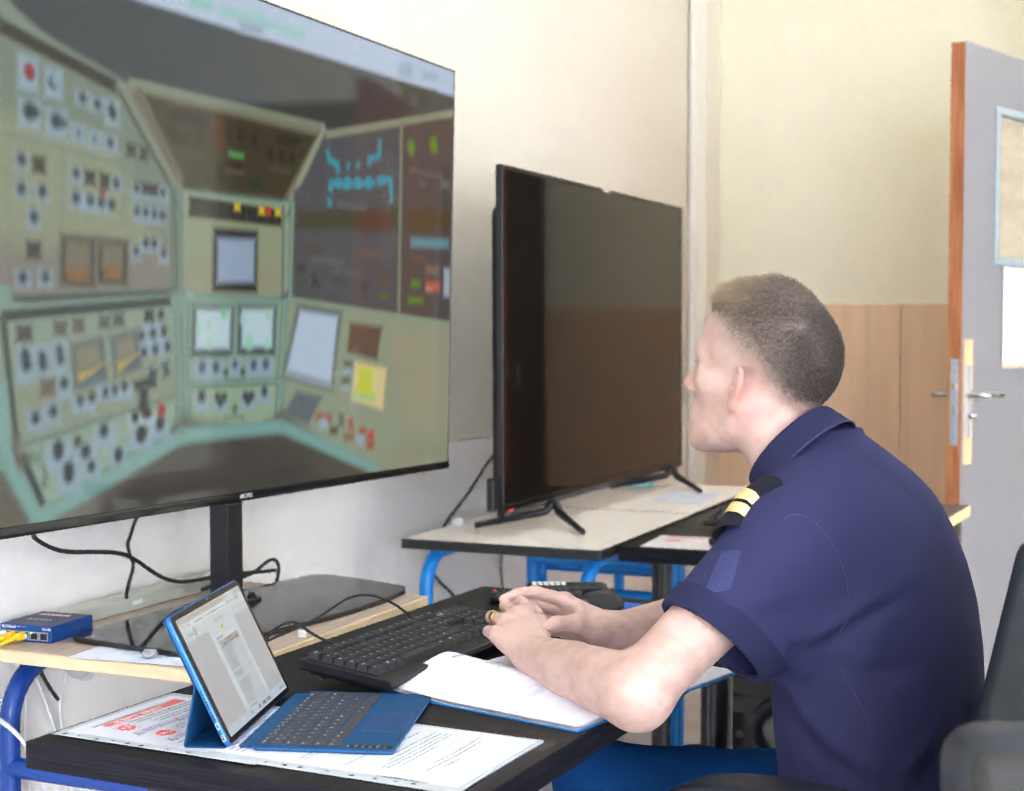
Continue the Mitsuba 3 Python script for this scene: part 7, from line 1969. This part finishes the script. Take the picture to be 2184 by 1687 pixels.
rj_lead("yellow network lead in the switch, nearer the socket left empty", 2, "cable_yellow", [A(1.965, 1.795, 0.712), A(1.935, 1.83, 0.67), A(1.93, 1.85, 0.55), A(1.93, 1.855, 0.3), A(1.95, 1.855, 0.0)], "cable_yellow")
rj_lead("yellow network lead in the switch, crossing behind the other yellow one", 1, "cable_yellow", [A(1.975, 1.81, 0.714), A(1.95, 1.85, 0.685), A(1.945, 1.857, 0.5), A(1.95, 1.857, 0.0)], "cable_yellow")
rj_lead("white network lead plugged into the switch left of the yellow ones", 0, "cable_white", [A(1.98, 1.84, 0.716), A(1.96, 1.858, 0.66), A(1.965, 1.86, 0.3), A(1.97, 1.86, 0.0)], "cable_white")

# trunking strip and cables along the wall
tk = thing("cable_trunking", "pale grey-green strip of cable trunking lying at the back of the beige table", "cable trunking")
o = [(2.10, 1.796), (2.70, 1.79), (2.715, 1.794), (2.722, 1.806), (2.722, 1.83), (2.715, 1.842), (2.70, 1.846), (2.10, 1.848)]
part(tk, "lid", slab(o, 0.7105, 0.737, 0.004, 2), "trunk_grey", smooth=30)
part(tk, "label_mark", box(2.335, 2.365, 1.7925, 1.7945, 0.722, 0.730), "paper_white")
for name_, lab, pts, r, m_ in (
    ("video_cable", "thick black video cable sagging from the big television to the foot of its pole", [(1.95, 1.70, 1.0), (2.02, 1.75, 0.905), (2.054, 1.78, 0.887), (2.095, 1.78, 0.865), (2.157, 1.78, 0.849), (2.275, 1.78, 0.831), (2.33, 1.78, 0.81), (2.387, 1.78, 0.777), (2.455, 1.775, 0.750), (2.53, 1.765, 0.745), (2.60, 1.76, 0.742), (2.68, 1.76, 0.735), (2.74, 1.765, 0.728), (2.80, 1.77, 0.722)], 0.0040, "cable_black"),
    ("power_cable", "thin black power cable hanging behind the big television down to the trunking", [(2.345, 1.70, 0.98), (2.340, 1.76, 0.91), (2.332, 1.78, 0.887), (2.313, 1.78, 0.856), (2.306, 1.78, 0.844), (2.316, 1.78, 0.816), (2.322, 1.78, 0.802), (2.311, 1.78, 0.775), (2.310, 1.785, 0.757), (2.313, 1.79, 0.7395)], 0.0033, "cable_black"),
    ("power_cable", "black cable arching up beside the end of the trunking behind the stand plate", [(2.50, 1.75, 0.729), (2.62, 1.755, 0.730), (2.70, 1.76, 0.733), (2.745, 1.765, 0.742), (2.785, 1.77, 0.747), (2.815, 1.775, 0.738), (2.83, 1.78, 0.72), (2.835, 1.80, 0.66)], 0.0038, "cable_black"),
    ("white_cable", "white lead with a plug lying across the trunking behind the pole", [(2.52, 1.79, 0.742), (2.60, 1.80, 0.7445), (2.655, 1.815, 0.752), (2.66, 1.82, 0.741)], 0.003, "cable_white"),
    ("television_cable", "black cable from the second television down behind the grey table", [(4.20, 1.56, 0.98), (4.18, 1.75, 0.94), (4.094, 1.82, 0.877), (3.935, 1.825, 0.789), (3.795, 1.83, 0.717), (3.735, 1.845, 0.655), (3.725, 1.855, 0.603), (3.779, 1.855, 0.542), (3.855, 1.855, 0.497), (3.96, 1.86, 0.40), (4.05, 1.86, 0.0)], 0.0042, "cable_black"),
    ("wall_cable", "thin grey cable hanging on the wall under the grey tables", [(4.25, 1.855, 0.70), (4.235, 1.855, 0.60), (4.21, 1.855, 0.53), (4.22, 1.855, 0.46), (4.26, 1.855, 0.38), (4.24, 1.86, 0.0)], 0.003, "button_dark"),
):
    one(name_, tube(smooth_path(pts, 8), r, 10), m_, lab, "cable")
# leads under the beige table
for name_, lab, pts, r, m_ in (
    ("white_cable", "white lead curving off to the left under the beige table", [(2.075, 1.84, 0.686), (2.078, 1.84, 0.655), (2.066, 1.84, 0.620), (2.040, 1.845, 0.602), (2.01, 1.85, 0.598), (1.95, 1.855, 0.60)], 0.0028, "cable_white"),
    ("white_cable", "white lead hanging straight down beside the curving one under the beige table", [(2.078, 1.845, 0.688), (2.080, 1.845, 0.645), (2.094, 1.845, 0.610), (2.100, 1.845, 0.575), (2.098, 1.845, 0.53), (2.11, 1.85, 0.44), (2.15, 1.855, 0.3), (2.15, 1.86, 0.0)], 0.0024, "cable_white"),
    ("black_cable_end", "short black cable end dangling under the beige table", [(2.095, 1.82, 0.687), (2.104, 1.82, 0.652), (2.128, 1.82, 0.612), (2.154, 1.82, 0.580)], 0.0036, "cable_black"),
    ("white_cable", "white lead slanting down behind the dangling black cable end", [(2.10, 1.845, 0.688), (2.118, 1.845, 0.645), (2.150, 1.845, 0.575), (2.172, 1.845, 0.525), (2.21, 1.85, 0.43), (2.25, 1.86, 0.3), (2.26, 1.86, 0.0)], 0.0028, "cable_white"),
    ("white_cable", "white lead looped twice under the beige table's middle", [(2.15, 1.83, 0.688), (2.178, 1.83, 0.632), (2.225, 1.83, 0.600), (2.262, 1.83, 0.598), (2.268, 1.835, 0.615), (2.235, 1.84, 0.628), (2.19, 1.84, 0.635), (2.22, 1.835, 0.606), (2.258, 1.835, 0.606), (2.262, 1.84, 0.63), (2.23, 1.845, 0.687)], 0.0020, "cable_white"),
    ("white_cable", "white lead hanging from the loop to the floor under the beige table", [(2.215, 1.85, 0.688), (2.216, 1.85, 0.612), (2.199, 1.85, 0.575), (2.196, 1.85, 0.545), (2.203, 1.85, 0.50), (2.22, 1.85, 0.42), (2.24, 1.86, 0.25), (2.25, 1.86, 0.0)], 0.0024, "cable_white"),
    ("white_cable", "thick white lead slanting down past the blue leg behind the desk's corner", [(1.88, 1.775, 0.645), (1.946, 1.768, 0.599), (1.978, 1.765, 0.572), (2.009, 1.766, 0.540), (2.045, 1.772, 0.495), (2.075, 1.785, 0.44), (2.10, 1.80, 0.34), (2.12, 1.82, 0.0)], 0.0042, "cable_white"),
    ("yellow_cable", "yellow lead on the wall low under the beige table at the left edge", [(1.98, 1.85, 0.53), (2.01, 1.85, 0.495), (2.05, 1.85, 0.44), (2.10, 1.855, 0.36), (2.12, 1.86, 0.0)], 0.0038, "cable_yellow"),
):
    one(name_, tube(smooth_path(pts, 8), r, 8), m_, lab, "cable")
# paper half under the television's stand
pc = Print(0.12, 0.21, 0.01, (214, 222, 238))
for k in range(7):
    pc.scribble(0.05, 0.115, 0.03 + 0.022 * k, 0.003, (150, 158, 178), 300 + k, 0.7, 0.0005)
pc.rect(0.085, 0.06, 0.115, 0.11, (40, 44, 52), 0.001); pc.rect(0.092, 0.075, 0.108, 0.10, (214, 222, 238), 0.001); pc.rect(0.085, 0.02, 0.1, 0.045, (60, 64, 72), 0.001)
m_, uv_ = sheet(pc, (1.985, 1.43, 0.7108), (0.995, 0.10, 0), (-0.10, 0.995, 0))
one("printed_sheet", m_, "printed_paper", "white printed sheet half under the big television's glass stand plate", "paper", uv=uv_, smooth=False)
mat("wrap_grey", (0.34, 0.35, 0.37), 0.2, spec=0.6)
fo = thing("candy_wrapper", "crumpled scrap of clear wrapping at the stand plate's near edge", "wrapper")
s = trimesh.creation.icosphere(3, 0.010)
s.vertices *= (0.7 + 0.6 * meshkit.noise(s.vertices * 260, 4))[:, None]
s.apply_scale([1.2, 1.3, 0.75])
part(fo, "scrap", put(s, move(2.012, 1.512, 0.7185)), "wrap_grey", smooth=False)
one("bottle_cap", put(lathe([(0, 0), (0.0065, 0), (0.0075, 0.001), (0.0075, 0.009), (0.0068, 0.0102), (0, 0.0105)], 24), move(2.262, 1.376, 0.7101)), "cable_white", "small white bottle cap on the beige table beyond the stand plate", "cap")

# the grey tables
dome = thing("plastic_dome", "small white dome on the grey table beside the second television's near foot", "dome")
part(dome, "cap", put(lathe([(0, 0), (0.019, 0), (0.020, 0.003), (0.0185, 0.010), (0.0125, 0.016), (0.005, 0.0188), (0, 0.019)], 28), move(3.515, 1.668, 0.7401)), "cable_white", smooth=True)
tape = thing("tape_roll", "pale turquoise roll of tape under the second television's far end", "tape roll")
mat("turquoise", lin(150, 208, 216), 0.4)
part(tape, "tape", put(lathe([(0.024, 0), (0.040, 0), (0.042, 0.002), (0.042, 0.022), (0.040, 0.024), (0.024, 0.024), (0.024, 0)], 36), move(4.62, 1.545, 0.7401)), "turquoise", smooth=40)
pg = Print(0.30, 0.17, 0.01, (206, 210, 224))
for k in range(7):
    pg.scribble(0.03, 0.26, 0.02 + 0.02 * k, 0.006, (170, 178, 200), 320 + k, 0.6, 0.002)
m_, uv_ = sheet(pg, (4.205, 1.222, 0.7408), (0.97, 0.05, 0), (0.05, 0.97, 0))
one("paper_sheet", m_, "printed_paper", "pale written sheet lying on the farthest grey table", "paper", uv=uv_, smooth=False)

# the second black desk
pn = Print(0.297, 0.21, 0.01, (214, 208, 208))
for k in range(10):
    pn.scribble(0.02, 0.28, 0.02 + 0.016 * k, 0.004, (176, 160, 164), 340 + k, 0.6, 0.001)
pn.rect(0.02, 0.176, 0.28, 0.196, (198, 128, 128), 0.002); pn.disc(0.05, 0.13, 0.02, (200, 140, 140), 0.002); pn.rect(0.16, 0.09, 0.20, 0.12, (200, 150, 150), 0.002)
m_, uv_ = sheet(pn, (3.345, 0.90, 0.7390), (0.0, 0.0, 0.0), (0, 0, 0)) if False else sheet(pn, (3.338, 1.120, 0.7390), (0.05, -0.99, 0), (0.99, 0.05, 0))
one("alert_notice", m_, "printed_paper", "printed notice with red headings on the far black desk", "notice", uv=uv_, smooth=False)
k2 = thing("computer_keyboard", "black keyboard on the far black desk just behind the man's shoulder", "keyboard")
K2 = frame((3.66, 1.06, 0.752), (0.10, -0.995, 0), (0.995, 0.10, 0)) @ rotx(5)
part(k2, "case", put(extrude_x([(0.003, 0), (0, 0.006), (0.003, 0.012), (0.147, 0.012), (0.15, 0.006), (0.147, 0)], 0, 0.45, 0.002), K2), "keyboard_black")
c_ = mikit.ply(keycap(0.019, 0.019), "key_black")
for r in range(6):
    for q in range(22):
        part(k2, "key", like(c_, K2 @ move(0.02 + 0.0195 * q, 0.022 + 0.0205 * r, 0.012)), None)
for x in (0.03, 0.42):
    part(k2, "foot", put(box(x - 0.008, x + 0.008, 0.128, 0.140, -0.024, 0.0, 0.001), K2), "keyboard_black")
remote("dark remote control with red and green buttons lying on the far printed notice", frame((3.415, 0.975, 0.7395), (0.35, -0.937, 0), (0.937, 0.35, 0)), 0.15, 0.042, 0.018,
       [(0.02, 0.008, 0.010, 0.009, "button_red"), (0.034, 0.010, 0.012, 0.010, "button_green"), (0.03, -0.008, 0.008, 0.008, "button_dark")] + [(0.05 + 0.013 * i, -0.011 + 0.011 * j, 0.008, 0.007, "button_dark") for i in range(6) for j in range(3)])

# under the far desk: the computer's black tower
tw = thing("computer_tower", "black computer tower standing on the floor under the far black desk", "computer")
part(tw, "case", box(3.44, 3.86, 0.80, 1.00, 0.01, 0.50, 0.004), "black_satin")
part(tw, "front_panel", box(3.428, 3.44, 0.805, 0.995, 0.015, 0.495, 0.003), "black_gloss")
for k in range(3):
    part(tw, "drive_cover", box(3.4265, 3.428, 0.82, 0.98, 0.44 - 0.045 * k, 0.478 - 0.045 * k, 0.0005), "black_plastic")
part(tw, "power_button", cyl((3.4255, 0.9, 0.30), (3.428, 0.9, 0.30), 0.010), "black_plastic")
for y in (0.83, 0.97):
    part(tw, "foot", box(3.46, 3.84, y - 0.015, y + 0.015, 0.0, 0.01), "black_rubber")

# the man's signet ring
rg = A(*(0.45 * LEFT["mcp"][2] + 0.55 * LEFT["pip"][2]))
rd = LEFT["pip"][2] - LEFT["mcp"][2]
rd /= np.linalg.norm(rd)
ru = A(-0.75, 0.25, 0.45)
ru = ru - rd * (ru @ rd)
ru /= np.linalg.norm(ru)
RG = np.eye(4)
RG[:3, 0], RG[:3, 1], RG[:3, 2], RG[:3, 3] = ru, np.cross(rd, ru), rd, rg
mat("gold", (0.83, 0.62, 0.30), 0.22, 1.0)
ring = part(man, "signet_ring", put(lathe([(0.0100, -0.0028), (0.0114, -0.0026), (0.0117, 0.0), (0.0114, 0.0026), (0.0100, 0.0028), (0.0100, -0.0028)], 32), RG), "gold", smooth=35, label="gold signet ring")
part(ring, "ring_face", put(slab(rrect(0.0105, 0.0125, 0.003), 0.0105, 0.0138, 0.0008), RG @ frame((0, 0, 0), (0, 0, 1), (0, 1, 0)) @ rotx(180)), "gold", smooth=25)
Print.close()
